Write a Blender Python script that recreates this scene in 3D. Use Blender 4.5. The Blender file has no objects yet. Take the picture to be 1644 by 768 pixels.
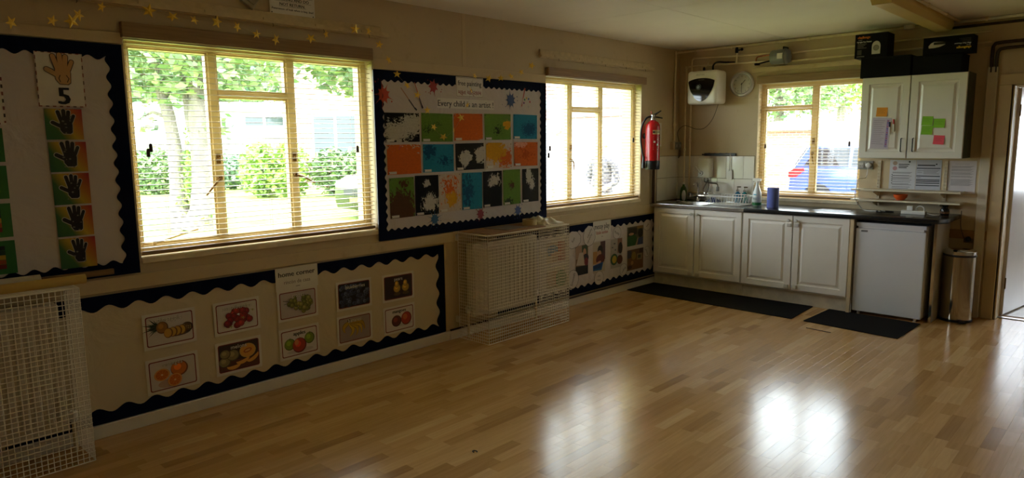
import bpy, bmesh, math, random
from mathutils import Vector, Matrix

PI = math.pi
R = random.Random(7)
sc = bpy.context.scene
COL = sc.collection

# ------------------------------------------------------------------ camera
CAM = Vector((4.1991, -7.2752, 1.6))
YAW, PITCH, ROLL, FPX = -0.7583, -0.1383, -0.0108, 1113.96
W_PX, H_PX = 1644, 768
_f = Vector((math.sin(YAW) * math.cos(PITCH), math.cos(YAW) * math.cos(PITCH), math.sin(PITCH)))
_r0 = Vector((math.cos(YAW), -math.sin(YAW), 0))
_u0 = _r0.cross(_f)
_r = _r0 * math.cos(ROLL) + _u0 * math.sin(ROLL)
_u = -_r0 * math.sin(ROLL) + _u0 * math.cos(ROLL)
cam_data = bpy.data.cameras.new('camera')
cam_data.sensor_width = 36.0
cam_data.lens = FPX / W_PX * 36.0
cam_data.clip_start = 0.05
cam_data.clip_end = 300
cam = bpy.data.objects.new('camera', cam_data)
COL.objects.link(cam)
cam.matrix_world = Matrix(((_r.x, _u.x, -_f.x, CAM.x), (_r.y, _u.y, -_f.y, CAM.y), (_r.z, _u.z, -_f.z, CAM.z), (0, 0, 0, 1)))
sc.camera = cam

# ------------------------------------------------------------------ sky and exposure
sc.view_settings.view_transform = 'Standard'
sc.view_settings.look = 'None'
sc.view_settings.gamma = 1.0
sc.view_settings.use_curve_mapping = False
sc.view_settings.exposure = 1.75
world = bpy.data.worlds.new('overcast_sky')
sc.world = world
world.use_nodes = True
_bg = world.node_tree.nodes['Background']
_bg.inputs['Color'].default_value = (0.83, 0.915, 1.0, 1)
_bg.inputs['Strength'].default_value = 5.1
sc.cycles.max_bounces = 14
sc.cycles.diffuse_bounces = 12
sc.cycles.glossy_bounces = 4
sc.cycles.transparent_max_bounces = 16
sc.cycles.use_denoising = True
sc.cycles.caustics_reflective = False
sc.cycles.caustics_refractive = False
sc.cycles.sample_clamp_indirect = 6.0

def portal(name, loc, rot, sx, sy):
    d = bpy.data.lights.new(name, 'AREA')
    d.shape = 'RECTANGLE'; d.size = sx; d.size_y = sy
    d.cycles.is_portal = True
    o = bpy.data.objects.new(name, d)
    o.location = loc; o.rotation_euler = rot
    COL.objects.link(o)

ROOM_X, ROOM_Y, HC = 6.4, -10.2, 2.62
# daylight enters only by the three windows in the picture (and the open door); these are sampling guides at
# those windows and give off no light of their own
portal('window_1_daylight', (-0.26, -5.09, 1.585), (0, -PI / 2, 0), 1.23, 1.62)
portal('window_2_daylight', (-0.26, -1.59, 1.585), (0, -PI / 2, 0), 1.23, 1.58)
portal('window_3_daylight', (1.47, 0.26, 1.585), (-PI / 2, 0, 0), 1.04, 1.21)

# ------------------------------------------------------------------ photo pixel -> place on a known plane
def ray(px, py):
    return _f + _r * ((px - W_PX / 2) / FPX) - _u * ((py - H_PX / 2) / FPX)
def hit(px, py, axis, v):
    d = ray(px, py)
    return CAM + d * ((v - CAM[axis]) / d[axis])
def lw(px, py, out=0.0):          # point on the left wall: (y, z)
    p = hit(px, py, 0, out); return p.y, p.z
def bw(px, py, out=0.0):          # point on the back wall: (x, z)
    p = hit(px, py, 1, -out); return p.x, p.z
def fl(px, py, z=0.0):            # point on the floor: (x, y)
    p = hit(px, py, 2, z); return p.x, p.y
def project(p):
    d = Vector(p) - CAM; z = d.dot(_f)
    if z < 0.05: return None
    return W_PX / 2 + FPX * d.dot(_r) / z, H_PX / 2 - FPX * d.dot(_u) / z
def rect_l(x0, x1, y0, y1, out=0.0):
    xm, ym = (x0 + x1) / 2, (y0 + y1) / 2
    return lw(x0, ym, out)[0], lw(x1, ym, out)[0], lw(xm, y1, out)[1], lw(xm, y0, out)[1]
def rect_b(x0, x1, y0, y1, out=0.0):
    xm, ym = (x0 + x1) / 2, (y0 + y1) / 2
    return bw(x0, ym, out)[0], bw(x1, ym, out)[0], bw(xm, y1, out)[1], bw(xm, y0, out)[1]

# ------------------------------------------------------------------ mesh building
def lin(c):
    return tuple((v / 255 / 12.92) if v / 255 <= 0.04045 else ((v / 255 + 0.055) / 1.055) ** 2.4 for v in c)

class MB:
    """collects the geometry of ONE part"""
    def __init__(self):
        self.v = []; self.f = []
    def add(self, vs, fs):
        n = len(self.v); self.v += [tuple(p) for p in vs]; self.f += [tuple(i + n for i in f) for f in fs]; return self
    def box(self, x0, x1, y0, y1, z0, z1):
        return self.add([(x0, y0, z0), (x1, y0, z0), (x1, y1, z0), (x0, y1, z0), (x0, y0, z1), (x1, y0, z1), (x1, y1, z1), (x0, y1, z1)],
                        [(3, 2, 1, 0), (4, 5, 6, 7), (0, 1, 5, 4), (1, 2, 6, 5), (2, 3, 7, 6), (3, 0, 4, 7)])
    def tube(self, pts, r, n=8, caps=True):
        pts = [Vector(p) for p in pts]; rs = r if isinstance(r, (list, tuple)) else [r] * len(pts)
        base = len(self.v); prev = None
        for i, p in enumerate(pts):
            t = (pts[min(i + 1, len(pts) - 1)] - pts[max(i - 1, 0)]).normalized()
            if prev is None:
                a = Vector((0, 0, 1)) if abs(t.z) < 0.9 else Vector((1, 0, 0))
                s = t.cross(a).normalized()
            else:
                s = (prev - t * prev.dot(t)).normalized()
            prev = s; q = t.cross(s)
            for k in range(n):
                a = 2 * PI * k / n
                self.v.append(tuple(p + (s * math.cos(a) + q * math.sin(a)) * rs[i]))
        for i in range(len(pts) - 1):
            for k in range(n):
                a, b = base + i * n + k, base + i * n + (k + 1) % n
                self.f.append((a, b, b + n, a + n))
        if caps:
            self.f.append(tuple(base + k for k in reversed(range(n))))
            self.f.append(tuple(base + (len(pts) - 1) * n + k for k in range(n)))
        return self
    def lathe(self, prof, n=24, c=(0, 0, 0), axis='z', caps=True):
        base = len(self.v)
        def put(r, h, a):
            x, y = r * math.cos(a), r * math.sin(a)
            if axis == 'z': q = (x, y, h)
            elif axis == 'y': q = (x, -h, y)      # grows out of a wall
            else: q = (h, x, y)
            return (q[0] + c[0], q[1] + c[1], q[2] + c[2])
        for r, h in prof:
            for k in range(n): self.v.append(put(r, h, 2 * PI * k / n))
        for i in range(len(prof) - 1):
            for k in range(n):
                a, b = base + i * n + k, base + i * n + (k + 1) % n
                self.f.append((a, b, b + n, a + n))
        if caps:
            if prof[0][0] > 1e-6: self.f.append(tuple(base + k for k in reversed(range(n))))
            if prof[-1][0] > 1e-6: self.f.append(tuple(base + (len(prof) - 1) * n + k for k in range(n)))
        return self
    def prism(self, poly, y0, y1):
        """polygon in x,z pushed from y0 to y1 (y0 < y1; y0 faces the room)"""
        n = len(poly); vs = [(p[0], y0, p[1]) for p in poly] + [(p[0], y1, p[1]) for p in poly]
        fs = [tuple(range(n)), tuple(reversed(range(n, 2 * n)))]
        for i in range(n):
            j = (i + 1) % n; fs.append((j, i, i + n, j + n))
        return self.add(vs, fs)
    def ball(self, c, rx, ry=None, rz=None, n=12, m=8):
        ry = ry or rx; rz = rz or rx
        pr = [(math.sin(PI * i / m), -math.cos(PI * i / m)) for i in range(m + 1)]
        base = len(self.v)
        for s, h in pr:
            for k in range(n):
                a = 2 * PI * k / n; self.v.append((c[0] + rx * s * math.cos(a), c[1] + ry * s * math.sin(a), c[2] + rz * h))
        for i in range(m):
            for k in range(n):
                a, b = base + i * n + k, base + i * n + (k + 1) % n; self.f.append((a, b, b + n, a + n))
        return self
    def mesh(self, name, mat, smooth=False, bevel=0, seg=2, fix=True):
        me = bpy.data.meshes.new(name)
        me.from_pydata(self.v, [], self.f)
        if bevel or fix:
            bm = bmesh.new(); bm.from_mesh(me)
            bmesh.ops.remove_doubles(bm, verts=bm.verts, dist=1e-6)
            if fix: bmesh.ops.recalc_face_normals(bm, faces=bm.faces)
            if bevel:
                es = [e for e in bm.edges if len(e.link_faces) == 2 and e.calc_face_angle(0) > 0.6]
                bmesh.ops.bevel(bm, geom=es, offset=bevel, segments=seg, profile=0.6, affect='EDGES', clamp_overlap=True)
            if smooth:
                for e in bm.edges:
                    if len(e.link_faces) == 2 and e.calc_face_angle(0) > 0.75: e.smooth = False
            bm.to_mesh(me); bm.free()
        if smooth:
            for p in me.polygons: p.use_smooth = True
        if mat: me.materials.append(mat)
        return me
    def build(self, name, mat, parent=None, smooth=False, bevel=0, seg=2, fix=True):
        return link(name, self.mesh(name, mat, smooth, bevel, seg, fix), parent)

def link(name, me, parent=None):
    o = bpy.data.objects.new(name, me); COL.objects.link(o)
    if parent is not None: o.parent = parent
    return o
def tag(o, label=None, cat=None, group=None, kind=None):
    if label: o['label'] = label
    if cat: o['category'] = cat
    if group: o['group'] = group
    if kind: o['kind'] = kind
    return o
def thing(name, label, cat, loc=(0, 0, 0), rotz=0.0, group=None, kind=None):
    o = bpy.data.objects.new(name, None); COL.objects.link(o)
    o.empty_display_size = 0.1
    o.location = loc; o.rotation_euler = (0, 0, rotz)
    return tag(o, label, cat, group, kind)
# wall frames: local x runs to the right along the wall, local -y comes out into the room, z is up
def on_left(name, label, cat, y, z, out=0.0, group=None, kind=None):
    return thing(name, label, cat, (out, y, z), PI / 2, group, kind)
def on_back(name, label, cat, x, z, out=0.0, group=None, kind=None):
    return thing(name, label, cat, (x, -out, z), 0.0, group, kind)
def bez(pts, n=8):
    """smooth curve through points"""
    P = [Vector(p) for p in pts]; out = []
    for i in range(len(P) - 1):
        a, b, c, d = P[max(i - 1, 0)], P[i], P[i + 1], P[min(i + 2, len(P) - 1)]
        for k in range(n):
            t = k / n
            out.append(0.5 * ((2 * b) + (c - a) * t + (2 * a - 5 * b + 4 * c - d) * t * t + (3 * b - a - 3 * c + d) * t ** 3))
    out.append(P[-1]); return out
def holed(b_, x0, x1, z0, z1, y0, y1, holes):
    """a plate from y0 to y1 with real rectangular openings (hx0, hx1, hz0, hz1)"""
    zs = sorted({z0, z1} | {h[2] for h in holes} | {h[3] for h in holes})
    for a, b in zip(zs, zs[1:]):
        cut = sorted((h[0], h[1]) for h in holes if h[2] <= a + 1e-9 and h[3] >= b - 1e-9); x = x0
        for c, d in cut: b_.box(x, c, y0, y1, a, b); x = d
        b_.box(x, x1, y0, y1, a, b)
    return b_
def rrect(x0, x1, z0, z1, r, n=4):
    o = []
    for cx, cz, a0 in ((x1 - r, z0 + r, -PI / 2), (x1 - r, z1 - r, 0), (x0 + r, z1 - r, PI / 2), (x0 + r, z0 + r, PI)):
        for k in range(n + 1):
            a = a0 + PI / 2 * k / n; o.append((cx + r * math.cos(a), cz + r * math.sin(a)))
    return o

# ------------------------------------------------------------------ materials
MATS = {}
def nodes_of(name):
    m = bpy.data.materials.new(name); m.use_nodes = True
    nt = m.node_tree; b = nt.nodes['Principled BSDF']
    return m, nt, b
def mix_rgb(nt, fac, a, b, mode='MIX'):
    n = nt.nodes.new('ShaderNodeMix'); n.data_type = 'RGBA'; n.blend_type = mode
    for key, val in (('Factor', fac), ('A', a), ('B', b)):
        s = [i for i in n.inputs if i.name == key and (i.type == 'RGBA' or key == 'Factor') and i.enabled]
        s = s[0] if s else n.inputs[0]
        if hasattr(val, 'is_output'): nt.links.new(val, s)
        elif key == 'Factor': s.default_value = val
        else: s.default_value = (*val[:3], 1)
    return [o for o in n.outputs if o.type == 'RGBA'][0]
def noise_node(nt, scale, detail=4, rough=0.55, coord='Object', stretch=None, dist=0.0):
    if coord == 'World':
        src = nt.nodes.new('ShaderNodeNewGeometry').outputs['Position']
    else:
        src = nt.nodes.new('ShaderNodeTexCoord').outputs[coord]
    if stretch:
        mp = nt.nodes.new('ShaderNodeMapping'); mp.inputs['Scale'].default_value = stretch
        nt.links.new(src, mp.inputs['Vector']); src = mp.outputs['Vector']
    n = nt.nodes.new('ShaderNodeTexNoise'); n.inputs['Scale'].default_value = scale
    n.inputs['Detail'].default_value = detail; n.inputs['Roughness'].default_value = rough; n.inputs['Distortion'].default_value = dist
    nt.links.new(src, n.inputs['Vector'])
    return n.outputs['Fac']
def ramp(nt, fac, stops, mode='LINEAR'):
    n = nt.nodes.new('ShaderNodeValToRGB'); cr = n.color_ramp; cr.interpolation = mode
    while len(cr.elements) < len(stops): cr.elements.new(0.5)
    for e, (p, c) in zip(cr.elements, stops):
        e.position = p; e.color = (*c[:3], 1)
    nt.links.new(fac, n.inputs['Fac']); return n.outputs['Color']
def bump(nt, b, height, strength=0.2, dist=0.01):
    n = nt.nodes.new('ShaderNodeBump'); n.inputs['Strength'].default_value = strength; n.inputs['Distance'].default_value = dist
    nt.links.new(height, n.inputs['Height']); nt.links.new(n.outputs['Normal'], b.inputs['Normal'])
def mat(name, c, rough=0.5, metal=0.0, nz=(6.0, 0.06), bp=None, spec=0.5, coat=0.0, coord='Object', trans=0.0, emit=None):
    if name in MATS: return MATS[name]
    m, nt, b = nodes_of(name)
    c = lin(c)
    b.inputs['Roughness'].default_value = rough; b.inputs['Metallic'].default_value = metal
    b.inputs['Specular IOR Level'].default_value = spec; b.inputs['Coat Weight'].default_value = coat
    b.inputs['Coat Roughness'].default_value = 0.08
    if trans: b.inputs['Transmission Weight'].default_value = trans
    if nz:
        fac = noise_node(nt, nz[0], coord=coord, stretch=nz[2] if len(nz) > 2 else None)
        k = nz[1]
        col = ramp(nt, fac, [(0.3, tuple(v * (1 - k) for v in c)), (0.7, tuple(min(1, v * (1 + k)) for v in c))])
        nt.links.new(col, b.inputs['Base Color'])
    else:
        b.inputs['Base Color'].default_value = (*c, 1)
    if bp: bump(nt, b, noise_node(nt, bp[0], 5, coord=coord), bp[1], bp[2] if len(bp) > 2 else 0.01)
    MATS[name] = m
    return m
def glass_mat(name='window_glass', tint=(0.97, 0.99, 0.98)):
    if name in MATS: return MATS[name]
    m = bpy.data.materials.new(name); m.use_nodes = True; nt = m.node_tree
    for n in list(nt.nodes):
        if n.type != 'OUTPUT_MATERIAL': nt.nodes.remove(n)
    out = nt.nodes['Material Output']
    t = nt.nodes.new('ShaderNodeBsdfTransparent'); t.inputs['Color'].default_value = (*tint, 1)
    g = nt.nodes.new('ShaderNodeBsdfGlossy'); g.inputs['Roughness'].default_value = 0.02
    lwt = nt.nodes.new('ShaderNodeLayerWeight'); lwt.inputs['Blend'].default_value = 0.5
    pw = nt.nodes.new('ShaderNodeMath'); pw.operation = 'POWER'; nt.links.new(lwt.outputs['Facing'], pw.inputs[0]); pw.inputs[1].default_value = 5.0
    fr = nt.nodes.new('ShaderNodeMath'); fr.operation = 'MULTIPLY_ADD'; nt.links.new(pw.outputs[0], fr.inputs[0]); fr.inputs[1].default_value = 0.8; fr.inputs[2].default_value = 0.03
    mx = nt.nodes.new('ShaderNodeMixShader')
    nt.links.new(fr.outputs[0], mx.inputs[0]); nt.links.new(t.outputs[0], mx.inputs[1]); nt.links.new(g.outputs[0], mx.inputs[2])
    nt.links.new(mx.outputs[0], out.inputs['Surface'])
    MATS[name] = m; return m
def print_mat(name='printed_ink', rough=0.55):
    if name in MATS: return MATS[name]
    m, nt, b = nodes_of(name)
    a = nt.nodes.new('ShaderNodeAttribute'); a.attribute_name = 'Col'
    fac = noise_node(nt, 40.0)
    nt.links.new(mix_rgb(nt, 0.12, a.outputs['Color'], ramp(nt, fac, [(0.3, (0.75,) * 3), (0.7, (1, 1, 1))]), 'MULTIPLY'), b.inputs['Base Color'])
    b.inputs['Roughness'].default_value = rough
    MATS[name] = m; return m

# ------------------------------------------------------------------ flat print: coloured ink shapes on paper
_TXT = {}
def text_mesh(s):
    if s in _TXT: return _TXT[s]
    cu = bpy.data.curves.new('lettering', 'FONT'); cu.body = s; cu.size = 1.0; cu.resolution_u = 2
    ob = bpy.data.objects.new('lettering', cu)
    me = bpy.data.meshes.new_from_object(ob)
    vs = [(v.co.x, v.co.y) for v in me.vertices]; fs = [tuple(p.vertices) for p in me.polygons]
    bpy.data.objects.remove(ob); bpy.data.curves.remove(cu); bpy.data.meshes.remove(me)
    _TXT[s] = (vs, fs); return _TXT[s]
class Art:
    STEP = 5e-5
    def __init__(self): self.items = []
    def poly(self, pts, c): self.items.append((list(pts), [tuple(range(len(pts)))], lin(c))); return self
    def rect(self, x0, x1, z0, z1, c): return self.poly([(x0, z0), (x1, z0), (x1, z1), (x0, z1)], c)
    def ell(self, cx, cz, rx, rz, c, n=18, rot=0.0, jag=0.0, rnd=None):
        o = []
        for k in range(n):
            a = 2 * PI * k / n; q = 1 + (jag * (rnd or R).uniform(-1, 1) if jag else 0)
            x, z = rx * q * math.cos(a), rz * q * math.sin(a)
            o.append((cx + x * math.cos(rot) - z * math.sin(rot), cz + x * math.sin(rot) + z * math.cos(rot)))
        return self.poly(o, c)
    def line(self, pts, w, c):
        vs, fs = [], []
        for i, p in enumerate(pts):
            a, b = Vector(pts[max(i - 1, 0)]), Vector(pts[min(i + 1, len(pts) - 1)])
            d = (b - a).normalized(); n = Vector((-d.y, d.x)) * (w / 2)
            vs += [(p[0] + n.x, p[1] + n.y), (p[0] - n.x, p[1] - n.y)]
            if i: k = 2 * i; fs.append((k - 2, k - 1, k + 1, k))
        self.items.append((vs, fs, lin(c))); return self
    def ring(self, outer, inner, c):
        n = len(outer); self.items.append((list(outer) + list(inner), [(i, (i + 1) % n, n + (i + 1) % n, n + i) for i in range(n)], lin(c))); return self
    def text(self, s, cx, cz, h, c, maxw=None, rot=0.0, flip=False, bold=0.0):
        vs, fs = text_mesh(s)
        if not vs: return self
        x0, x1 = min(v[0] for v in vs), max(v[0] for v in vs)
        sx = h / 0.72; 
        if maxw: sx = min(sx, maxw / max(x1 - x0, 1e-6)) if maxw > 0 else -maxw / (x1 - x0)
        sz = h / 0.72
        for dx in ((0,) if not bold else (-bold, 0, bold)):
            o = []
            for x, z in vs:
                x, z = (x - (x0 + x1) / 2) * sx + dx, (z - 0.36) * sz
                if flip: x, z = -x, -z
                o.append((cx + x * math.cos(rot) - z * math.sin(rot), cz + x * math.sin(rot) + z * math.cos(rot)))
            self.items.append((o, fs, lin(c)))
        return self
    def build(self, name, parent, y=0.0, mat_=None):
        vs, fs, cs = [], [], []
        for i, (pts, faces, c) in enumerate(self.items):
            n = len(vs); yy = -(y + self.STEP * (i + 1))
            vs += [(p[0], yy, p[1]) for p in pts]
            for f in faces: fs.append(tuple(k + n for k in f)); cs.append(c)
        me = bpy.data.meshes.new(name); me.from_pydata(vs, [], fs)
        at = me.color_attributes.new('Col', 'FLOAT_COLOR', 'CORNER')
        for p, c in zip(me.polygons, cs):
            for li in p.loop_indices: at.data[li].color = (*c, 1)
        me.materials.append(mat_ or print_mat())
        o = link(name, me, parent)
        if name == 'lettering': o['kind'] = 'stuff'
        return o
# ================================================================== the room shell
def wall_paint(name, c, stain=(150, 116, 66)):
    m, nt, b = nodes_of(name)
    n1 = noise_node(nt, 1.3, 5, 0.6, 'World'); n2 = noise_node(nt, 9.0, 4, 0.6, 'World')
    base = ramp(nt, n1, [(0.3, tuple(v * 0.90 for v in lin(c))), (0.7, lin(c))])
    f = ramp(nt, n2, [(0.60, (0, 0, 0)), (0.80, (0.35, 0.35, 0.35))])
    sep = nt.nodes.new('ShaderNodeSeparateColor'); nt.links.new(f, sep.inputs[0])
    nt.links.new(mix_rgb(nt, sep.outputs[0], base, lin(stain)), b.inputs['Base Color'])
    b.inputs['Roughness'].default_value = 0.62; b.inputs['Specular IOR Level'].default_value = 0.3
    bump(nt, b, noise_node(nt, 60.0, 3, 0.5, 'World'), 0.12, 0.004)
    MATS[name] = m; return m
M_WALL = wall_paint('cream_wall_paint', (204, 185, 150))
M_TRIM = wall_paint('cream_trim_paint', (210, 190, 152))
M_CEIL = mat('ceiling_board', (240, 236, 226), 0.8, nz=(1.2, 0.05), bp=(90, 0.05, 0.003), coord='World')
M_WHITE = mat('white_gloss_paint', (226, 222, 212), 0.35, nz=(5, 0.05))
M_NAVY = mat('navy_border_card', (8, 18, 46), 0.85, nz=(12, 0.15), bp=(30, 0.06, 0.004), spec=0.12)

WIN1 = (-5.90, -4.275, 0.97, 2.20)
WIN2 = (-2.38, -0.795, 0.97, 2.20)
WIN3 = (0.945, 1.995, 0.985, 2.19)
DOOR = (3.175, 4.02, 2.04)

w = MB()
T = 0.24
for a, b_, lo, hi in ((ROOM_Y - T, WIN1[0], 0, HC), (WIN1[0], WIN1[1], 0, WIN1[2]), (WIN1[0], WIN1[1], WIN1[3], HC), (WIN1[1], WIN2[0], 0, HC),
                      (WIN2[0], WIN2[1], 0, WIN2[2]), (WIN2[0], WIN2[1], WIN2[3], HC), (WIN2[1], T, 0, HC)):
    w.box(-T, 0, a, b_, lo - 0.3 if lo == 0 else lo, hi + (0.2 if hi == HC else 0))
wall_left = tag(w.build('wall_left', M_WALL, fix=False), 'cream painted long wall with two blinded windows and display boards', kind='structure')
w = MB()
for a, b_, lo, hi in ((0, WIN3[0], 0, HC), (WIN3[0], WIN3[1], 0, WIN3[2]), (WIN3[0], WIN3[1], WIN3[3], HC), (WIN3[1], DOOR[0], 0, HC),
                      (DOOR[0], DOOR[1], DOOR[2], HC), (DOOR[1], ROOM_X + T, 0, HC)):
    w.box(a, b_, 0, T, lo - 0.3 if lo == 0 else lo, hi + (0.2 if hi == HC else 0))
wall_back = tag(w.build('wall_back', M_WALL, fix=False), 'cream painted kitchen end wall with window and doorway', kind='structure')
# the plain walls behind and beside the camera
w = MB()
w.box(-T, ROOM_X + T, ROOM_Y - T, ROOM_Y, -0.3, HC + 0.2)
tag(w.build('wall_rear', M_WALL, fix=False), 'plain cream wall at the far end of the hall', kind='structure')
w = MB()
w.box(ROOM_X, ROOM_X + T, ROOM_Y, T, -0.3, HC + 0.2)
tag(w.build('wall_right', M_WALL, fix=False), 'plain cream side wall of the hall', kind='structure')

# ceiling of large boards with open joints
c = MB().box(-T, ROOM_X + T, ROOM_Y - T, T, HC + 0.010, HC + 0.2)
ceiling = tag(c.build('ceiling', M_CEIL), 'off-white boarded ceiling', kind='structure')
xs = [0.0, 1.24, 2.48, 3.72, 4.96, ROOM_X]; ys = [0.0, -2.38, -4.80, -7.22, -9.64, ROOM_Y]
for i in range(5):
    for j in range(5):
        g = 0.0022
        MB().box(xs[i] + g, xs[i + 1] - g, ys[j + 1] + g, ys[j] - g, HC, HC + 0.011).build('panel', M_CEIL, ceiling, fix=False)

# ------------------------------------------------------------------ laminate floor: every stave a piece
def wood_floor(name, per_object):
    m, nt, b = nodes_of(name)
    if per_object:
        rnd = nt.nodes.new('ShaderNodeObjectInfo').outputs['Random']
    else:
        a = nt.nodes.new('ShaderNodeAttribute'); a.attribute_name = 'rnd'; rnd = a.outputs['Fac']
    tone = ramp(nt, rnd, [(0.0, lin((168, 126, 76))), (0.2, lin((192, 149, 94))), (0.8, lin((205, 163, 108))), (1.0, lin((214, 177, 124)))])
    pos = nt.nodes.new('ShaderNodeNewGeometry').outputs['Position']
    off = nt.nodes.new('ShaderNodeVectorMath'); off.operation = 'MULTIPLY_ADD'
    cmb = nt.nodes.new('ShaderNodeCombineXYZ')
    for k in range(3): nt.links.new(rnd, cmb.inputs[k])
    nt.links.new(cmb.outputs[0], off.inputs[0]); off.inputs[1].default_value = (37, 91, 13); nt.links.new(pos, off.inputs[2])
    mp = nt.nodes.new('ShaderNodeMapping'); mp.inputs['Scale'].default_value = (55, 3.0, 1); nt.links.new(off.outputs[0], mp.inputs['Vector'])
    n = nt.nodes.new('ShaderNodeTexNoise'); n.inputs['Scale'].default_value = 1.0; n.inputs['Detail'].default_value = 5; n.inputs['Distortion'].default_value = 0.6
    nt.links.new(mp.outputs[0], n.inputs['Vector'])
    grain = ramp(nt, n.outputs['Fac'], [(0.3, (0.80, 0.77, 0.72)), (0.62, (1, 1, 1))])
    nt.links.new(mix_rgb(nt, 0.75, tone, grain, 'MULTIPLY'), b.inputs['Base Color'])
    wear = noise_node(nt, 3.0, 4, 0.6, 'World')
    rr = nt.nodes.new('ShaderNodeMapRange'); rr.inputs['To Min'].default_value = 0.13; rr.inputs['To Max'].default_value = 0.24
    nt.links.new(wear, rr.inputs['Value']); nt.links.new(rr.outputs[0], b.inputs['Roughness'])
    b.inputs['Specular IOR Level'].default_value = 0.65
    mp2 = nt.nodes.new('ShaderNodeMapping'); mp2.inputs['Scale'].default_value = (160, 25, 1); nt.links.new(pos, mp2.inputs['Vector'])
    n2 = nt.nodes.new('ShaderNodeTexNoise'); n2.inputs['Scale'].default_value = 1.0; n2.inputs['Detail'].default_value = 3
    nt.links.new(mp2.outputs[0], n2.inputs['Vector'])
    bump(nt, b, n2.outputs['Fac'], 0.10, 0.002)
    MATS[name] = m; return m
M_FLOOR = wood_floor('laminate_stave', True); M_FLOOR2 = wood_floor('laminate_stave_far', False)
floor = tag(MB().box(-T, ROOM_X + T, ROOM_Y - T, T, -0.05, -0.0035).build('floor', mat('floor_underlay', (170, 130, 82), 0.7)),
            'glossy honey coloured laminate strip floor', kind='structure')
SW = 0.0667
LENS = (0.22, 0.29, 0.36, 0.43, 0.52)
def stave_geo(L):
    w2, l2, e, d = SW / 2 - 0.0001, L / 2 - 0.0001, 0.0002, 0.0003
    vs = [(-w2, -l2, -0.004), (w2, -l2, -0.004), (w2, l2, -0.004), (-w2, l2, -0.004), (-w2, -l2, -d), (w2, -l2, -d), (w2, l2, -d), (-w2, l2, -d),
          (-w2 + e, -l2 + e, 0), (w2 - e, -l2 + e, 0), (w2 - e, l2 - e, 0), (-w2 + e, l2 - e, 0)]
    fs = [(0, 1, 5, 4), (1, 2, 6, 5), (2, 3, 7, 6), (3, 0, 4, 7), (4, 5, 9, 8), (5, 6, 10, 9), (6, 7, 11, 10), (7, 4, 8, 11), (8, 9, 10, 11)]
    return vs, fs
rf = random.Random(3)
staves = []
x = SW / 2
while x < ROOM_X:
    y = -rf.uniform(0, 0.4)
    first = True
    yy = 0.24
    while yy > ROOM_Y:
        L = rf.choice(LENS)
        if first: L = 0.52 - 0; yy = 0.0 + rf.uniform(0, 0.24); first = False
        staves.append((x, yy - L / 2, L)); yy -= L
    x += SW
def screen_area(x, y, L):
    q = [project((x + a * SW / 2, y + b * L / 2, 0)) for a, b in ((-1, -1), (1, -1), (1, 1), (-1, 1))]
    if any(v is None for v in q): return 0
    cx, cy = sum(v[0] for v in q) / 4, sum(v[1] for v in q) / 4
    if not (-5 < cx < W_PX + 5 and -5 < cy < H_PX + 5): return 0
    return abs(sum(q[i][0] * q[(i + 1) % 4][1] - q[(i + 1) % 4][0] * q[i][1] for i in range(4))) / 2
staves.sort(key=lambda s: -screen_area(*s))
stave_me = {}
for L in LENS:
    b_ = MB().add(*stave_geo(L)); stave_me[L] = b_.mesh('plank', M_FLOOR, fix=False)
for x, y, L in staves[:300]:
    o = link('plank', stave_me[L], floor); o.location = (x, y, 0)
vs, fs, rv = [], [], []
for x, y, L in staves[300:]:
    gv, gf = stave_geo(L); n = len(vs); k = rf.random()
    vs += [(a + x, b_ + y, c_) for a, b_, c_ in gv]; fs += [tuple(i + n for i in f) for f in gf]; rv += [k] * len(gf)
me = bpy.data.meshes.new('planks_far'); me.from_pydata(vs, [], fs)
at = me.attributes.new('rnd', 'FLOAT', 'FACE'); at.data.foreach_set('value', rv); me.materials.append(M_FLOOR2)
tag(link('planking', me, floor), kind='stuff')

# ------------------------------------------------------------------ trims on the walls
def trim(name, side, u0, u1, v0, v1, d, m=None, lab=None, d0=0.0):
    b_ = MB().box(d0, d, u0, u1, v0, v1) if side == 'L' else MB().box(u0, u1, -d, -d0, v0, v1)
    return tag(b_.build(name, m or M_TRIM, bevel=0.003, seg=1), lab, kind='structure')
trim('baseboard_left', 'L', -6.8, -3.62, 0, 0.074, 0.03, M_WHITE, 'white skirting under the fruit picture board')
trim('baseboard_left', 'L', -3.62, -0.46, 0, 0.074, 0.032, M_WHITE, 'white skirting under the messy play board')
trim('trim_1', 'L', -4.27, -2.385, 2.13, 2.205, 0.012, lab='cream rail over the painting board')
trim('trim_2', 'L', -10.2, -5.905, 2.15, 2.21, 0.012, lab='cream rail over the number board')
trim('trim_3', 'L', -6.8, -3.55, 0.805, 0.885, 0.012, lab='cream rail under the large window')
trim('trim_4', 'L', -3.55, -0.46, 0.805, 0.905, 0.012, lab='cream rail under the smaller side window')
trim('trim_5', 'L', -3.645, -3.56, 0.07, 0.805, 0.01, lab='cream upright batten beside the fruit picture board')
trim('trim_6', 'L', -3.40, -3.36, 2.206, 2.62, 0.004, lab='narrow cream cover strip on the upper wall')
trim('trim_7', 'B', 2.2, 3.17, 0.70, 0.78, 0.015, mat('stained_batten', (150, 112, 62), 0.6), 'wooden rail behind the bin')
trim('trim_8', 'B', 2.9, 6.4, 2.36, 2.375, 0.02, lab='thin rail high on the kitchen wall')
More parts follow.
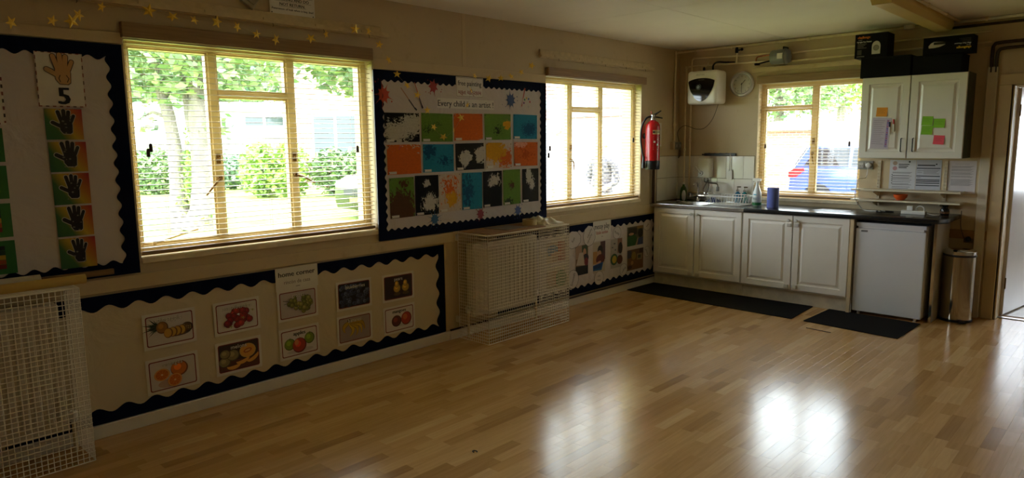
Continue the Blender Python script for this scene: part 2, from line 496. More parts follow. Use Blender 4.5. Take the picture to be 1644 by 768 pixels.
# door frame, door leaf, next room
trim('trim_9', 'B', 3.075, 3.165, 0, 2.04, 0.022, lab='cream door frame upright')
trim('trim_10', 'B', 3.075, 4.12, 2.04, 2.13, 0.022, lab='cream door frame head')
trim('trim_11', 'B', 4.03, 4.12, 0, 2.04, 0.022, lab='cream door frame far upright')
b_ = MB().box(3.165, 3.185, 0.0, T, 0, 2.05).box(4.01, 4.03, 0, T, 0, 2.05).box(3.165, 4.03, 0.0, T, 2.03, 2.05)
tag(b_.build('trim_12', M_TRIM), 'cream door lining', kind='structure')
tag(MB().box(3.165, 4.03, 0.10, 0.15, 0, 0.006).build('trim_13', mat('threshold_metal', (190, 190, 190), 0.3, 1.0)), 'metal threshold strip in the doorway', kind='structure')
M_DOOR = mat('door_white_gloss', (222, 224, 230), 0.18, nz=(3, 0.03))
door = thing('door_1', 'white gloss door standing open into the next room', None, (3.19, 0.20, 0.0), math.radians(81), kind='structure')
MB().box(0, 0.80, -0.02, 0.02, 0.012, 2.02).build('door_leaf', M_DOOR, door, bevel=0.003, seg=1)
MB().tube([(0.74, -0.02, 1.0), (0.74, -0.07, 1.0), (0.62, -0.075, 1.0)], 0.009).build('handle', mat('satin_metal', (190, 190, 195), 0.3, 1.0), door, smooth=True)
for zz in (0.25, 1.78): MB().tube([(-0.004, -0.022, zz), (-0.004, -0.022, zz + 0.1)], 0.006).build('hinge', mat('hinge_metal', (120, 96, 60), 0.4, 1.0), door)
tag(MB().box(2.2, 6.6, T, 4.2, -0.3, 0.0).build('floor_hall', mat('hall_floor', (150, 138, 122), 0.3, nz=(8, 0.12, (9, 1, 1)))), 'greyish floor of the room beyond the door', kind='structure')
M_HALL = mat('hall_wall', (214, 212, 210), 0.7)
tag(MB().box(2.2, 2.3, T, 4.2, 0, HC).box(6.5, 6.6, T, 4.2, 0, HC).box(2.3, 6.5, 4.1, 4.2, 0, 0.9).box(2.3, 6.5, 4.1, 4.2, 2.1, HC).box(2.3, 3.2, 4.1, 4.2, 0.9, 2.1).box(5.4, 6.5, 4.1, 4.2, 0.9, 2.1).build('wall_hall', M_HALL, fix=False), 'pale walls of the room beyond the door', kind='structure')
tag(MB().box(2.2, 6.6, T, 4.2, HC, HC + 0.1).build('ceiling_hall', M_CEIL), 'ceiling of the room beyond the door', kind='structure')

# ------------------------------------------------------------------ windows
M_FRAME = mat('ochre_window_paint', (208, 184, 132), 0.45, nz=(9, 0.08))
M_SASH = M_FRAME
M_SILL = mat('cream_sill_paint', (226, 212, 180), 0.4, nz=(14, 0.10))
M_BRASS = mat('tarnished_brass', (120, 88, 44), 0.4, 0.9, nz=(40, 0.2))
def window(name, label, side, op, mulls, tr_bay, tr_z, levers, stay=None):
    u0, u1, v0, v1 = op; W, H = u1 - u0, v1 - v0
    o = (on_left if side == 'L' else on_back)(name, label, None, u0, v0, 0, kind='structure')
    F0, F1 = 0.085, 0.145                      # frame depth inside the reveal (local +y is outward)
    fw = 0.042
    def bar(n, x0, x1, z0, z1, a=F0, b=F1, m=M_FRAME): return MB().box(x0, x1, a, b, z0, z1).build(n, m, o, bevel=0.003, seg=1)
    bar('frame_jamb', 0, fw, 0, H); bar('frame_jamb', W - fw, W, 0, H)
    bar('frame_head', fw, W - fw, H - fw, H); bar('frame_cill', fw, W - fw, 0, 0.06)
    ms = [m - u0 for m in mulls]
    for m_ in ms: bar('mullion', m_ - 0.024, m_ + 0.024, 0.06, H - fw)
    edges = [fw] + sum([[m_ - 0.024, m_ + 0.024] for m_ in ms], []) + [W - fw]
    bays = [(edges[2 * i], edges[2 * i + 1]) for i in range(len(ms) + 1)]
    g = glass_mat()
    for i, (a, b) in enumerate(bays):
        if i == tr_bay:
            z = tr_z - v0
            bar('transom', a, b, z - 0.014, z + 0.014, F0 - 0.008)
            parts = [(0.06, z - 0.014), (z + 0.014, H - fw)]
        else: parts = [(0.06, H - fw)]
        for lo, hi in parts:
            s = 0.012
            sash = MB().box(a, a + s, F0 + 0.012, F1 - 0.01, lo, hi).box(b - s, b, F0 + 0.012, F1 - 0.01, lo, hi).box(a + s, b - s, F0 + 0.012, F1 - 0.01, hi - s, hi).box(a + s, b - s, F0 + 0.012, F1 - 0.01, lo, lo + s)
            sash.build('sash', M_SASH, o, fix=False)
            MB().box(a + s, b - s, F0 + 0.030, F0 + 0.034, lo + s, hi - s).build('pane', g, o)
    MB().box(0.0, W, -0.012, F0, -0.03, 0.004).build('sill', M_SILL, o, bevel=0.004, seg=1)
    for (lx, lz, dx, dz) in levers:
        lx -= u0; lz -= v0
        h = MB().lathe([(0.014, 0), (0.014, 0.02)], 10, (lx, F0, lz), 'y').tube([(lx, F0 - 0.025, lz), (lx + dx * 0.35, F0 - 0.035, lz + dz * 0.25), (lx + dx, F0 - 0.03, lz + dz)], [0.007, 0.008, 0.005], 8)
        h.build('handle', M_BRASS, o, smooth=True)
        MB().box(lx - 0.012, lx + 0.012, F0 - 0.008, F0, lz + 0.09, lz + 0.15).ball((lx, F0 - 0.01, lz + 0.12), 0.008).build('catch_plate', M_BRASS, o)
    if stay:
        (x0, z0), (x1, z1) = stay
        MB().tube([(x0 - u0, F0 - 0.02, z0 - v0), (x1 - u0, F0 - 0.03, z1 - v0)], 0.006, 6).ball((x0 - u0, F0 - 0.02, z0 - v0), 0.012).build('stay', M_SASH, o)
    return o
window('window_1', 'large three light window with ochre frame above the fruit board', 'L', WIN1, [-5.385, -4.87], 1, 1.915,
       [(-5.385, 1.40, -0.10, -0.10), (-4.87, 1.40, 0.13, -0.06)], ((-5.80, 1.04), (-5.55, 1.10)))
tr = [o for o in bpy.data.objects if o.name.startswith('window_1')][0]
window('window_2', 'three light window with ochre frame beside the fire extinguisher', 'L', WIN2, [-1.905, -1.405], 1, 1.915, [(-1.905, 1.42, 0.02, -0.1)], None)
window('window_3', 'two light window with ochre frame above the worktop', 'B', WIN3, [1.507], 0, 1.925, [(1.507, 1.46, 0.02, -0.11)], None)

# ------------------------------------------------------------------ venetian blinds
def wood_mat(name, c, st=(1, 30, 30)):
    m, nt, b = nodes_of(name)
    f = noise_node(nt, 3.0, 4, 0.6, 'Object', st)
    nt.links.new(ramp(nt, f, [(0.3, tuple(v * 0.7 for v in lin(c))), (0.7, lin(c))]), b.inputs['Base Color'])
    b.inputs['Roughness'].default_value = 0.5; MATS[name] = m; return m
M_SLAT = mat('cream_slat', (206, 188, 154), 0.45, nz=(3, 0.05))
M_CORD = mat('blind_cord', (200, 186, 150), 0.8, nz=None)
M_TASSEL = mat('dark_tassel', (58, 30, 14), 0.5)
def blind(label, side, op, val, valm, railm, zb, tassels, slatm):
    u0, u1, v0, v1 = op
    b0, b1 = u0 + 0.012, u1 - 0.012
    o = (on_left if side == 'L' else on_back)('venetian_blind', label, 'blind', b0, zb, 0, 'venetian blinds at the windows')
    W = b1 - b0; zt = val[2] - zb
    MB().box(val[0] - b0, val[1] - b0, -0.045, -0.004, val[2] - zb, val[3] - zb).build('valance', valm, o, bevel=0.004)
    MB().box(0.0, W, 0.0, 0.05, zt - 0.004, zt + 0.012).build('head_rail', M_SLAT, o)
    pitch = 0.0325
    sl = MB(); n = 9; dpt = 0.0135
    for i in range(n):                           # slightly crowned slat
        t = -1 + 2 * i / (n - 1); y = t * dpt; z = 0.0012 * (1 - t * t)
        sl.v += [(0, y, z), (W, y, z), (0, y, z - 0.0028), (W, y, z - 0.0028)]
    for i in range(n - 1):
        k = 4 * i; sl.f += [(k, k + 1, k + 5, k + 4), (k + 2, k + 6, k + 7, k + 3), (k, k + 4, k + 6, k + 2), (k + 1, k + 3, k + 7, k + 5)]
    sl.f += [(0, 2, 3, 1), (4 * n - 4, 4 * n - 3, 4 * n - 1, 4 * n - 2)]
    me = sl.mesh('slat', slatm, smooth=True)
    z = 0.022 + pitch * 0.6; k = 0
    while z < zt - 0.015:
        s = link('slat', me, o); s.location = (0, 0.026, z + R.uniform(-0.0015, 0.0015))
        s.rotation_euler = (math.radians(R.uniform(2.0, 5.0)), R.uniform(-0.0012, 0.0012), 0)
        z += pitch; k += 1
    MB().box(-0.002, W + 0.002, 0.012, 0.040, 0.0, 0.020).build('bottom_rail', railm, o, bevel=0.003, seg=1)
    nl = 3 if W > 1.3 else 2
    for i in range(nl):
        xx = W * (0.10 + 0.80 * i / (nl - 1))
        for yy in (0.011, 0.041): MB().tube([(xx, yy, 0.01), (xx, yy, zt)], 0.0007, 4).build('ladder_cord', M_CORD, o)
    for (tx, tz) in tassels:
        tx -= b0; tz -= zb
        MB().tube([(tx, -0.006, tz), (tx, -0.002, zt)], 0.0008, 4).build('pull_cord', M_CORD, o)
        MB().lathe([(0.004, 0.045), (0.009, 0.04), (0.011, 0.0), (0.006, -0.004)], 10, (tx, -0.006, tz - 0.04)).build('tassel', M_TASSEL, o, smooth=True)
    return o
VAL = wood_mat('blind_wood', (158, 126, 86))      # one wood for all three blinds
blind('wooden slat blind over the large window facing the tree trunk', 'L', WIN1, (-5.915, -4.292, 2.185, 2.268), VAL, VAL, 0.985,
      [lw(241, 232), lw(237, 240), lw(573, 235)], M_SLAT)
blind('wooden slat blind over the window next to the fire extinguisher', 'L', WIN2, (-2.385, -0.765, 2.20, 2.272), VAL, VAL, 0.99,
      [lw(882, 235), lw(880, 246), lw(1016, 222)], M_SLAT)
blind('wooden slat blind over the kitchen worktop', 'B', WIN3, (0.94, 2.06, 2.185, 2.262), VAL, VAL, 1.0,
      [bw(1229, 232), bw(1364, 228)], M_SLAT)
# ================================================================== display boards
def paper_mat(name, c, strength=0.5):
    m, nt, b = nodes_of(name)
    b.inputs['Base Color'].default_value = (*lin(c), 1)
    b.inputs['Roughness'].default_value = 0.7
    bump(nt, b, noise_node(nt, 5.0, 4, 0.5, 'Object', None, 1.2), strength, 0.02)
    MATS[name] = m; return m
M_PAPER = paper_mat('white_backing_paper', (205, 196, 194)); M_CREAM = paper_mat('cream_backing_paper', (208, 194, 164))
M_CARD = mat('white_card', (222, 218, 210), 0.4, nz=(8, 0.04)); M_TACK = mat('tack_metal', (60, 58, 55), 0.35, 0.8, nz=None)

def strip_poly(L, bwid, lam, amp, ph=0.0):
    """border strip along x from 0..L, outer edge z=0, scalloped edge near z=-bwid"""
    n = max(8, int(L / lam * 10)); pts = [(0, 0)]
    for i in range(n + 1):
        x = L * i / n; pts.append((x, -bwid - amp * math.cos(2 * PI * (x / lam) + ph)))
    pts.append((L, 0)); return pts
def board(label, u0, u1, v0, v1, pm, bwid, lam, amp):
    o = on_left('display_board', label, 'display board', u0, v0, 0.001)
    W, H = u1 - u0, v1 - v0
    MB().box(0.004, W - 0.004, -0.014, 0.0, 0.004, H - 0.004).build('backing_paper', pm, o)
    def s(poly, f, k):
        q = [f(x, z) for x, z in poly]
        MB().prism(q, -0.0175 - 0.0004 * k, -0.012).build('scalloped_border', M_NAVY, o)
    s(strip_poly(W, bwid, lam, amp), lambda x, z: (x, H + z), 0)
    s(strip_poly(W, bwid, lam, amp, 1.0), lambda x, z: (x, -z), 1)
    s(strip_poly(H, bwid, lam, amp, 0.5), lambda x, z: (-z, x), 2)
    s(strip_poly(H, bwid, lam, amp, 2.0), lambda x, z: (W + z, x), 3)
    return o
OUT = 0.0185      # face of a board in front of the wall
board('number board with white paper, navy scalloped border and black hand prints', -7.60, -5.917, 0.895, 2.145, M_PAPER, 0.075, 0.092, 0.011)
board('low board with cream paper, navy wavy border and fruit pictures', -6.62, -3.658, 0.078, 0.795, M_CREAM, 0.072, 0.150, 0.016)
board('painting board with white paper, navy zigzag border and bright splatter paintings', -4.277, -2.392, 0.89, 2.128, M_PAPER, 0.075, 0.0625, 0.008)
board('messy play board with navy scalloped border beside the kitchen units', -3.05, -0.475, 0.098, 0.792, M_PAPER, 0.070, 0.110, 0.013)

def sheet(name, label, cat, r, out=OUT, m=None, group=None, tilt=0.0, t=0.0006, back=False):
    """one pinned sheet of card; origin at its lower left corner"""
    u0, u1, v0, v1 = r
    o = (on_back if back else on_left)(name, label, cat, u0, v0, out, group)
    o.rotation_euler = (0, tilt, 0 if back else PI / 2)
    W, H = u1 - u0, v1 - v0
    MB().box(0, W, -t, 0, 0, H).build('paper', m or M_CARD, o)
    return o, W, H
def tacks(o, W, H, e=0.012, y=0.0006, r=0.004):
    for x, z in ((e, e), (W - e, e), (e, H - e), (W - e, H - e)):
        MB().lathe([(r, 0), (r, 0.002), (r * 0.5, 0.003)], 6, (x, -y, z), 'y').build('tack', M_TACK, o)
def a4(px, py, w=0.297, h=0.21):
    y, z = lw(px, py, OUT); return y - w / 2, y + w / 2, z - h / 2, z + h / 2

# ------------------------------------------------------------------ fruit cards
RED = (120, 34, 34)
def shaded(a, cx, cz, rx, rz, c, rot=0.0, hi=1.25):
    a.ell(cx, cz, rx, rz, tuple(v * 0.62 for v in c), rot=rot)
    a.ell(cx - rx * 0.06, cz + rz * 0.05, rx * 0.88, rz * 0.88, c, rot=rot)
    a.ell(cx - rx * 0.2, cz + rz * 0.22, rx * 0.42, rz * 0.42, tuple(min(255, v * hi) for v in c), rot=rot)
def fruit_card(word, label, px, py, bg, draw, tcol=(240, 236, 225)):
    o, W, H = sheet('fruit_card', label, 'picture card', a4(px, py), group='fruit picture cards', tilt=R.uniform(-0.008, 0.008))
    a = Art(); m = 0.016
    a.poly(rrect(m, W - m, m, H - m, 0.012), RED); q = m + 0.006
    a.poly(rrect(q, W - q, q, H - q, 0.009), bg)
    a2 = Art(); draw(a, W, H)
    a.build('picture', o, 0.0006)
    a2.text(word, W * 0.5, H * 0.80, 0.026, (40, 36, 34), bold=0.0016); a2.text(word, W * 0.5, H * 0.803, 0.026, tcol)
    a2.build('lettering', o, 0.0006 + Art.STEP * (len(a.items) + 2))
def d_pine(a, W, H):
    for k in range(16):
        t = PI * (0.35 + 1.0 * k / 15); L = 0.055 + 0.02 * (k % 3)
        cx, cz = 0.085, 0.125
        a.poly([(cx, cz - 0.008), (cx + L * math.cos(t), cz + L * 0.7 * math.sin(t)), (cx + 0.004, cz + 0.01)], ((38, 62, 34), (60, 84, 48), (28, 48, 30))[k % 3])
    shaded(a, 0.105, 0.12, 0.034, 0.036, (150, 104, 44)); a.ell(0.19, 0.075, 0.075, 0.022, (90, 80, 70))
    shaded(a, 0.245, 0.098, 0.034, 0.030, (92, 66, 40))
    for k in range(9): a.ell(0.228 + 0.012 * (k % 4), 0.09 + 0.012 * (k // 4), 0.004, 0.004, (170, 140, 90))
    for k in range(4):
        x = 0.215 - 0.026 * k; a.ell(x, 0.088 - 0.002 * k, 0.026, 0.030, (120, 78, 30)); a.ell(x - 0.003, 0.089 - 0.002 * k, 0.021, 0.026, (206, 160, 66))
def d_straw(a, W, H):
    rr = random.Random(5)
    for k in range(30):
        t = rr.uniform(0, 2 * PI); q = math.sqrt(rr.random())
        shaded(a, W / 2 + 0.088 * q * math.cos(t), 0.095 + 0.048 * q * math.sin(t), 0.022, 0.021, rr.choice([(150, 34, 32), (134, 26, 28), (168, 46, 40)]), rr.uniform(-1, 1))
    for x, z in ((0.10, 0.045), (0.245, 0.13), (0.18, 0.09)):
        for t in range(5): a.poly([(x, z), (x + 0.018 * math.cos(t * 1.25), z + 0.012 * math.sin(t * 1.25)), (x + 0.006, z + 0.004)], (150, 150, 80))
def d_grape(a, W, H):
    rr = random.Random(9)
    a.line([(0.04, 0.14), (0.10, 0.125)], 0.003, (60, 70, 34)); a.line([(0.045, 0.115), (0.1, 0.12)], 0.003, (60, 70, 34))
    for k in range(40):
        t = rr.uniform(0, 2 * PI); q = math.sqrt(rr.random())
        x, z = 0.165 + 0.085 * q * math.cos(t), 0.112 + 0.042 * q * math.sin(t)
        if k > 32: x, z = 0.20 + rr.uniform(-0.015, 0.02), 0.06 + rr.uniform(-0.01, 0.02)
        shaded(a, x, z, 0.017, 0.017, rr.choice([(132, 134, 66), (150, 146, 80), (112, 118, 54)]))
def d_blue(a, W, H):
    rr = random.Random(11)
    for k in range(80):
        x, z = rr.uniform(0.035, W - 0.035), rr.uniform(0.035, H - 0.035)
        shaded(a, x, z, 0.016, 0.015, rr.choice([(66, 74, 106), (48, 54, 84), (90, 98, 128)])); a.ell(x + 0.002, z, 0.005, 0.004, (26, 28, 44), 8)
def d_pear(a, W, H):
    for x, s in ((0.135, 1.0), (0.215, 1.05)):
        a.ell(x, 0.052, 0.032, 0.012, (90, 70, 30))
        shaded(a, x, 0.095, 0.034 * s, 0.034, (190, 150, 54)); shaded(a, x - 0.002, 0.128, 0.020, 0.026, (196, 158, 62)); a.line([(x, 0.15), (x + 0.006, 0.165)], 0.004, (70, 44, 24))
def d_orange(a, W, H):
    a.ell(0.12, 0.05, 0.06, 0.025, (190, 160, 140))
    shaded(a, 0.185, 0.125, 0.050, 0.046, (206, 112, 34))
    for x, z, rx, rz, ro in ((0.085, 0.108, 0.044, 0.036, 0.1), (0.155, 0.062, 0.042, 0.038, 0.5)):
        a.ell(x, z, rx, rz, (222, 140, 50), rot=ro); a.ell(x, z, rx * 0.9, rz * 0.9, (236, 196, 120), rot=ro); a.ell(x, z, rx * 0.84, rz * 0.84, (208, 106, 28), rot=ro)
        for k in range(9): t = k * 2 * PI / 9; a.line([(x, z), (x + rx * 0.8 * math.cos(t), z + rz * 0.8 * math.sin(t))], 0.0015, (228, 150, 70))
        a.ell(x, z, 0.006, 0.005, (240, 205, 150))
def d_melon(a, W, H):
    a.poly([(0.025, 0.025), (W - 0.025, 0.025), (W - 0.025, 0.075), (0.025, 0.09)], (96, 52, 34))
    for x, z, rx in ((0.055, 0.08, 0.038), (0.11, 0.115, 0.042), (0.06, 0.13, 0.034)): shaded(a, x, z, rx, rx * 0.85, (142, 128, 84))
    a.ell(0.205, 0.128, 0.054, 0.046, (214, 168, 86)); a.ell(0.205, 0.128, 0.046, 0.039, (226, 160, 72)); a.ell(0.205, 0.128, 0.028, 0.014, (176, 84, 40), rot=0.2); a.ell(0.205, 0.128, 0.02, 0.007, (220, 170, 100), rot=0.2)
    for x, z, ro in ((0.11, 0.05, 0.1), (0.17, 0.075, 0.25), (0.235, 0.08, 0.5)):
        p = [(math.cos(PI + PI * k / 10) * 0.045, math.sin(PI + PI * k / 10) * 0.026) for k in range(11)] + [(math.cos(-PI * k / 10) * 0.042, -abs(math.sin(PI * k / 10)) * 0.006 + 0.004) for k in range(11)]
        a.poly([(x + u * math.cos(ro) - v * math.sin(ro), z + u * math.sin(ro) + v * math.cos(ro)) for u, v in p], (226, 164, 78))
def d_apple(a, W, H):
    a.ell(0.15, 0.045, 0.1, 0.015, (200, 192, 186))
    shaded(a, 0.075, 0.10, 0.040, 0.040, (122, 150, 46)); shaded(a, 0.222, 0.118, 0.038, 0.040, (130, 156, 50))
    shaded(a, 0.145, 0.082, 0.052, 0.052, (186, 62, 44)); a.ell(0.125, 0.105, 0.016, 0.02, (216, 130, 80))
    for x, z in ((0.075, 0.135), (0.222, 0.152), (0.145, 0.128)): a.line([(x, z - 0.006), (x + 0.003, z + 0.01)], 0.003, (70, 44, 26))
def d_banana(a, W, H):
    for k, (t0, t1) in enumerate(((-1.95, 0.10), (-1.55, 0.13), (-1.15, 0.145), (-0.85, 0.16), (-0.6, 0.165))):
        c = ((186, 150, 44), (206, 172, 58), (190, 152, 46), (200, 164, 54), (178, 140, 40))[k]
        ax, az = 0.10, 0.165; pts = []
        for i in range(9):
            s = i / 8; r_ = t1 * s; th = t0 + 0.45 * math.sin(PI * s) * (-1 if k < 1 else 1)
            pts.append((ax + r_ * math.cos(th) * 0.95, az + r_ * math.sin(th) * 0.86))
        for w, cc in ((0.034, tuple(v * 0.6 for v in c)), (0.026, c)):
            L, Rr = [], []
            for i, p in enumerate(pts):
                d = Vector(pts[min(i + 1, 8)]) - Vector(pts[max(i - 1, 0)]); d.normalize(); n = Vector((-d.y, d.x)); ww = w / 2 * math.sin(PI * (0.12 + 0.83 * i / 8))
                L.append((p[0] + n.x * ww, p[1] + n.y * ww)); Rr.append((p[0] - n.x * ww, p[1] - n.y * ww))
            a.poly(L + Rr[::-1], cc)
    a.ell(0.10, 0.168, 0.016, 0.010, (60, 48, 28))
def d_mango(a, W, H):
    a.ell(0.2, 0.055, 0.07, 0.012, (204, 196, 190))
    shaded(a, 0.12, 0.092, 0.046, 0.044, (96, 42, 34), hi=1.6); shaded(a, 0.213, 0.098, 0.050, 0.052, (180, 62, 42), rot=-0.3); a.ell(0.2, 0.112, 0.02, 0.022, (206, 110, 64))
LG = (208, 200, 196)
DK = (60, 54, 52)
fruit_card('pineapple', 'laminated card of a sliced pineapple on the cream board', 273, 528, LG, d_pine)
fruit_card('oranges', 'laminated card of whole and cut oranges on the cream board', 278.5, 599, LG, d_orange)
fruit_card('strawberries', 'laminated card of a heap of red strawberries on the cream board', 381, 508, (216, 210, 206), d_straw)
fruit_card('melons', 'laminated card of cut melons on a dark background', 384, 571, (58, 40, 32), d_melon)
fruit_card('grapes', 'laminated card of green grapes under the home corner sign', 478.5, 488, (190, 178, 176), d_grape)
fruit_card('apples', 'laminated card of one red and two green apples', 481.5, 549, (220, 214, 208), d_apple, (70, 64, 60))
fruit_card('blueberries', 'laminated card filled with dark blueberries', 568.5, 472.5, (26, 26, 36), d_blue)
fruit_card('bananas', 'laminated card of a bunch of yellow bananas', 570, 527, (160, 142, 134), d_banana)
fruit_card('pears', 'laminated card of two pears on a dark brown background', 639.5, 460.5, (52, 30, 24), d_pear)
fruit_card('mangoes', 'laminated card of two red mangoes on white', 641.5, 512, (222, 214, 210), d_mango, (70, 64, 60))
y0, z1 = lw(441, 432, OUT); y1, z0 = lw(510.5, 455, OUT)
o, W, H = sheet('sign', 'white home corner sign with Spanish line on the cream board', 'sign', (y0, y1, z0 - 0.012, z1 - 0.004), OUT + 0.001)
Art().text('home corner', W / 2, H * 0.72, 0.034, (26, 24, 26), -W * 0.86, bold=0.0012).text('rincón de casa', W / 2, H * 0.36, 0.026, (110, 84, 76), -W * 0.62).rect(W * 0.46, W * 0.56, H * 0.12, H * 0.14, (60, 50, 46)).build('lettering', o, 0.0006)

# ------------------------------------------------------------------ splatter paintings
def splat_mat(name, base, layers):
    """base paper colour, then paint layers: (colour, (u, v), radius, noise scale, bias)"""
    m, nt, b = nodes_of(name)
    tc = nt.nodes.new('ShaderNodeTexCoord').outputs['Generated']
    col = lin(base)
    for k, (c, ctr, rad, scl, bias) in enumerate(layers):
        n = nt.nodes.new('ShaderNodeTexNoise'); n.inputs['Scale'].default_value = scl * 1.25; n.inputs['Detail'].default_value = 6; n.inputs['Roughness'].default_value = 0.65; n.inputs['Distortion'].default_value = 0.7
        mp = nt.nodes.new('ShaderNodeMapping'); mp.inputs['Location'].default_value = (R.uniform(0, 50), R.uniform(0, 50), R.uniform(0, 50)); nt.links.new(tc, mp.inputs['Vector']); nt.links.new(mp.outputs[0], n.inputs['Vector'])
        d = nt.nodes.new('ShaderNodeVectorMath'); d.operation = 'SUBTRACT'; nt.links.new(tc, d.inputs[0]); d.inputs[1].default_value = (ctr[0], 0.0, ctr[1])
        s = nt.nodes.new('ShaderNodeVectorMath'); s.operation = 'MULTIPLY'; nt.links.new(d.outputs[0], s.inputs[0]); s.inputs[1].default_value = (1 / rad[0], 0, 1 / rad[1])
        L = nt.nodes.new('ShaderNodeVectorMath'); L.operation = 'LENGTH'; nt.links.new(s.outputs[0], L.inputs[0])
        q = nt.nodes.new('ShaderNodeMath'); q.operation = 'MULTIPLY_ADD'; nt.links.new(L.outputs['Value'], q.inputs[0]); q.inputs[1].default_value = -0.32; q.inputs[2].default_value = bias + 0.045
        add = nt.nodes.new('ShaderNodeMath'); add.operation = 'ADD'; nt.links.new(n.outputs['Fac'], add.inputs[0]); nt.links.new(q.outputs[0], add.inputs[1])
        st = nt.nodes.new('ShaderNodeMapRange'); st.inputs['From Min'].default_value = 0.49; st.inputs['From Max'].default_value = 0.53; nt.links.new(add.outputs[0], st.inputs['Value'])
        col = mix_rgb(nt, st.outputs[0], col, lin(c))
    fine = nt.nodes.new('ShaderNodeTexNoise'); fine.inputs['Scale'].default_value = 14; fine.inputs['Detail'].default_value = 6; fine.inputs['Roughness'].default_value = 0.7; nt.links.new(tc, fine.inputs['Vector'])
    col = mix_rgb(nt, 0.8, col, ramp(nt, fine.outputs['Fac'], [(0.3, (0.72, 0.70, 0.68)), (0.65, (1.0, 1.0, 1.0))]), 'MULTIPLY')
    nt.links.new(col, b.inputs['Base Color']); b.inputs['Roughness'].default_value = 0.7; b.inputs['Specular IOR Level'].default_value = 0.15
    MATS[name] = m; return m
BLK, WHT, GRN, ORG, BLU, YEL, BRN, DKB, DKG, PAP, PNK = (18, 18, 20), (206, 204, 194), (110, 152, 58), (222, 108, 30), (36, 140, 182), (226, 168, 30), (92, 62, 36), (16, 84, 130), (44, 60, 28), (218, 202, 184), (216, 96, 70)
PAINTS = [
 ('black painting with two big white splatter clouds', BLK, [(WHT, (.35, .35), (.45, .4), 9, .24), (WHT, (.78, .62), (.3, .4), 9, .26)], (617.5, 673.3, 181.5, 228.5)),
 ('green painting with sparse dark specks behind three stars', GRN, [(DKG, (.2, .45), (.35, .4), 16, .02), (DKG, (.5, .6), (.3, .3), 16, .0)], (676.5, 726.5, 182, 227.5)),
 ('solid orange painting with white flecked edges', PAP, [(PNK, (.9, .7), (.3, .4), 9, .3), (ORG, (.48, .48), (.55, .55), 6, .40)], (729, 775, 183, 226)),
 ('green painting with dark dabs and a yellow patch', GRN, [(YEL, (.85, .6), (.22, .25), 5, .2), (DKG, (.5, .35), (.3, .4), 13, .07)], (778, 820, 183.5, 225)),
 ('pale blue painting with a dark blue splash', BLU, [(DKB, (.65, .4), (.38, .35), 14, .20)], (824, 862, 184, 223)),
 ('orange painting with white top and pink dabs', PAP, [(PNK, (.35, .85), (.3, .2), 9, .14), (ORG, (.5, .22), (.75, .55), 6, .45)], (621.7, 676, 232.5, 280)),
 ('blue painting with dark blue smears', BLU, [(DKB, (.2, .75), (.25, .35), 8, .18), (DKB, (.7, .4), (.4, .3), 9, .10)], (679, 728.4, 231.5, 276)),
 ('dark painting with two white blobs', (34, 34, 34), [(WHT, (.35, .45), (.17, .22), 5, .36), (WHT, (.88, .55), (.18, .25), 7, .34)], (731.7, 777, 230.5, 273)),
 ('yellow and orange painting on white paper', PAP, [(ORG, (.75, .4), (.4, .4), 8, .22), (YEL, (.3, .68), (.34, .36), 7, .38)], (780.4, 821.4, 229, 270)),
 ('solid orange painting beside the zigzag border', ORG, [((236, 170, 140), (.25, .9), (.3, .14), 10, .22), ((196, 84, 20), (.5, .5), (.7, .6), 7, .05)], (825.3, 862.8, 228, 266)),
 ('tall green painting with a brown lower half', GRN, [(BRN, (.45, .22), (.5, .36), 7, .36), (BRN, (.6, .85), (.3, .12), 9, .16)], (625.9, 665.7, 285.5, 350)),
 ('tall black painting with a white splash low down', BLK, [(WHT, (.62, .3), (.3, .2), 9, .30), (WHT, (.5, .8), (.15, .12), 7, .22)], (666.4, 704, 281.5, 345)),
 ('tall white painting flecked with orange and yellow', PAP, [(ORG, (.5, .6), (.6, .55), 8, .12), (YEL, (.6, .33), (.3, .18), 8, .28)], (705, 740, 278.7, 340)),
 ('tall blue painting with dark blue streaks', BLU, [(DKB, (.3, .5), (.5, .7), 7, .12)], (741.7, 773.8, 277, 336)),
 ('tall black painting with round white dabs', BLK, [(WHT, (.6, .75), (.36, .2), 8, .20), (WHT, (.4, .65), (.16, .1), 6, .24)], (775.5, 805.9, 275, 332)),
 ('tall green painting with small brown dots', GRN, [(BRN, (.5, .55), (.25, .18), 12, .12), (DKG, (.3, .1), (.4, .15), 12, .16)], (808, 835.7, 272.7, 328.5)),
 ('tall dark grey painting with white marks at the top', (40, 40, 38), [(WHT, (.4, .78), (.2, .25), 9, .26), (WHT, (.6, .55), (.16, .2), 9, .24)], (838.4, 864.5, 271, 324)),
]
for i, (lab, base, lay, r) in enumerate(PAINTS):
    o, W, H = sheet('painting', lab, 'painting', rect_l(*r, OUT), group='splatter paintings on the board', tilt=R.uniform(-0.012, 0.012), m=splat_mat('paint_%d' % i, base, lay))
    tacks(o, W, H)
    MB().box(0.012, 0.012 + 0.07, -0.0012, -0.0006, 0.004, 0.022).build('name_slip', M_CARD, o)
r = rect_l(732, 775.5, 124.5, 156.5, OUT)
o, W, H = sheet('sign', 'white free painting sign with red Gujarati line', 'sign', r, OUT + 0.001)
Art().ring(rrect(.004, W - .004, .004, H - .004, .002, 1), rrect(.007, W - .007, .007, H - .007, .001, 1), (120, 96, 80)).text('free painting', W / 2, H * 0.70, 0.040, (24, 24, 26), -W * 0.86, bold=0.001).text('મફત ચિત્રકામ', W / 2, H * 0.25, 0.035, (140, 44, 36), -W * 0.84, bold=0.001).build('lettering', o, 0.0006)
r = rect_l(701.5, 793, 159.5, 175, OUT)
o, W, H = sheet('banner', 'long white banner reading Every child is an artist', 'banner', r, OUT + 0.0005)
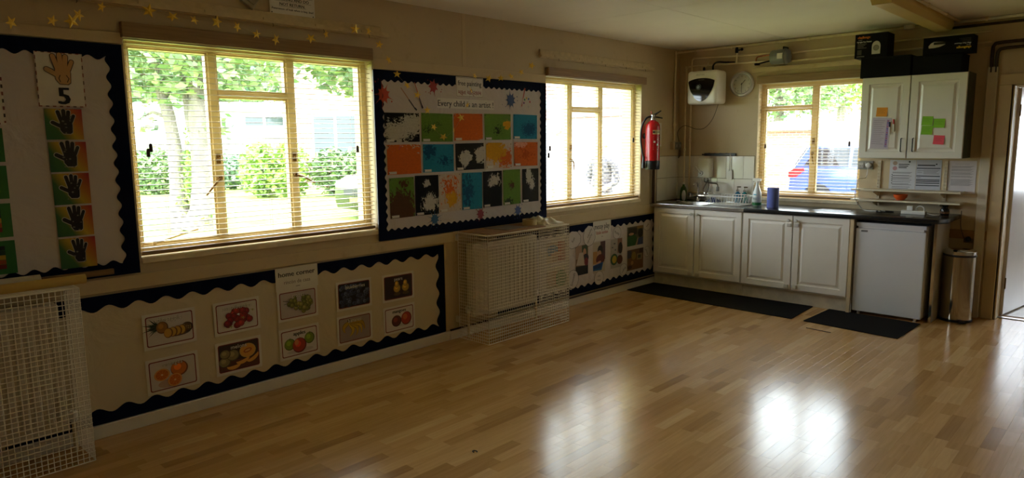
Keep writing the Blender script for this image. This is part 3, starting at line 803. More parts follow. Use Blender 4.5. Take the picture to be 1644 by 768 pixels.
Art().text('Every child is an artist !', W / 2, H * 0.52, 0.048, (22, 22, 30), -W * 0.97, bold=0.0012).build('lettering', o, 0.0006)

# paint splash cut-outs
def splash(lab, px, py, rad, c, tails=8, seed=1, arm=1.9):
    rr = random.Random(seed); y, z = lw(px, py, OUT)
    o = on_left('paint_splash', lab, 'cut-out', y, z, OUT, 'paint splash cut-outs')
    n = tails * 6; pts = []
    for k in range(n):
        t = 2 * PI * k / n; j = k % 6
        q = rad * (rr.uniform(1.15, arm) if j == 3 else (rr.uniform(0.95, 1.1) if j in (2, 4) else rr.uniform(0.72, 0.85)))
        tt = t + (0.0 if j == 3 else (0.06 if j == 2 else (-0.06 if j == 4 else 0)))
        pts.append((q * math.cos(tt) * 0.9, q * math.sin(tt)))
    MB().prism(pts, -0.0008, 0).build('splash', mat('ink_' + '_'.join(map(str, c)), c, 0.5), o)
    for k in range(6):
        t = rr.uniform(0, 2 * PI); q = rad * rr.uniform(1.3, 2.0); s = rad * rr.uniform(0.05, 0.12)
        MB().prism([(q * math.cos(t) + s * math.cos(a), q * math.sin(t) + s * math.sin(a)) for a in [i * PI / 3 for i in range(6)]], -0.0008, 0).build('droplet', MATS['ink_' + '_'.join(map(str, c))], o)
splash('orange red paint splash cut-out at the zigzag corner', 615.5, 152, 0.058, (196, 70, 40), 9, 2)
splash('dark red paint splash cut-out beside the crossed brushes', 695.5, 139, 0.045, (160, 36, 36), 7, 3)
splash('dark blue paint splash cut-out beside the palette', 820, 161, 0.058, (28, 60, 116), 9, 4, 1.5)
splash('blue spiky splash cut-out under the tall black painting', 698, 352, 0.045, (36, 96, 138), 10, 5, 2.3)
splash('crimson paint splash cut-out under the tall blue painting', 771.5, 344, 0.045, (146, 42, 58), 9, 6, 1.4)
splash('violet blue spiky splash cut-out under the tall green painting', 831.5, 338, 0.045, (66, 88, 160), 8, 7, 2.4)
y, z = lw(656, 158, OUT)
o = on_left('brush_picture', 'cut-out of two crossed paint brushes on the painting board', 'cut-out', y, z, OUT)
Art().line([(-0.07, 0.075), (0.055, -0.07)], 0.008, (176, 130, 100)).line([(0.0, -0.008), (0.055, -0.07)], 0.010, (50, 46, 60)).line([(0.055, -0.07), (0.075, -0.085)], 0.014, (24, 26, 44)).build('brush', o)
Art().line([(0.06, 0.12), (0.118, -0.03)], 0.008, (190, 100, 80)).line([(0.1, 0.01), (0.125, -0.05)], 0.011, (70, 40, 50)).line([(0.125, -0.05), (0.133, -0.07)], 0.015, (30, 26, 40)).build('brush', o)
y, z = lw(846, 166, OUT)
o = on_left('palette_picture', 'cut-out of an artist palette with brush on the painting board', 'cut-out', y, z, OUT)
a = Art().ell(0, 0, 0.062, 0.068, (206, 196, 190), 20, 0.4).ell(0.02, -0.03, 0.012, 0.012, (190, 182, 180), 10)
for k, c in enumerate(((170, 40, 40), (40, 70, 150), (200, 170, 40), (50, 120, 60), (110, 50, 120))): a.ell(0.04 * math.cos(0.3 + k * 0.7), 0.045 * math.sin(0.3 + k * 0.7), 0.010, 0.010, c, 8)
a.build('palette', o)
Art().line([(-0.07, -0.03), (-0.03, 0.11)], 0.012, (170, 60, 50)).line([(-0.03, 0.11), (-0.026, 0.13)], 0.018, (190, 80, 60)).build('brush', o)

# ------------------------------------------------------------------ number board: hand card, hand prints, crayon cards
r = (lw(58, 128, OUT)[0], lw(134.5, 128, OUT)[0], lw(98, 172, OUT)[1], lw(93, 84.5, OUT)[1])
o, W, H = sheet('number_card', 'white card with a cartoon hand and the number 5', 'picture card', r, OUT)
a = Art()
seg = 0.0
for k in range(14):
    c = ((140, 78, 68), (206, 190, 182), (96, 70, 64), (206, 190, 182))[k % 4]
    a.rect(W * k / 14, W * (k + 1) / 14, 0, 0.006, c).rect(W * k / 14, W * (k + 1) / 14, H - 0.004, H, c)
    a.rect(0, 0.005, H * k / 14, H * (k + 1) / 14, c).rect(W - 0.005, W, H * k / 14, H * (k + 1) / 14, c)
def hand(a, cx, cz, s, c, edge=None, ew=0.0, spread=1.0, rnd=None):
    """open palm with five fingers"""
    fing = [((-0.30, 0.05), (-0.95, 0.42), 0.16), ((-0.30, 0.50), (-0.52, 1.36), 0.15), ((-0.08, 0.58), (-0.10, 1.46), 0.155), ((0.17, 0.55), (0.26, 1.36), 0.15), ((0.38, 0.42), (0.62, 1.02), 0.13)]
    def P(p): return (cx + p[0] * s * spread, cz + p[1] * s)
    def fingers(grow, col):
        for f0, f1, w in fing:
            d = Vector(f1) - Vector(f0); d.normalize(); n = Vector((-d.y, d.x)); w2 = w + grow
            pts = [P((f0[0] + n.x * w2, f0[1] + n.y * w2))]
            for k in range(7):
                t = PI / 2 - PI * k / 6; v = n * (math.sin(t) * w2) + d * (math.cos(t) * w2); pts.append(P((f1[0] + v.x, f1[1] + v.y)))
            pts.append(P((f0[0] - n.x * w2, f0[1] - n.y * w2)))
            a.poly(pts, col)
        pp = [(-0.46, 0.22), (-0.42, 0.62), (0.0, 0.72), (0.44, 0.60), (0.50, 0.2), (0.46, -0.45), (0.30, -0.58), (-0.22, -0.56), (-0.44, -0.25)]
        a.poly([P((x * (1 + grow * 1.6), 0.05 + (z - 0.05) * (1 + grow * 1.6))) for x, z in pp], col)
    if edge: fingers(ew, edge)
    fingers(0.0, c)
hand(a, W * 0.55, H * 0.575, 0.072, (196, 152, 100), (30, 26, 24), 0.045)
for dx in (-0.012, 0.018): a.line([(W * 0.55 + dx, H * 0.46), (W * 0.55 + dx * 1.5, H * 0.53), (W * 0.55 + dx * 0.9, H * 0.59)], 0.004, (60, 44, 30))
a.text('5', W * 0.54, H * 0.215, 0.088, (14, 14, 14), bold=0.005)
a.build('print', o, 0.0006)
def rainbow_mat():
    m, nt, b = nodes_of('rainbow_paper')
    tc = nt.nodes.new('ShaderNodeTexCoord').outputs['Generated']; sp = nt.nodes.new('ShaderNodeSeparateXYZ'); nt.links.new(tc, sp.inputs[0])
    ad = nt.nodes.new('ShaderNodeMath'); ad.operation = 'MULTIPLY_ADD'; nt.links.new(sp.outputs[0], ad.inputs[0]); ad.inputs[1].default_value = 0.62
    mu = nt.nodes.new('ShaderNodeMath'); mu.operation = 'MULTIPLY'; nt.links.new(sp.outputs[2], mu.inputs[0]); mu.inputs[1].default_value = 0.38; nt.links.new(mu.outputs[0], ad.inputs[2])
    nt.links.new(ramp(nt, ad.outputs[0], [(0.0, lin((40, 96, 52))), (0.3, lin((52, 104, 46))), (0.52, lin((190, 160, 44))), (0.72, lin((184, 110, 34))), (0.95, lin((166, 44, 38)))]), b.inputs['Base Color'])
    b.inputs['Roughness'].default_value = 0.5; return m
RB = rainbow_mat()
HP = [('topmost', (72.5, 132.8, 175, 224.4)), ('second', (79, 139.7, 228, 276)), ('third', (85, 144.7, 278.5, 328.4)), ('fourth', (90.6, 149.4, 331, 379)), ('lowest', (96, 154.7, 381.5, 430))]
for i, (nm, r) in enumerate(HP):
    o, W, H = sheet('hand_print', '%s black hand print on rainbow paper in the column under the number 5' % nm, 'hand print', rect_l(*r, OUT), OUT, RB, 'black hand prints on rainbow paper')
    a = Art(); hand(a, W * 0.54, H * 0.40, 0.058 + 0.004 * (i % 2), (16, 15, 15), (190, 186, 170), 0.06, 1.05 - 0.04 * i)
    rr = random.Random(i)
    for k in range(7): a.ell(W * 0.54 + rr.uniform(-0.03, 0.03), H * 0.38 + rr.uniform(-0.035, 0.06), rr.uniform(0.002, 0.007), rr.uniform(0.002, 0.005), (120, 116, 104), 7)
    a.build('print', o, 0.0006)
r = (-6.80, lw(6, 160, OUT)[0] , lw(6, 200, OUT)[1], lw(4, 118, OUT)[1])
o, W, H = sheet('number_card', 'white card with dashed red border above the crayon cards', 'picture card', r, OUT)
a = Art()
for k in range(14):
    c = ((122, 58, 50), (220, 214, 208), (60, 52, 50), (220, 214, 208))[k % 4]
    a.rect(0, 0.008, H * k / 14, H * (k + 1) / 14, c).rect(W - 0.008, W, H * k / 14, H * (k + 1) / 14, c).rect(W * k / 14, W * (k + 1) / 14, 0, 0.008, c)
a.build('print', o, 0.0006)
for i, (nm, xr, ya, yb) in enumerate((('topmost', 9, 206, 260), ('second', 15.6, 266, 319), ('third', 22, 326, 380), ('lowest', 29, 385, 438))):
    y1, zb = lw(xr, yb, OUT); zt = lw(xr, ya, OUT)[1]
    o, W, H = sheet('crayon_card', '%s green card with striped crayons beside the hand print column' % nm, 'picture card', (y1 - 0.24, y1, zb, zt), OUT, mat('green_card', (46, 116, 50), 0.55), 'green crayon cards')
    a = Art()
    for k, c in enumerate(((120, 34, 26), (170, 84, 30), (190, 150, 40), (30, 60, 40), (20, 36, 26))): a.rect(W * 0.12, W * 0.82, H * (0.16 + 0.14 * k), H * (0.29 + 0.14 * k), c)
    a.build('print', o, 0.0006)

# ------------------------------------------------------------------ messy play board
def mrect(x0, x1, y0, y1): return rect_l(x0, x1, y0, y1, OUT)
r = mrect(952, 980.5, 354.5, 386)
o, W, H = sheet('sign', 'white messy play sign with a red second line', 'sign', r, OUT + 0.001)
Art().text('messy play', W / 2, H * 0.74, 0.058, (36, 36, 40), -W * 0.84, bold=0.001).text('fütüle nomlen', W / 2, H * 0.42, 0.036, (170, 76, 60), -W * 0.66, bold=0.001).rect(W * .46, W * .55, H * .19, H * .21, (60, 50, 46)).build('lettering', o, 0.0006)
def photo(lab, r, patches, bg):
    o, W, H = sheet('photo_print', lab, 'photograph', r, OUT, group='photographs on the messy play board')
    a = Art().rect(0, W, 0, H, bg)
    for p in patches:
        k, c = p[0], p[-1]
        if k == 'r': a.rect(W * p[1], W * p[2], H * p[3], H * p[4], c)
        elif k == 'e': a.ell(W * p[1], H * p[2], W * p[3], H * p[4], c, 14, p[5] if len(p) > 6 else 0)
        else: a.poly([(W * u, H * v) for u, v in p[1]], c)
    a.build('print', o, 0.0006)
SK, WD = (196, 150, 120), (150, 104, 62)
photo('photo of a child at a long white table with a black tray', mrect(924, 944, 394, 441.5), [('r', 0, .5, .55, 1, (170, 140, 116)), ('r', .5, .95, .62, .98, (60, 84, 54)), ('e', .72, .72, .14, .16, SK), ('e', .8, .55, .25, .14, (40, 36, 50)), ('p', [(.05, .35), (.3, .75), (.6, .75), (.75, .3)], (196, 184, 172)), ('r', 0, 1, 0, .3, (24, 26, 26)), ('e', .85, .42, .16, .14, (120, 40, 50))], (130, 100, 76))
photo('photo of a child in maroon reaching into a blue tray', mrect(952, 971.5, 388.5, 437.5), [('r', 0, .35, .3, .7, (186, 140, 80)), ('r', .6, 1, .4, 1, (90, 60, 66)), ('e', .58, .72, .22, .16, (30, 26, 26)), ('e', .52, .62, .16, .10, SK), ('e', .6, .42, .36, .17, (96, 36, 36)), ("e", .4, .3, .28, .05, .3, SK), ('p', [(0, .08), (0, .25), (.85, .32), (.7, .06)], (36, 96, 160)), ('p', [(.06, .14), (.06, .24), (.75, .28), (.65, .14)], (30, 70, 120))], (190, 178, 160))
photo('photo of green and brown mixing bowls on a patterned cloth', mrect(980.5, 998.5, 383.5, 430), [('r', .6, 1, .5, 1, (150, 112, 92)), ('e', .85, .66, .2, .2, (40, 34, 32)), ('e', .3, .3, .32, .2, (36, 84, 48)), ('e', .32, .3, .2, .13, (186, 160, 44)), ('e', .8, .26, .26, .16, (90, 42, 28)), ('r', .1, .2, .7, .74, (70, 70, 80)), ('r', .35, .45, .6, .64, (70, 70, 80)), ('r', .25, .4, .82, .86, (70, 70, 80))], (176, 170, 162))
photo('photo of a child beside a heap of bright green foam', mrect(1007, 1032.5, 363.5, 394), [('p', [(0, 0), (0, .5), (.4, .62), (.6, .4), (.55, 0)], (44, 96, 42)), ('p', [(0, .5), (.1, .95), (.6, .9), (.6, .6)], (50, 44, 36)), ('e', .25, .62, .16, .07, SK), ('e', .82, .62, .16, .24, (26, 24, 24)), ('p', [(.65, 0), (.7, .35), (1, .4), (1, 0)], (60, 74, 120)), ('r', .6, 1, .85, 1, (150, 116, 62)), ('p', [(.5, 0), (.66, .4), (.7, .4), (.6, 0)], (170, 140, 116))], (96, 90, 70))
photo('photo of brown animals on a wooden play table', mrect(1007, 1032.5, 400, 432.5), [('p', [(0, .4), (.4, .75), (1, .6), (1, 0), (0, 0)], (124, 82, 46)), ('r', 0, .25, .6, .95, (60, 62, 76)), ('e', .4, .68, .14, .2, (150, 124, 60)), ('r', .6, .92, .45, .75, (156, 134, 96)), ('r', .66, .84, .52, .68, (64, 66, 48)), ('e', .15, .15, .14, .1, (70, 40, 24)), ('r', .75, 1, .75, 1, (60, 40, 34)), ('e', .3, .35, .08, .1, (180, 130, 80))], (110, 80, 54))
photo('photo of hands in blue paint seen through the wire guard', rect_l(878, 908, 389, 421, OUT), [('r', .6, 1, 0, 1, (150, 70, 40)), ('e', .3, .6, .3, .3, (60, 110, 150)), ('e', .5, .4, .3, .12, SK), ('r', 0, .3, 0, .3, (200, 180, 150))], (180, 150, 120))
photo('photo with green leaves seen through the wire guard', rect_l(878, 908, 428, 462, OUT), [('e', .3, .5, .3, .4, (186, 150, 124)), ('e', .75, .4, .3, .4, (70, 120, 70)), ('r', 0, 1, .8, 1, (210, 200, 180))], (150, 140, 110))
def bubble(word, lab, px, py, w, h, cloud, rot, words2=None):
    y, z = lw(px, py, OUT); o = on_left('speech_bubble', lab, 'paper cut-out', y, z, OUT + 0.0012, 'hand drawn word bubbles')
    n = 40; ou, inn = [], []
    for k in range(n):
        t = 2 * PI * k / n; q = 1 + (0.07 * abs(math.sin(t * 4.5)) if cloud else 0.0)
        ou.append((w / 2 * q * math.cos(t), h / 2 * q * math.sin(t))); inn.append((w / 2 * (q - 0.045) * math.cos(t), h / 2 * (q - 0.04) * math.sin(t)))
    MB().prism(ou, -0.0005, 0).build('paper', mat('bubble_paper', (212, 206, 204), 0.6), o)
    a = Art().ring(ou, inn, (46, 44, 46))
    if words2: a.text(word, 0, h * 0.16, h * 0.14, (40, 38, 42), w * 0.6, rot).text(words2, 0, -h * 0.12, h * 0.14, (40, 38, 42), w * 0.6, rot)
    else: a.text(word, 0, 0, h * 0.2, (36, 34, 38), w * 0.72, rot)
    a.build('lettering', o, 0.0006)
bubble('fun', 'cloud shaped word bubble over the black tray photo', 920, 385.5, 0.235, 0.165, True, 0.9)
bubble('squishy', 'tall cloud bubble with two slanted words beside the messy play sign', 946, 379, 0.19, 0.20, True, 0.9, 'squelchy')
bubble('Muddy', 'round word bubble above the mixing bowls photo', 990.5, 374, 0.145, 0.13, False, -0.4)
bubble('wet', 'cloud bubble in the corner beside the green foam photo', 1039, 361.5, 0.15, 0.12, True, 0.6)
bubble('gooey', 'round word bubble beside the brown animals photo', 1038.5, 404, 0.12, 0.12, False, -1.0)
bubble('rolling', 'word bubble under the mixing bowls photo', 1001, 433, 0.14, 0.13, False, 0.7)
bubble('soft', 'round word bubble under the blue tray photo', 961.5, 446.5, 0.16, 0.145, False, -0.1, 'runny')
bubble('Smooth', 'round bubble reading Smooth under the black tray photo', 919.5, 449, 0.18, 0.19, False, 1.2)

# ------------------------------------------------------------------ gold star garland
M_GOLD = mat('gold_foil', (250, 208, 88), 0.28, 0.35, nz=(20, 0.15))
stars = [(-25, 34), (18, 36), (84, 33), (115, 34), (126, 24), (163, 11), (239, 17), (277, 26.6), (312, 32), (348, 35), (381, 43), (412, 55), (443, 63.6), (499, 61.6), (523.7, 55),
         (570, 47), (592, 50), (609, 71.6), (624, 96), (637.5, 119), (653.5, 137), (670, 152.5), (686, 177), (696.7, 204), (712, 220), (728.5, 208.7), (740, 189), (750.4, 169), (756, 145), (762.5, 122), (784.8, 126), (804, 125.4), (820.8, 122.3), (836.8, 115.8), (853.5, 105.4)]
g = on_left('star_garland', 'string of gold foil stars looped along the wall over the painting board', 'garland', -6.6, 2.2, 0)
g.location = (0.0, -6.6, 2.2)
def star_mesh(r):
    b_ = MB(); n = 10; pts = []
    for k in range(n):
        t = PI / 2 + 2 * PI * k / n; q = r if k % 2 == 0 else r * 0.42; pts.append((q * math.cos(t), 0.0, q * math.sin(t)))
    b_.v = pts + [(0, -r * 0.16, 0), (0, r * 0.10, 0)]
    for k in range(n): b_.f += [(k, (k + 1) % n, n), ((k + 1) % n, k, n + 1)]
    return b_.mesh('star', M_GOLD)
sm = {k: star_mesh(k) for k in (0.030, 0.034, 0.039)}
path = []
for i, (px, py) in enumerate(stars):
    out = 0.085 if px < 600 else 0.058      # clear of valance and curtain track, then of the board
    y, z = lw(px, py, out); loc = (y + 6.6, -out, z - 2.2); path.append(loc)
    s = link('star', sm[(0.039, 0.034, 0.030)[i % 3]] if px < 600 else sm[(0.034, 0.030)[i % 2]], g)
    s.location = loc; s.rotation_euler = (R.uniform(-0.5, 0.5), R.uniform(-0.6, 0.6), R.uniform(-0.7, 0.7))
MB().tube(bez(path, 3), 0.0006, 4).build('string', mat('clear_thread', (176, 160, 120), 0.5, nz=None), g)

# ------------------------------------------------------------------ notice, alarm box, curtain tracks
y0, zz = lw(433, 20, 0.01); y1 = lw(505, 20, 0.01)[0]; zb = lw(470, 27, 0.01)[1]
o, W, H = sheet('notice', 'white handwritten notice pinned above the large window', 'notice', (y0, y1, zb, zb + 0.215), 0.012)
a = Art().text('IF SOUNDING LEAVE', W / 2, H * 0.62, 0.019, (30, 28, 30), -W * 0.84, bold=.0008).text('BUILDING AND DO', W / 2, H * 0.475, 0.019, (30, 28, 30), -W * 0.74, bold=.0008).text('NOT RETURN.', W / 2, H * 0.33, 0.019, (30, 28, 30), -W * 0.56, bold=.0008).text('Awareness of leak when is key, lead', W / 2, H * 0.19, 0.013, (30, 28, 30), -W * 0.92, bold=.0006)
for k, (u, v) in enumerate(((.04, .96), (.1, .92), (.2, .8))): a.line([(W * u, H * (0.555 - 0.145 * k)), (W * v, H * (0.555 - 0.145 * k))], 0.0016, (40, 38, 40))
a.build('lettering', o, 0.0006); tacks(o, W, H, 0.014)
y, z = lw(404, -6, 0.02)
o = on_left('alarm_box', 'small grey wired alarm sensor tilted on the wall', 'alarm', y, z, 0); o.rotation_euler = (0, math.radians(32), PI / 2)
MB().box(-0.045, 0.045, -0.035, 0, -0.07, 0.09).build('housing', mat('grey_plastic', (150, 142, 126), 0.5), o, bevel=0.008)
holed(MB(), -0.03, 0.03, -0.045, 0.03, -0.043, -0.034, [(-0.004, 0.004, -0.034 + 0.014 * k, -0.026 + 0.014 * k) for k in range(4)]).build('sounder_plate', MATS['grey_plastic'], o, fix=False)
M_TRACK = mat('cream_track', (206, 186, 144), 0.5, nz=(20, 0.1))
def track(lab, u0, u1, z, hooks):
    o = on_left('curtain_track', lab, 'curtain track', u0, z, 0)
    W = u1 - u0
    MB().box(0, W, -0.018, 0, -0.006, 0.07).build('batten', M_TRACK, o, bevel=0.003, seg=1)
    MB().box(-0.02, W + 0.05, -0.05, -0.036, 0.0, 0.014).box(-0.02, W + 0.05, -0.044, -0.042, 0.012, 0.03).build('rail', M_TRACK, o)
    for k in range(hooks):
        x = W * (k + 0.5) / hooks
        MB().box(x - 0.012, x + 0.012, -0.05, -0.012, 0.012, 0.028).build('bracket', M_TRACK, o)
        MB().tube([(x + 0.05, -0.043, 0.0), (x + 0.055, -0.043, -0.012), (x + 0.05, -0.043, -0.02)], 0.0018, 5).build('hook', M_TACK, o)
track('long cream curtain track above the large window', -6.35, -4.19, 2.355, 6)
track('shorter cream curtain track above the window by the extinguisher', -2.47, -0.66, 2.355, 5)
# ================================================================== radiators behind wire guards
M_RAD = mat('radiator_enamel', (214, 206, 188), 0.35, nz=(5, 0.06))
M_WIRE = mat('white_wire', (240, 234, 218), 0.4, nz=(30, 0.06))
M_PIPE = mat('cream_pipe_paint', (222, 207, 170), 0.45, nz=(12, 0.1))
M_DARK = mat('dark_fitting', (40, 42, 44), 0.7)  # dark grey of the wall brackets and rear fridge feet
def radiator(label, u0, u1, z0, z1):
    o = on_left('radiator', label, 'radiator', u0, 0.0, 0.0)
    W = u1 - u0
    MB().box(0, W, -0.10, -0.055, z0, z1).build('back_panel', M_RAD, o, bevel=0.006)
    MB().box(0, W, -0.125, -0.118, z0, z1).build('front_panel', M_RAD, o, bevel=0.003)
    n = int(W / 0.05)
    rib = MB().prism([(-0.016, z0 + 0.05), (0.016, z0 + 0.05), (0.016, z1 - 0.05), (-0.016, z1 - 0.05)], -0.133, -0.124).mesh('flute', M_RAD, bevel=0.004, seg=1)
    for k in range(n):
        q = link('flute', rib, o); q.location = (W * (k + 0.5) / n, 0, 0)
    MB().box(0, W, -0.125, -0.055, z1 - 0.004, z1 + 0.006).build('top_grille', M_RAD, o)
    for x in (0.0, W):
        MB().box(x - 0.004, x + 0.004, -0.125, -0.055, z0, z1).build('end_panel', M_RAD, o)
    for x, yb in ((0.12, -0.001), (W - 0.12, -0.0202)):      # the second bracket is screwed on over a display board
        MB().box(x - 0.015, x + 0.015, -0.06, yb, z0 + 0.05, z1 - 0.05).build('wall_bracket', M_DARK, o)
    for x, s in ((-0.03, -1), (W + 0.03, 1)):
        MB().tube([(x - s * 0.04, -0.09, z0 + 0.04), (x, -0.09, z0 + 0.04), (x, -0.09, 0.0)], 0.011, 8).build('pipe', M_PIPE, o, smooth=True)
        MB().lathe([(0.016, 0), (0.022, 0.01), (0.022, 0.05), (0.014, 0.06)], 12, (x, -0.09, z0 + 0.03)).build('valve', M_WHITE, o, smooth=True)
    return o
radiator('white panel radiator inside the guard under the painting board', -3.44, -2.66, 0.175, 0.775)
radiator('white panel radiator inside the guard under the number board', -7.30, -6.36, 0.13, 0.80)
tag(MB().tube([(0.034, -3.62, 0.083), (0.034, -0.47, 0.083)], 0.008, 8).build('trim_14', mat('brown_pipe', (58, 42, 30), 0.4, 0.3), smooth=True), 'thin brown pipe run above the skirting', kind='structure')

def guard(label, u0, u1, depth, h):
    o = on_left('radiator_guard', label, 'radiator guard', u0, 0.0, 0.026)
    depth -= 0.026
    W = u1 - u0; p = 0.0254; r = 0.0022
    def grid(name, f, A, B, da=p, db=p):
        b_ = MB(); na, nb = int(round(A / da)), int(round(B / db))
        for i in range(na + 1): b_.tube([f(A * i / na, 0, 0), f(A * i / na, B, 0)], r, 4)
        for j in range(nb + 1): b_.tube([f(0, B * j / nb, r * 1.6), f(A, B * j / nb, r * 1.6)], r, 4)
        q = b_.build(name, M_WIRE, o, fix=False); q['kind'] = 'stuff'; return q
    grid('front_mesh', lambda a, b, k: (a, -depth - k, b), W, h)
    grid('side_mesh', lambda a, b, k: (0 - k, -a, b), depth, h)
    grid('side_mesh', lambda a, b, k: (W + k, -a, b), depth, h)
    grid('top_mesh', lambda a, b, k: (a, -b, h + k), W, depth)
    fr = 0.0034
    for name, pts in (('frame_rod', [(0, -depth, 0), (0, -depth, h), (W, -depth, h), (W, -depth, 0), (0, -depth, 0)]), ('frame_rod', [(0, 0, 0), (0, 0, h), (0, -depth, h), (0, -depth, 0)]), ('frame_rod', [(W, 0, 0), (W, 0, h), (W, -depth, h), (W, -depth, 0)])):
        b_ = MB()
        for i in range(len(pts) - 1): b_.tube(pts[i:i + 2], fr, 6)
        b_.build(name, M_WIRE, o)
    for x, yb in ((-0.02, 0.025), (W + 0.002, 0.004)):
        for z in (h * 0.15, h * 0.93): MB().box(x, x + 0.018, -0.012, yb, z, z + 0.05).build('wall_clip', M_WHITE, o)
    return o
guard('white wire mesh radiator guard under the painting board', -3.51, -2.50, 0.37, 0.875)
guard('white wire mesh radiator guard under the number board', -7.50, -6.30, 0.30, 0.905)
# things lying on the guards
GT = 0.884
M_BROWN = mat('cardboard', (150, 112, 78), 0.8, nz=(14, 0.1), bp=(20, 0.1, 0.003))
b_ = MB().add([(0.03, -3.50, GT), (0.375, -3.48, GT), (0.36, -2.80, GT), (0.05, -2.78, GT), (0.03, -3.50, GT + 0.006), (0.375, -3.48, GT + 0.006), (0.36, -2.80, GT + 0.006), (0.05, -2.78, GT + 0.006)],
              [(3, 2, 1, 0), (4, 5, 6, 7), (0, 1, 5, 4), (1, 2, 6, 5), (2, 3, 7, 6), (3, 0, 4, 7)])
tag(b_.build('cardboard_sheet', M_BROWN), 'brown cardboard sheet lying on the wire guard', 'cardboard')
b_ = MB(); GT2 = GT + 0.0065
b_.add([(0.06, -3.25, GT2), (0.30, -3.22, GT2), (0.30, -2.95, GT2), (0.08, -2.97, GT2), (0.06, -3.25, GT2 + 0.002), (0.30, -3.22, GT2 + 0.002), (0.30, -2.95, GT2 + 0.002), (0.08, -2.97, GT2 + 0.002)],
       [(3, 2, 1, 0), (4, 5, 6, 7), (0, 1, 5, 4), (1, 2, 6, 5), (2, 3, 7, 6), (3, 0, 4, 7)])
tag(b_.build('paper_sheet', mat('brown_print', (120, 104, 92), 0.4, nz=(9, 0.5))), 'shiny brown sheet on top of the cardboard', 'paper')
tp = thing('tape_roll', 'wide roll of beige masking tape lying on the cardboard', 'tape', (0.20, -2.83, GT + 0.0065))
tp.rotation_euler = (0, 0, 0.2)
MB().lathe([(0.040, 0.0), (0.062, 0.0), (0.062, 0.05), (0.040, 0.05), (0.040, 0.0)], 28, caps=False).build('tape', mat('masking_tape', (206, 186, 140), 0.5), tp, smooth=True)
MB().lathe([(0.0385, 0.0), (0.0405, 0.0), (0.0405, 0.05), (0.0385, 0.05), (0.0385, 0.0)], 24, caps=False).build('core', M_BROWN, tp, smooth=True)
def crumple(name, label, cat, cx, cy, sx, sy, h, m, seed, z):
    rr = random.Random(seed); n = 22; vs, fs = [], []
    from mathutils import noise as mn
    for i in range(n + 1):
        for j in range(n + 1):
            u, v = -1 + 2 * i / n, -1 + 2 * j / n
            e = max(0.0, 1 - max(abs(u), abs(v)) ** 3)
            k = mn.noise(Vector((u * 2.2 + seed, v * 2.2, 0))) + 0.5 * mn.noise(Vector((u * 6 + seed, v * 6, 3)))
            vs.append((cx + sx * u * (1 + 0.08 * k), cy + sy * v * (1 + 0.08 * k), z + 0.003 + h * e * max(0.04, 0.55 + 0.6 * k)))
    for i in range(n):
        for j in range(n):
            a = i * (n + 1) + j; fs.append((a, a + n + 1, a + n + 2, a + 1))
    base = len(vs)
    b_ = MB(); b_.v = vs; b_.f = fs
    o = b_.build(name, m, smooth=True)
    sol = o.modifiers.new('thickness', 'SOLIDIFY'); sol.thickness = 0.002
    return tag(o, label, cat)
crumple('crumpled_bag', 'crumpled white plastic bag lying on the wire guard', 'bag', 0.17, -2.62, 0.13, 0.14, 0.07, mat('white_plastic_bag', (222, 214, 200), 0.35), 4, GT)
def roll(name, label, y0, y1, x, z, r, m, inner):
    o = thing(name, label, 'paper roll', (x, y0, z))
    L = y1 - y0
    MB().lathe([(r * 0.55, 0), (r, 0), (r, L), (r * 0.55, L), (r * 0.55, 0)], 20, axis='x', caps=False).build('sheet', m, o, smooth=True)
    MB().lathe([(r * 0.50, 0.002), (r * 0.56, 0.002), (r * 0.56, L - 0.002), (r * 0.50, L - 0.002), (r * 0.50, 0.002)], 16, axis='x', caps=False).build('core', inner, o, smooth=True)
    o.rotation_euler = (0, 0, PI / 2)
GL = 0.911
roll('paper_roll', 'yellow paper roll lying on the wire guard under the number board', -7.4, -6.245, 0.22, GL + 0.024, 0.024, mat('yellow_paper', (206, 172, 92), 0.6), M_BROWN)
roll('paper_roll', 'white paper roll lying behind the yellow one', -7.4, -6.42, 0.13, GL + 0.030, 0.030, mat('white_roll', (206, 196, 176), 0.6), M_BROWN)
tag(MB().box(0.03, 0.055, -6.9, -6.06, GL, GL + 0.03).build('wood_batten', wood_mat('batten_wood', (138, 104, 62), (30, 1, 30)), bevel=0.003), 'thin brown wooden batten behind the paper rolls', 'batten')
# ================================================================== kitchen end
M_UNIT = mat('white_unit_foil', (226, 222, 214), 0.32, nz=(4, 0.03))
M_PLINTH = mat('plinth_board', (206, 196, 176), 0.5, nz=(14, 0.12))
M_CHROME = mat('chrome', (214, 214, 216), 0.08, 1.0, nz=None)
M_STEEL = mat('stainless_steel', (190, 190, 190), 0.22, 1.0, nz=(30, 0.08, (1, 12, 1)))
M_BLACK = mat('black_plastic', (16, 16, 17), 0.4, nz=None)
M_KNOB = mat('white_knob', (196, 192, 184), 0.25, nz=None)
M_BLKMET = mat('black_metal', (24, 22, 22), 0.35, 0.6, nz=None)

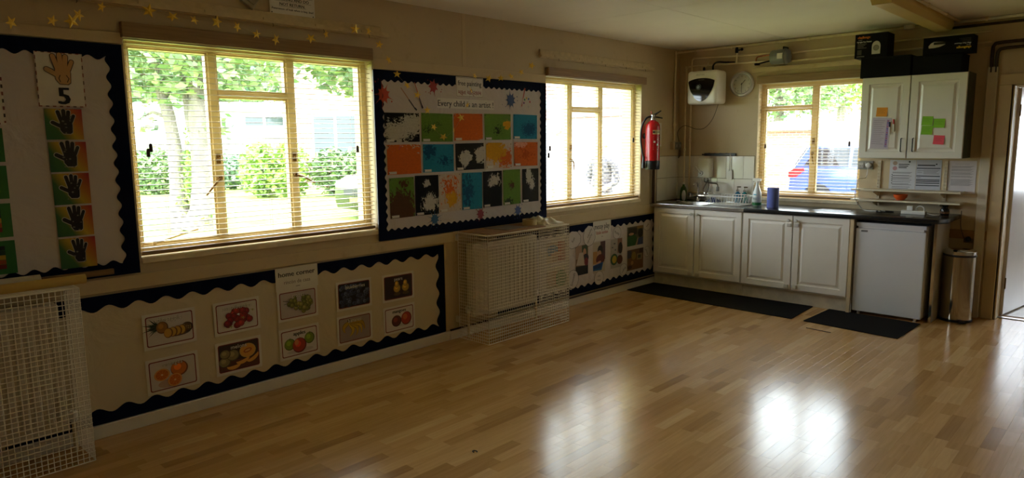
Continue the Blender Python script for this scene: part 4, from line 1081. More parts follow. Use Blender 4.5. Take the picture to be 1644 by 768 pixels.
def panel_door_mesh(w, h, t=0.019):
    """routed foil-wrapped door, front at y=-t"""
    rings = [(0.0, 0.0, 0.0), (0.0, -t + 0.004, 0), (0.004, -t, 0), (0.058, -t, 0), (0.062, -t + 0.010, 0), (0.076, -t + 0.010, 0), (0.096, -t + 0.001, 0)]
    b_ = MB(); n = len(rings)
    for i, y, _ in rings: b_.v += [(i, y, i), (w - i, y, i), (w - i, y, h - i), (i, y, h - i)]
    for k in range(n - 1):
        for s in range(4):
            a, c = 4 * k + s, 4 * k + (s + 1) % 4; b_.f.append((a, c, c + 4, a + 4))
    b_.f += [(4 * n - 4, 4 * n - 3, 4 * n - 2, 4 * n - 1), (3, 2, 1, 0)]
    return b_.mesh('door', M_UNIT)
def knob(parent, x, z, t=0.019):
    MB().lathe([(0.006, 0), (0.007, 0.012), (0.015, 0.016), (0.017, 0.024), (0.012, 0.030), (0.0, 0.031)], 14, (x, -t, z), 'y').build('knob', M_KNOB, parent, smooth=True)
def lock(parent, x, z, t=0.019):
    MB().box(x - 0.022, x + 0.022, -t - 0.014, -t, z - 0.016, z + 0.016).build('safety_catch', M_KNOB, parent, bevel=0.005)
def base_unit(label, x0, x1, d1, d2, kn, locks):
    o = thing('base_cabinet', label, 'kitchen cabinet', (x0, -0.575, 0.0)); W = x1 - x0
    MB().box(0, 0.018, 0, 0.555, 0.13, 0.878).box(W - 0.018, W, 0, 0.555, 0.13, 0.878).box(0.018, W - 0.018, 0, 0.555, 0.13, 0.148).box(0.018, W - 0.018, 0.545, 0.555, 0.148, 0.878).box(0.018, W - 0.018, 0, 0.018, 0.80, 0.878).build('carcass', M_UNIT, o, fix=False)
    MB().box(0.0, W, 0.028, 0.045, 0.0, 0.135).build('plinth', M_PLINTH, o)
    for (a, b), ks, ls in zip((d1, d2), kn, locks):
        d = link('door', panel_door_mesh(b - a, 0.728), o); d.location = (a - x0, -0.002, 0.146)
        for kx, kz in ks: knob(d, kx - a, kz - 0.146)
        for kx, kz in ls: lock(d, kx - a, kz - 0.146)
    return o
base_unit('white double door base unit under the sink', 0.045, 1.088, (0.068, 0.551), (0.558, 1.082), [[(0.525, 0.822)], [(0.592, 0.822)]], [[(0.515, 0.172)], [(0.605, 0.172)]])
base_unit('white double door base unit with child locks beside the fridge', 1.092, 2.150, (1.098, 1.598), (1.606, 2.118), [[(1.568, 0.826)], [(1.638, 0.826)]], [[(1.568, 0.782), (1.560, 0.180)], [(1.640, 0.782), (1.64, 0.182)]])
MB_ = MB().box(2.122, 2.152, -0.596, -0.576, 0.0, 0.875)
tag(MB_.build('filler_strip', mat('filler_cream', (206, 186, 148), 0.5)), 'narrow cream filler strip between cabinet and fridge', 'filler strip')

# worktop
def speck_mat():
    m, nt, b = nodes_of('black_granite_laminate')
    v = nt.nodes.new('ShaderNodeTexVoronoi'); v.inputs['Scale'].default_value = 160
    tc = nt.nodes.new('ShaderNodeTexCoord'); nt.links.new(tc.outputs['Object'], v.inputs['Vector'])
    nt.links.new(ramp(nt, v.outputs['Distance'], [(0.10, lin((120, 112, 100))), (0.16, lin((20, 20, 21)))]), b.inputs['Base Color'])
    b.inputs['Roughness'].default_value = 0.22; return m
poly = [(1.105, 0.0), (2.868, 0.0), (2.868, -0.50), (2.81, -0.615), (1.105, -0.615)]
b_ = MB().add([(x, y, 0.878) for x, y in poly] + [(x, y, 0.918) for x, y in poly], [(4, 3, 2, 1, 0), (5, 6, 7, 8, 9)] + [(i, (i + 1) % 5, 5 + (i + 1) % 5, 5 + i) for i in range(5)])
tag(b_.build('worktop', speck_mat(), bevel=0.008, seg=3, smooth=True), 'black speckled worktop over cabinet and fridge', 'worktop')

# sink top
sk = thing('sink', 'stainless steel sink and drainer set over the corner cabinet', 'sink', (0.012, -0.60, 0.888))
W, D = 1.095, 0.595
bx0, bx1, by0, by1 = 0.10, 0.56, 0.09, 0.47
t = MB()
t.box(0, bx0, 0, D, 0.014, 0.024).box(bx1, W, 0, D, 0.014, 0.024).box(bx0, bx1, 0, by0, 0.014, 0.024).box(bx0, bx1, by1, D, 0.014, 0.024).box(0, W, -0.012, 0.0, -0.012, 0.026).box(W - 0.006, W, 0, D, 0.024, 0.030).box(0, W, D - 0.012, D, 0.024, 0.034)
t.build('sink_top', M_STEEL, sk, bevel=0.004, fix=False)
b_ = MB(); zb = -0.13; q = 0.03
b_.add([(bx0, by0, 0.02), (bx1, by0, 0.02), (bx1, by1, 0.02), (bx0, by1, 0.02), (bx0 + q, by0 + q, zb), (bx1 - q, by0 + q, zb), (bx1 - q, by1 - q, zb), (bx0 + q, by1 - q, zb)],
       [(0, 1, 5, 4), (1, 2, 6, 5), (2, 3, 7, 6), (3, 0, 4, 7), (4, 5, 6, 7)])
b_.build('bowl', M_STEEL, sk)
for k in range(9): MB().box(0.64, 1.05, 0.09 + 0.045 * k, 0.10 + 0.045 * k, 0.0238, 0.027).build('drainer_rib', M_STEEL, sk, bevel=0.001, seg=1)
MB().lathe([(0.035, 0), (0.035, 0.004), (0.02, 0.005)], 18, (0.33, 0.28, zb)).build('drain', M_CHROME, sk, smooth=True)
# mixer tap at the back of the bowl
tx, tz = bw(1117, 324, 0.12)
tapx = tx
tp = thing('mixer_tap', 'chrome mixer tap with tall swan neck behind the sink bowl', 'tap', (tapx, -0.075, 0.912))
MB().lathe([(0.026, 0), (0.026, 0.02), (0.016, 0.03), (0.014, 0.07)], 16).box(-0.10, 0.10, -0.016, 0.016, 0.045, 0.075).build('tap_body', M_CHROME, tp, smooth=True, bevel=0.004)
MB().tube(bez([(0, 0, 0.07), (0, 0, 0.17), (0, -0.03, 0.215), (0, -0.08, 0.215), (0, -0.105, 0.185)], 5), 0.010, 10).build('spout', M_CHROME, tp, smooth=True)
for s in (-1, 1): MB().lathe([(0.017, 0), (0.019, 0.01), (0.019, 0.03), (0.012, 0.036)], 12, (s * 0.1, 0, 0.06)).tube([(s * 0.1, 0, 0.09), (s * 0.1, -0.04, 0.10)], 0.006, 8).build('tap_handle', M_CHROME, tp, smooth=True)

# wall tiles: each tile a piece on its wall
M_TILE = mat('white_glazed_tile', (226, 221, 210), 0.12, nz=(3, 0.04), bp=(5, 0.04, 0.01))
def tile_me(w, h): return MB().box(0, w, -0.008, 0, 0, h).mesh('tile', M_TILE, bevel=0.002, seg=2)
cache = {}
M_GROUT = mat('grout', (120, 106, 84), 0.8)
grout_b = tag(MB().box(0.0, 0.93, -0.004, 0, 0.915, 1.43).build('trim_15', M_GROUT), 'tiled splashback on the kitchen wall', kind='structure')
grout_l = tag(MB().box(0.0, 0.004, -0.466, -0.004, 0.915, 1.43).build('trim_16', M_GROUT), 'tiled splashback on the long wall', kind='structure')
def put_tile(parent, side, u, v, w, h):
    key = (round(w, 3), round(h, 3))
    if key not in cache: cache[key] = tile_me(w, h)
    o = link('tile', cache[key], parent)
    o.location = (0, u, v) if side == 'L' else (u, 0, v)
    if side == 'L': o.rotation_euler = (0, 0, PI / 2)
    if side == 'L': o.location = (0.0, u, v)
g_ = 0.002
for row, (z0, z1, off) in enumerate(((1.18, 1.427, 0.0), (0.925, 1.178, 0.10))):
    u = 0.0 - off
    while u < 0.925:
        a, b = max(u, 0.0), min(u + 0.202, 0.93)
        if b - a > 0.02: put_tile(grout_b, 'B', a + g_ / 2, z0, b - a - g_, z1 - z0 - g_)
        u += 0.202
    u = -0.465
    while u < -0.01:
        a, b = u, min(u + 0.202, -0.012)
        if b - a > 0.02: put_tile(grout_l, 'L', a + g_ / 2, z0, b - a - g_, z1 - z0 - g_)
        u += 0.202

# instant hand-wash heater with swivel spout
x0, x1, z0, z1 = rect_b(1121, 1139.5, 254, 286, 0.1)
hw = on_back('handwash_heater', 'small white instant hand wash heater over the sink', 'water heater', x0, z0, 0.008)
W, H = x1 - x0, z1 - z0
MB().box(0, W, -0.10, 0, 0, H).build('casing', M_WHITE, hw, bevel=0.018, seg=3, smooth=True)
MB().lathe([(0.026, 0), (0.026, 0.012), (0.022, 0.016)], 20, (W * 0.28, -0.10, H * 0.24), 'y').build('dial', M_KNOB, hw, smooth=True)
MB().lathe([(0.008, 0), (0.008, 0.0175)], 10, (W * 0.28, -0.10, H * 0.24), 'y').build('dial_centre', M_BLACK, hw)
MB().box(-0.055, 0.055, -0.006, 0.006, -0.006, 0.006)
lv = MB().tube([(W * 0.26, -0.114, H * 0.27), (W * 0.28 - 0.06, -0.118, H * 0.24 + 0.075)], [0.009, 0.007], 8).build('lever', M_WHITE, hw, smooth=True)
MB().tube(bez([(W * .4, -0.05, 0.0), (W * .4, -0.05, -0.03), (W * .6, -0.06, -0.05), (W * 1.2, -0.09, -0.055), (W * 1.75, -0.12, -0.06), (W * 1.85, -0.125, -0.09)], 5), 0.0065, 8).build('spout', mat('dull_chrome', (160, 156, 148), 0.25, 1.0, nz=None), hw, smooth=True)
MB().lathe([(0.010, 0), (0.016, -0.01), (0.017, -0.05), (0.013, -0.055)], 12, (W * 1.85, -0.125, -0.085)).build('spray_head', mat('grey_rubber', (120, 120, 120), 0.5), hw, smooth=True)
MB().tube(bez([(W * .62, -0.03, 0), (W * .75, -0.035, -0.09), (W * .55, -0.035, -0.17), (W * .28, -0.035, -0.14), (W * .5, -0.03, -0.06), (W * .62, -0.03, -0.03)], 6), 0.006, 8).build('hose', MATS['dull_chrome'], hw, smooth=True)

# corner pipes and electrics
def pipe(name, label, pts, r, m=None, clips=(), grp='cream painted pipes'):
    o = thing(name, label, 'pipe', tuple(pts[0]), 0, grp); p0 = Vector(pts[0])
    MB().tube([Vector(p) - p0 for p in pts], r, 10).build('tube', m or M_PIPE, o, smooth=True)
    for c, d in clips:
        c = Vector(c) - p0; d = Vector(d)
        MB().tube([c - d * 0.010, c + d * 0.010], r * 1.55, 10).build('clip', M_PIPE, o)
    return o
X = Vector((1, 0, 0)); Z = Vector((0, 0, 1)); Y = Vector((0, 1, 0))
cx = [bw(px, 70, 0.03)[0] for px in (1117, 1175, 1297)]
pipe('conduit', 'cream conduit running along the top of the kitchen wall', bez([(0.018, -0.13, 1.60), (0.018, -0.13, 2.50), (0.022, -0.115, 2.58), (0.06, -0.03, 2.598), (0.12, -0.022, 2.60), (0.5, -0.022, 2.60), (1.2, -0.022, 2.60), (2.58, -0.022, 2.60)], 4), 0.013,
     clips=[((0.018, -0.13, 2.05), Z), ((0.018, -0.13, 1.78), Z)] + [((c, -0.022, 2.60), X) for c in cx])
xa = bw(1110, 108, 0.04)[0]
zu0, zu1, zl0, zl1 = bw(1115, 94, 0.03)[1], bw(1232, 86.5, 0.03)[1], bw(1116, 107, 0.03)[1], bw(1207, 101.5, 0.03)[1]
pipe('water_pipe', 'cream pipe from sink corner up to the upper run over the heater', bez([(xa, -0.03, 0.95), (xa, -0.03, 2.36), (xa, -0.03, zu0 - 0.03), (xa + 0.02, -0.03, zu0 - 0.004), (xa + 0.06, -0.03, zu0), (0.6, -0.03, (zu0 + zu1) / 2), (1.11, -0.03, zu1)], 4), 0.010, clips=[((xa, -0.03, 1.60), Z)])
xb = xa - 0.052
pipe('water_pipe', 'cream pipe on the wall corner feeding the lower run over the heater', bez([(xb, -0.058, 0.95), (xb, -0.058, 2.30), (xb, -0.058, zl0 - 0.03), (xb + 0.02, -0.058, zl0 - 0.004), (0.3, -0.058, zl0), (0.7, -0.058, (zl0 + zl1) / 2), (1.05, -0.058, zl1)], 4), 0.009, clips=[((xb, -0.058, 1.5), Z)])
pipe('water_pipe', 'lower long cream pipe running behind the boxes', [(1.30, -0.03, 2.395), (2.0, -0.03, 2.40), (3.0, -0.03, 2.41)], 0.009)
pipe('water_pipe', 'upper long cream pipe running behind the boxes', [(1.30, -0.03, 2.475), (2.0, -0.03, 2.485), (3.0, -0.03, 2.50)], 0.009)
xv = bw(1184, 90, 0.03)[0]
pv = pipe('valve_pipe', 'short upright pipe with a dark stop valve above the clock', [(xv, -0.050, zl0), (xv, -0.040, zu0), (xv, -0.040, zu0 + 0.07)], 0.009)
MB().lathe([(0.016, 0.10), (0.018, 0.11), (0.018, 0.14), (0.013, 0.16)], 12).tube([(0, 0, 0.125), (0.055, -0.01, 0.13)], 0.008, 8).ball((0.062, -0.01, 0.132), 0.016).build('stop_valve', M_BLKMET, pv, smooth=True)
xh = [bw(px, 110, 0.15)[0] for px in (1130.5, 1145)]
fp = pipe('heater_feed', 'dark feed pipe bending down into the heater top', bez([(xh[1], -0.15, 2.345), (xh[1], -0.15, zl0 - 0.02), (xh[1] + 0.03, -0.12, zl0 + 0.015), (xh[1] + 0.10, -0.06, zl0 + 0.012), (xh[1] + 0.2, -0.050, zl0 + 0.004)], 4), 0.010, M_BLKMET, grp=None)
fp2 = pipe('heater_feed', 'thin feed pipe with dark collar entering the heater top', [(xh[0], -0.15, 2.345), (xh[0], -0.12, 2.40), (xh[0], -0.05, 2.45)], 0.006, grp=None)
MB().lathe([(0.012, 0), (0.014, 0.01), (0.014, 0.04), (0.010, 0.05)], 10).build('collar', M_BLKMET, fp2)
for z, lab in ((1.01, 'upper'), (0.965, 'lower')):
    pipe('waste_pipe', '%s small cream pipe behind the tap' % lab, [(xa - 0.02, -0.03, z), (xa + 0.25, -0.03, z)], 0.008)
# fused switch box on the corner
y, z = lw(1083, 234, 0.02)
sw = on_left('switch_box', 'grey double switch box in the wall corner', 'switch', y - 0.06, z - 0.045, 0.002)
MB().box(0, 0.035, -0.04, 0, 0, 0.09).build('side_box', mat('cream_plastic', (202, 184, 146), 0.5), sw, bevel=0.003)
MB().box(0.037, 0.185, -0.035, 0, 0.0, 0.085).build('switch_plate', mat('grey_metal_plate', (140, 138, 130), 0.35, 0.5), sw, bevel=0.004)
for k in (0.065, 0.14): MB().box(k, k + 0.028, -0.040, -0.035, 0.025, 0.06).build('rocker', M_KNOB, sw, bevel=0.002)
tag(MB().tube(bez([(0.03, y + 0.10, z - 0.04), (0.035, y + 0.10, z - 0.11), (0.035, -0.06, z - 0.14), (0.03, -0.02, z - 0.13)], 6), 0.004, 6).build('flex', mat('dark_flex', (60, 52, 44), 0.6, nz=None), smooth=True), 'dark flex hanging under the switch box', 'cable')
hx, hz = 0.56, 2.0
tag(MB().tube(bez([(0.55, -0.12, 2.0), (0.45, -0.05, 1.84), (0.36, -0.06, 1.74), (0.26, -0.08, 1.73), (0.13, -0.095, 1.77), (0.05, -0.11, 1.70), (0.03, y + 0.08, z + 0.045)], 6), 0.003, 6).build('heater_cable', MATS['dark_flex'], smooth=True), 'thin cable drooping from the water heater to the switch box', 'cable')

# water heater
x0 = bw(1102.5, 140, 0.30)[0]; x1 = bw(1150, 140, 0.30)[0]
zt = bw(1126, 113.5, 0.28)[1]; zb = bw(1126, 167.5, 0.30)[1]
ht = on_back('water_heater', 'square white water heater with black shield panel in the corner', 'water heater', x0, zb, 0.0)
W, H = x1 - x0, zt - zb
MB().box(W * 0.2, W * 0.8, -0.06, 0, H * 0.1, H * 0.8).build('wall_bracket', M_DARK, ht)
MB().box(0, W, -0.30, -0.055, 0, H).build('casing', M_WHITE, ht, bevel=0.045, seg=5, smooth=True)
sp = bez([(W * 0.07, 0, H * 0.64), (W * 0.09, 0, H * 0.70), (W * 0.28, 0, H * 0.755), (W * 0.50, 0, H * 0.77), (W * 0.72, 0, H * 0.755), (W * 0.91, 0, H * 0.70), (W * 0.93, 0, H * 0.64), (W * 0.86, 0, H * 0.42), (W * 0.70, 0, H * 0.18), (W * 0.55, 0, H * 0.09), (W * 0.45, 0, H * 0.09), (W * 0.30, 0, H * 0.18), (W * 0.14, 0, H * 0.42), (W * 0.07, 0, H * 0.64)], 4)[:-1]
MB().prism([(p.x, p.z) for p in sp], -0.308, -0.296).build('shield_panel', mat('gloss_black', (8, 8, 9), 0.06, nz=None), ht)
MB().lathe([(0.032, 0), (0.032, 0.010), (0.028, 0.012)], 24, (W * 0.42, -0.306, H * 0.52), 'y').build('dial', mat('dial_black', (24, 24, 26), 0.3, nz=None), ht, smooth=True)
MB().lathe([(0.014, 0), (0.014, 0.0145), (0.009, 0.0145), (0.009, 0.012)], 18, (W * 0.42, -0.306, H * 0.52), 'y', caps=False).build('dial_ring', mat('dial_silver', (150, 150, 150), 0.3, 0.8, nz=None), ht)
Art().text('ARISTON', W * 0.45, H * 0.875, 0.018, (150, 142, 128), -W * 0.28).build('lettering', ht, 0.3004)
Art().text('ARISTON', W * 0.5, H * 0.72, 0.008, (150, 150, 150), -W * 0.2).build('lettering', ht, 0.3085)

# clock
ck = on_back('wall_clock', 'round silver rimmed wall clock above the sink', 'clock', *bw(1190, 135, 0.03), 0.0)
Rr = 0.135
MB().lathe([(Rr * 0.9, 0), (Rr, 0.008), (Rr, 0.022), (Rr * 0.93, 0.034), (Rr * 0.84, 0.036), (Rr * 0.76, 0.026), (Rr * 0.74, 0.018)], 40, axis='y', caps=False).build('rim', mat('silver_plastic', (208, 208, 206), 0.25, 0.3, nz=None), ck, smooth=True)
MB().lathe([(Rr * 0.78, 0.0), (Rr * 0.78, 0.016)], 36, axis='y').build('face', mat('clock_face', (222, 214, 204), 0.5), ck)
a = Art()
for k in range(12):
    t = PI / 2 - 2 * PI * (k + 1) / 12; a.text(str(k + 1), Rr * 0.62 * math.cos(t), Rr * 0.62 * math.sin(t), 0.018, (40, 38, 36))
for k in range(60):
    t = 2 * PI * k / 60; a.line([(Rr * .72 * math.cos(t), Rr * .72 * math.sin(t)), (Rr * .74 * math.cos(t), Rr * .74 * math.sin(t))], 0.0012, (60, 56, 50))
a.build('numerals', ck, 0.016)
MB().box(-0.003, 0.003, -0.022, -0.020, -0.012, 0.058).build('hour_hand', M_BLACK, ck).rotation_euler = (0, math.radians(43), 0)
MB().box(-0.002, 0.002, -0.024, -0.0225, -0.015, 0.078).build('minute_hand', M_BLACK, ck).rotation_euler = (0, math.radians(180), 0)
MB().lathe([(0.006, 0.018), (0.006, 0.026)], 10, axis='y').build('hub', M_BLACK, ck)
MB().lathe([(0.0, 0.0305), (Rr * 0.80, 0.030), (Rr * 0.80, 0.028), (0.0, 0.0285)], 36, axis='y', caps=False).build('clock_glass', glass_mat(), ck)

# grey expansion vessel with copper tails
ta, tb = bw(1237, 92, 0.12)[0], bw(1268, 90, 0.12)[0]; tz = bw(1253, 91, 0.12)[1]
ev = thing('expansion_vessel', 'grey cylindrical vessel fixed to the pipes over the kitchen window', 'vessel', (ta, -0.10, tz))
L = tb - ta
MB().lathe([(0.02, 0), (0.066, 0.006), (0.074, 0.02), (0.074, L * 0.72), (0.082, L * 0.73), (0.082, L * 0.77), (0.072, L * 0.79), (0.066, L * 0.92), (0.03, L)], 28, axis='x').build('drum', mat('grey_enamel', (116, 118, 116), 0.4), ev, smooth=True)
MB().box(L * 0.45, L * 0.75, -0.0775, -0.074, -0.025, 0.03).build('rating_label', M_CARD, ev)
M_COPPER = mat('aged_copper', (142, 84, 52), 0.35, 1.0, nz=(30, 0.2))
MB().tube(bez([(0, 0, 0.03), (-0.10, 0.02, 0.028), (-0.17, 0.05, 0.025), (-0.19, 0.06, -0.01), (-0.17, 0.06, -0.04)], 5), 0.008, 8).build('copper_tail', M_COPPER, ev, smooth=True)
MB().tube([(0, 0, -0.03), (-0.19, 0.06, -0.045)], 0.008, 8).lathe([(0.014, -0.2), (0.014, -0.15)], 8, (0, 0.06, -0.045), 'x').build('black_tail', M_BLKMET, ev, smooth=True)
MB().box(L * 0.6, L * 0.68, -0.01, 0.10, 0.06, 0.10).build('bracket', M_BLKMET, ev)
ba, bz0 = bw(1207, 113, 0.03); bb = bw(1375, 100, 0.03)[0]
tag(MB().box(ba, 2.30, -0.035, 0, bz0 - 0.028, bz0 + 0.022).box(ba, 2.30, -0.05, -0.035, bz0 + 0.012, bz0 + 0.022).build('trim_17', M_TRIM, bevel=0.003, seg=1), 'cream curtain batten over the kitchen window', kind='structure')

# fire extinguisher on the long wall
y, z = lw(1047, 233, 0.11)
z0 = lw(1047, 272, 0.11)[1]
fe = on_left('fire_extinguisher', 'red fire extinguisher with black base hung beside the window', 'extinguisher', y, z0, 0.115)
fe.rotation_euler = (0, 0, 0.556)      # turned towards the room
RED_M = mat('extinguisher_red', (170, 22, 26), 0.22, nz=(4, 0.05))
rE = 0.078
MB().lathe([(rE, 0.085), (rE, 0.44), (rE * 0.94, 0.475), (rE * 0.7, 0.505), (rE * 0.35, 0.52), (0.025, 0.53)], 28).build('cylinder', RED_M, fe, smooth=True)
MB().lathe([(rE * 0.96, 0.0), (rE * 1.03, 0.01), (rE * 1.03, 0.092), (rE, 0.094)], 28).build('base_ring', M_BLACK, fe, smooth=True)
MB().lathe([(0.026, 0.52), (0.026, 0.55), (0.020, 0.56), (0.020, 0.58)], 14).box(-0.02, 0.03, -0.012, 0.012, 0.555, 0.585).build('valve', M_CHROME, fe, smooth=True)
MB().tube([(-0.01, 0, 0.575), (0.03, -0.005, 0.59), (0.085, -0.01, 0.625)], [0.008, 0.010, 0.006], 8).build('carry_handle', M_BLACK, fe, smooth=True)
MB().tube([(0.0, 0, 0.56), (0.05, -0.01, 0.555), (0.10, -0.01, 0.545)], [0.008, 0.009, 0.006], 8).build('squeeze_lever', M_BLACK, fe, smooth=True)
MB().lathe([(0.012, 0), (0.012, 0.015)], 12, (0.018, -0.02, 0.56), 'y').build('gauge', M_CHROME, fe)
MB().tube([(-0.012, -0.005, 0.58), (-0.022, -0.005, 0.62)], 0.005, 6).build('safety_pin', RED_M, fe)
MB().tube(bez([(-0.02, -0.01, 0.565), (-0.07, -0.03, 0.545), (-0.115, -0.04, 0.46), (-0.125, -0.045, 0.33), (-0.11, -0.05, 0.20), (-0.095, -0.055, 0.13)], 6), 0.0105, 10).build('hose', M_BLACK, fe, smooth=True)
MB().lathe([(0.012, 0.14), (0.014, 0.10), (0.020, 0.05), (0.020, 0.015)], 12, (-0.092, -0.055, 0)).build('nozzle', M_BLACK, fe, smooth=True)
MB().tube([(-0.10, -0.05, 0.125), (-0.085, -0.05, 0.125)], 0.014, 10).build('nozzle_clip', M_CHROME, fe)
MB().tube([(-0.849 * 0.07, 0.528 * 0.07, 0.36), (-0.849 * 0.114, 0.528 * 0.114, 0.36)], 0.03, 8).build('wall_bracket', M_BLKMET, fe)
lm = Art()
def curved_label(name, t0, t1, za, zb, m, n=10, off=0.0008):
    b_ = MB()
    for k in range(n + 1):
        t = t0 + (t1 - t0) * k / n; b_.v += [((rE + off) * math.sin(t), -(rE + off) * math.cos(t), za), ((rE + off) * math.sin(t), -(rE + off) * math.cos(t), zb)]
    for k in range(n): b_.f.append((2 * k, 2 * k + 2, 2 * k + 3, 2 * k + 1))
    return b_.build(name, m, fe, smooth=True, fix=False)
curved_label('cream_label', 0.0, 1.3, 0.375, 0.42, mat('cream_sticker', (206, 184, 130), 0.4, nz=None))
def on_cyl(name, art_items, off):
    vs, fs, cs = [], [], []
    for pts, faces, c in art_items:
        n = len(vs)
        for px_, pz_ in pts:
            t = px_ / rE; vs.append(((rE + off) * math.sin(t), -(rE + off) * math.cos(t), pz_))
        for f in faces: fs.append(tuple(k + n for k in f)); cs.append(c)
    me = bpy.data.meshes.new(name); me.from_pydata(vs, [], fs); at = me.color_attributes.new('Col', 'FLOAT_COLOR', 'CORNER')
    for p, c in zip(me.polygons, cs):
        for li in p.loop_indices: at.data[li].color = (*c, 1)
    me.materials.append(print_mat()); link(name, me, fe)
lm.text('FOAM', 0.055, 0.3975, 0.020, (40, 34, 24), -0.06, bold=0.001).ell(0.012, 0.3975, 0.012, 0.012, (40, 34, 24), 14)
for k in range(9): lm.rect(0.006, 0.085 - 0.012 * (k % 3), 0.35 - 0.017 * k, 0.354 - 0.017 * k, (214, 190, 184))
lm.rect(0.010, 0.03, 0.285, 0.305, (220, 210, 200)).rect(0.045, 0.06, 0.255, 0.275, (225, 220, 215))
on_cyl('lettering', lm.items, 0.0014)
y, z = lw(1060, 215, 0.004)
o, W, H = sheet('notice', 'small cream notice half hidden behind the fire extinguisher', 'notice', (y - 0.10, y + 0.03, z - 0.14, z + 0.12), 0.002)
tag(MB().tube([(0.03, lw(1049, 300, 0.03)[0], 0.90), (0.03, lw(1049, 300, 0.03)[0], 1.32)], 0.016, 8).build('waste_pipe', mat('rusty_pipe', (70, 46, 32), 0.6), smooth=True), 'rusty upright pipe below the fire extinguisher', 'pipe')

# black magnetic strip and spatula
x0, z = bw(1127, 247.5, 0.015); x1 = bw(1181.5, 249, 0.015)[0]
st = on_back('knife_strip', 'black magnetic strip fixed above the tiles', 'rack', x0, z - 0.012, 0.0)
MB().box(0.03, x1 - x0, -0.022, 0, -0.008, 0.022).box(0, 0.04, -0.02, 0, 0.0, 0.014).build('bar', M_BLACK, st, bevel=0.003)
for k in range(5): MB().box(0.08 + 0.07 * k, 0.10 + 0.07 * k, -0.024, -0.0215, 0.014, 0.024).build('tooth', M_BLACK, st)
xs_ = bw(1171, 270, 0.03)[0]
sp = on_back('spatula', 'white plastic spatula hanging from the black strip', 'spatula', xs_, bw(1171, 289, 0.03)[1], 0.022)
MB().tube([(0, -0.006, 0.10), (0.004, -0.006, 0.30)], 0.005, 8).build('handle', M_WHITE, sp, smooth=True)
MB().prism(rrect(-0.03, 0.032, 0.0, 0.11, 0.012), -0.008, -0.003).build('blade', M_WHITE, sp)

# things around the sink
SZ = 0.912
rk_ = thing('dish_rack', 'white wire dish rack standing on the drainer', 'dish rack', (0.62, -0.50, SZ + 0.004))
RW, RD, RH = 0.40, 0.34, 0.10
M_RK = mat('rack_wire', (226, 226, 222), 0.3, 0.2, nz=None)
b_ = MB().tube([(0, 0, RH), (RW, 0, RH), (RW, RD, RH), (0, RD, RH), (0, 0, RH)], 0.0055, 6); b_.build('top_rim', M_RK, rk_)
b_ = MB().tube([(0.03, 0.03, 0.01), (RW - 0.03, 0.03, 0.01), (RW - 0.03, RD - 0.03, 0.01), (0.03, RD - 0.03, 0.01), (0.03, 0.03, 0.01)], 0.003, 6); b_.build('base_rim', M_RK, rk_)
for k in range(12):
    x = 0.03 + (RW - 0.06) * k / 11
    MB().tube([(x * 1.06 - 0.012, 0, RH), (x, 0.03, 0.01), (x, RD - 0.03, 0.01), (x * 1.06 - 0.012, RD, RH)], 0.0028, 5).build('wire', M_RK, rk_)
for k in range(8):
    yy = 0.03 + (RD - 0.06) * k / 7
    MB().tube([(0, yy, RH), (0.03, yy, 0.01), (RW - 0.03, yy, 0.01), (RW, yy, RH)], 0.0028, 5).build('wire', M_RK, rk_)
MB().tube([(0.0, 0.1, RH), (-0.03, 0.1, RH + 0.02), (-0.03, 0.24, RH + 0.02), (0.0, 0.24, RH)], 0.004, 6).build('handle', M_RK, rk_)
def pump_bottle(label, x, y, c, h):
    o = thing('soap_bottle', label, 'bottle', (x, y, SZ), 0.2, 'hand soap bottles by the rack')
    MB().lathe([(0.026, 0), (0.032, 0.006), (0.033, h * 0.7), (0.026, h * 0.86), (0.013, h * 0.93), (0.013, h)], 20).build('bottle', mat('soap_%d' % c[0], c, 0.15, nz=(8, 0.1)), o, smooth=True)
    MB().lathe([(0.016, h), (0.016, h + 0.018), (0.006, h + 0.022), (0.006, h + 0.045)], 12).box(-0.008, 0.032, -0.008, 0.008, h + 0.042, h + 0.055).build('pump', M_CHROME, o, smooth=True)
    MB().lathe([(0.0335, h * 0.22), (0.0338, h * 0.62)], 20, caps=False).build('label_wrap', mat('soap_label_%d' % c[0], tuple(min(255, v + 40) for v in c), 0.4, nz=(20, 0.4)), o, smooth=True)
x, _ = bw(1184, 325, 0.10); pump_bottle('blue pump soap bottle behind the dish rack', x, -0.10, (36, 108, 150), 0.135)
x, _ = bw(1195, 322, 0.055); pump_bottle('teal pump soap bottle next to the blue one behind the rack', x, -0.055, (44, 132, 138), 0.13)
x, _ = bw(1215, 326, 0.25)
sb = thing('spray_bottle', 'white spray bottle with green band standing beside the rack', 'spray bottle', (x, -0.25, 0.918))
MB().lathe([(0.042, 0.0), (0.046, 0.006), (0.046, 0.09), (0.040, 0.14), (0.022, 0.19), (0.016, 0.215), (0.015, 0.24)], 22).build('bottle', mat('white_bottle', (214, 220, 216), 0.3, nz=None), sb, smooth=True)
MB().lathe([(0.0465, 0.004), (0.0468, 0.035)], 22, caps=False).build('green_band', mat('green_liquid', (40, 120, 62), 0.3, nz=None), sb, smooth=True)
MB().lathe([(0.018, 0.235), (0.018, 0.255)], 14).box(-0.05, 0.035, -0.011, 0.011, 0.255, 0.285).tube([(-0.02, 0, 0.26), (-0.04, 0, 0.235), (-0.038, 0, 0.215)], 0.005, 6).build('trigger_head', M_WHITE, sb, bevel=0.003)
Art().rect(-0.025, 0.028, 0.085, 0.088, (80, 150, 170)).rect(-0.016, 0.014, 0.112, 0.124, (70, 150, 180)).rect(-0.022, 0.020, 0.070, 0.076, (110, 130, 130)).build('label_print', sb, 0.0475)
x, _ = bw(1240.5, 328, 0.34)
pr = thing('paper_roll', 'blue paper towel roll standing on the black worktop', 'paper roll', (x, -0.34, 0.918))
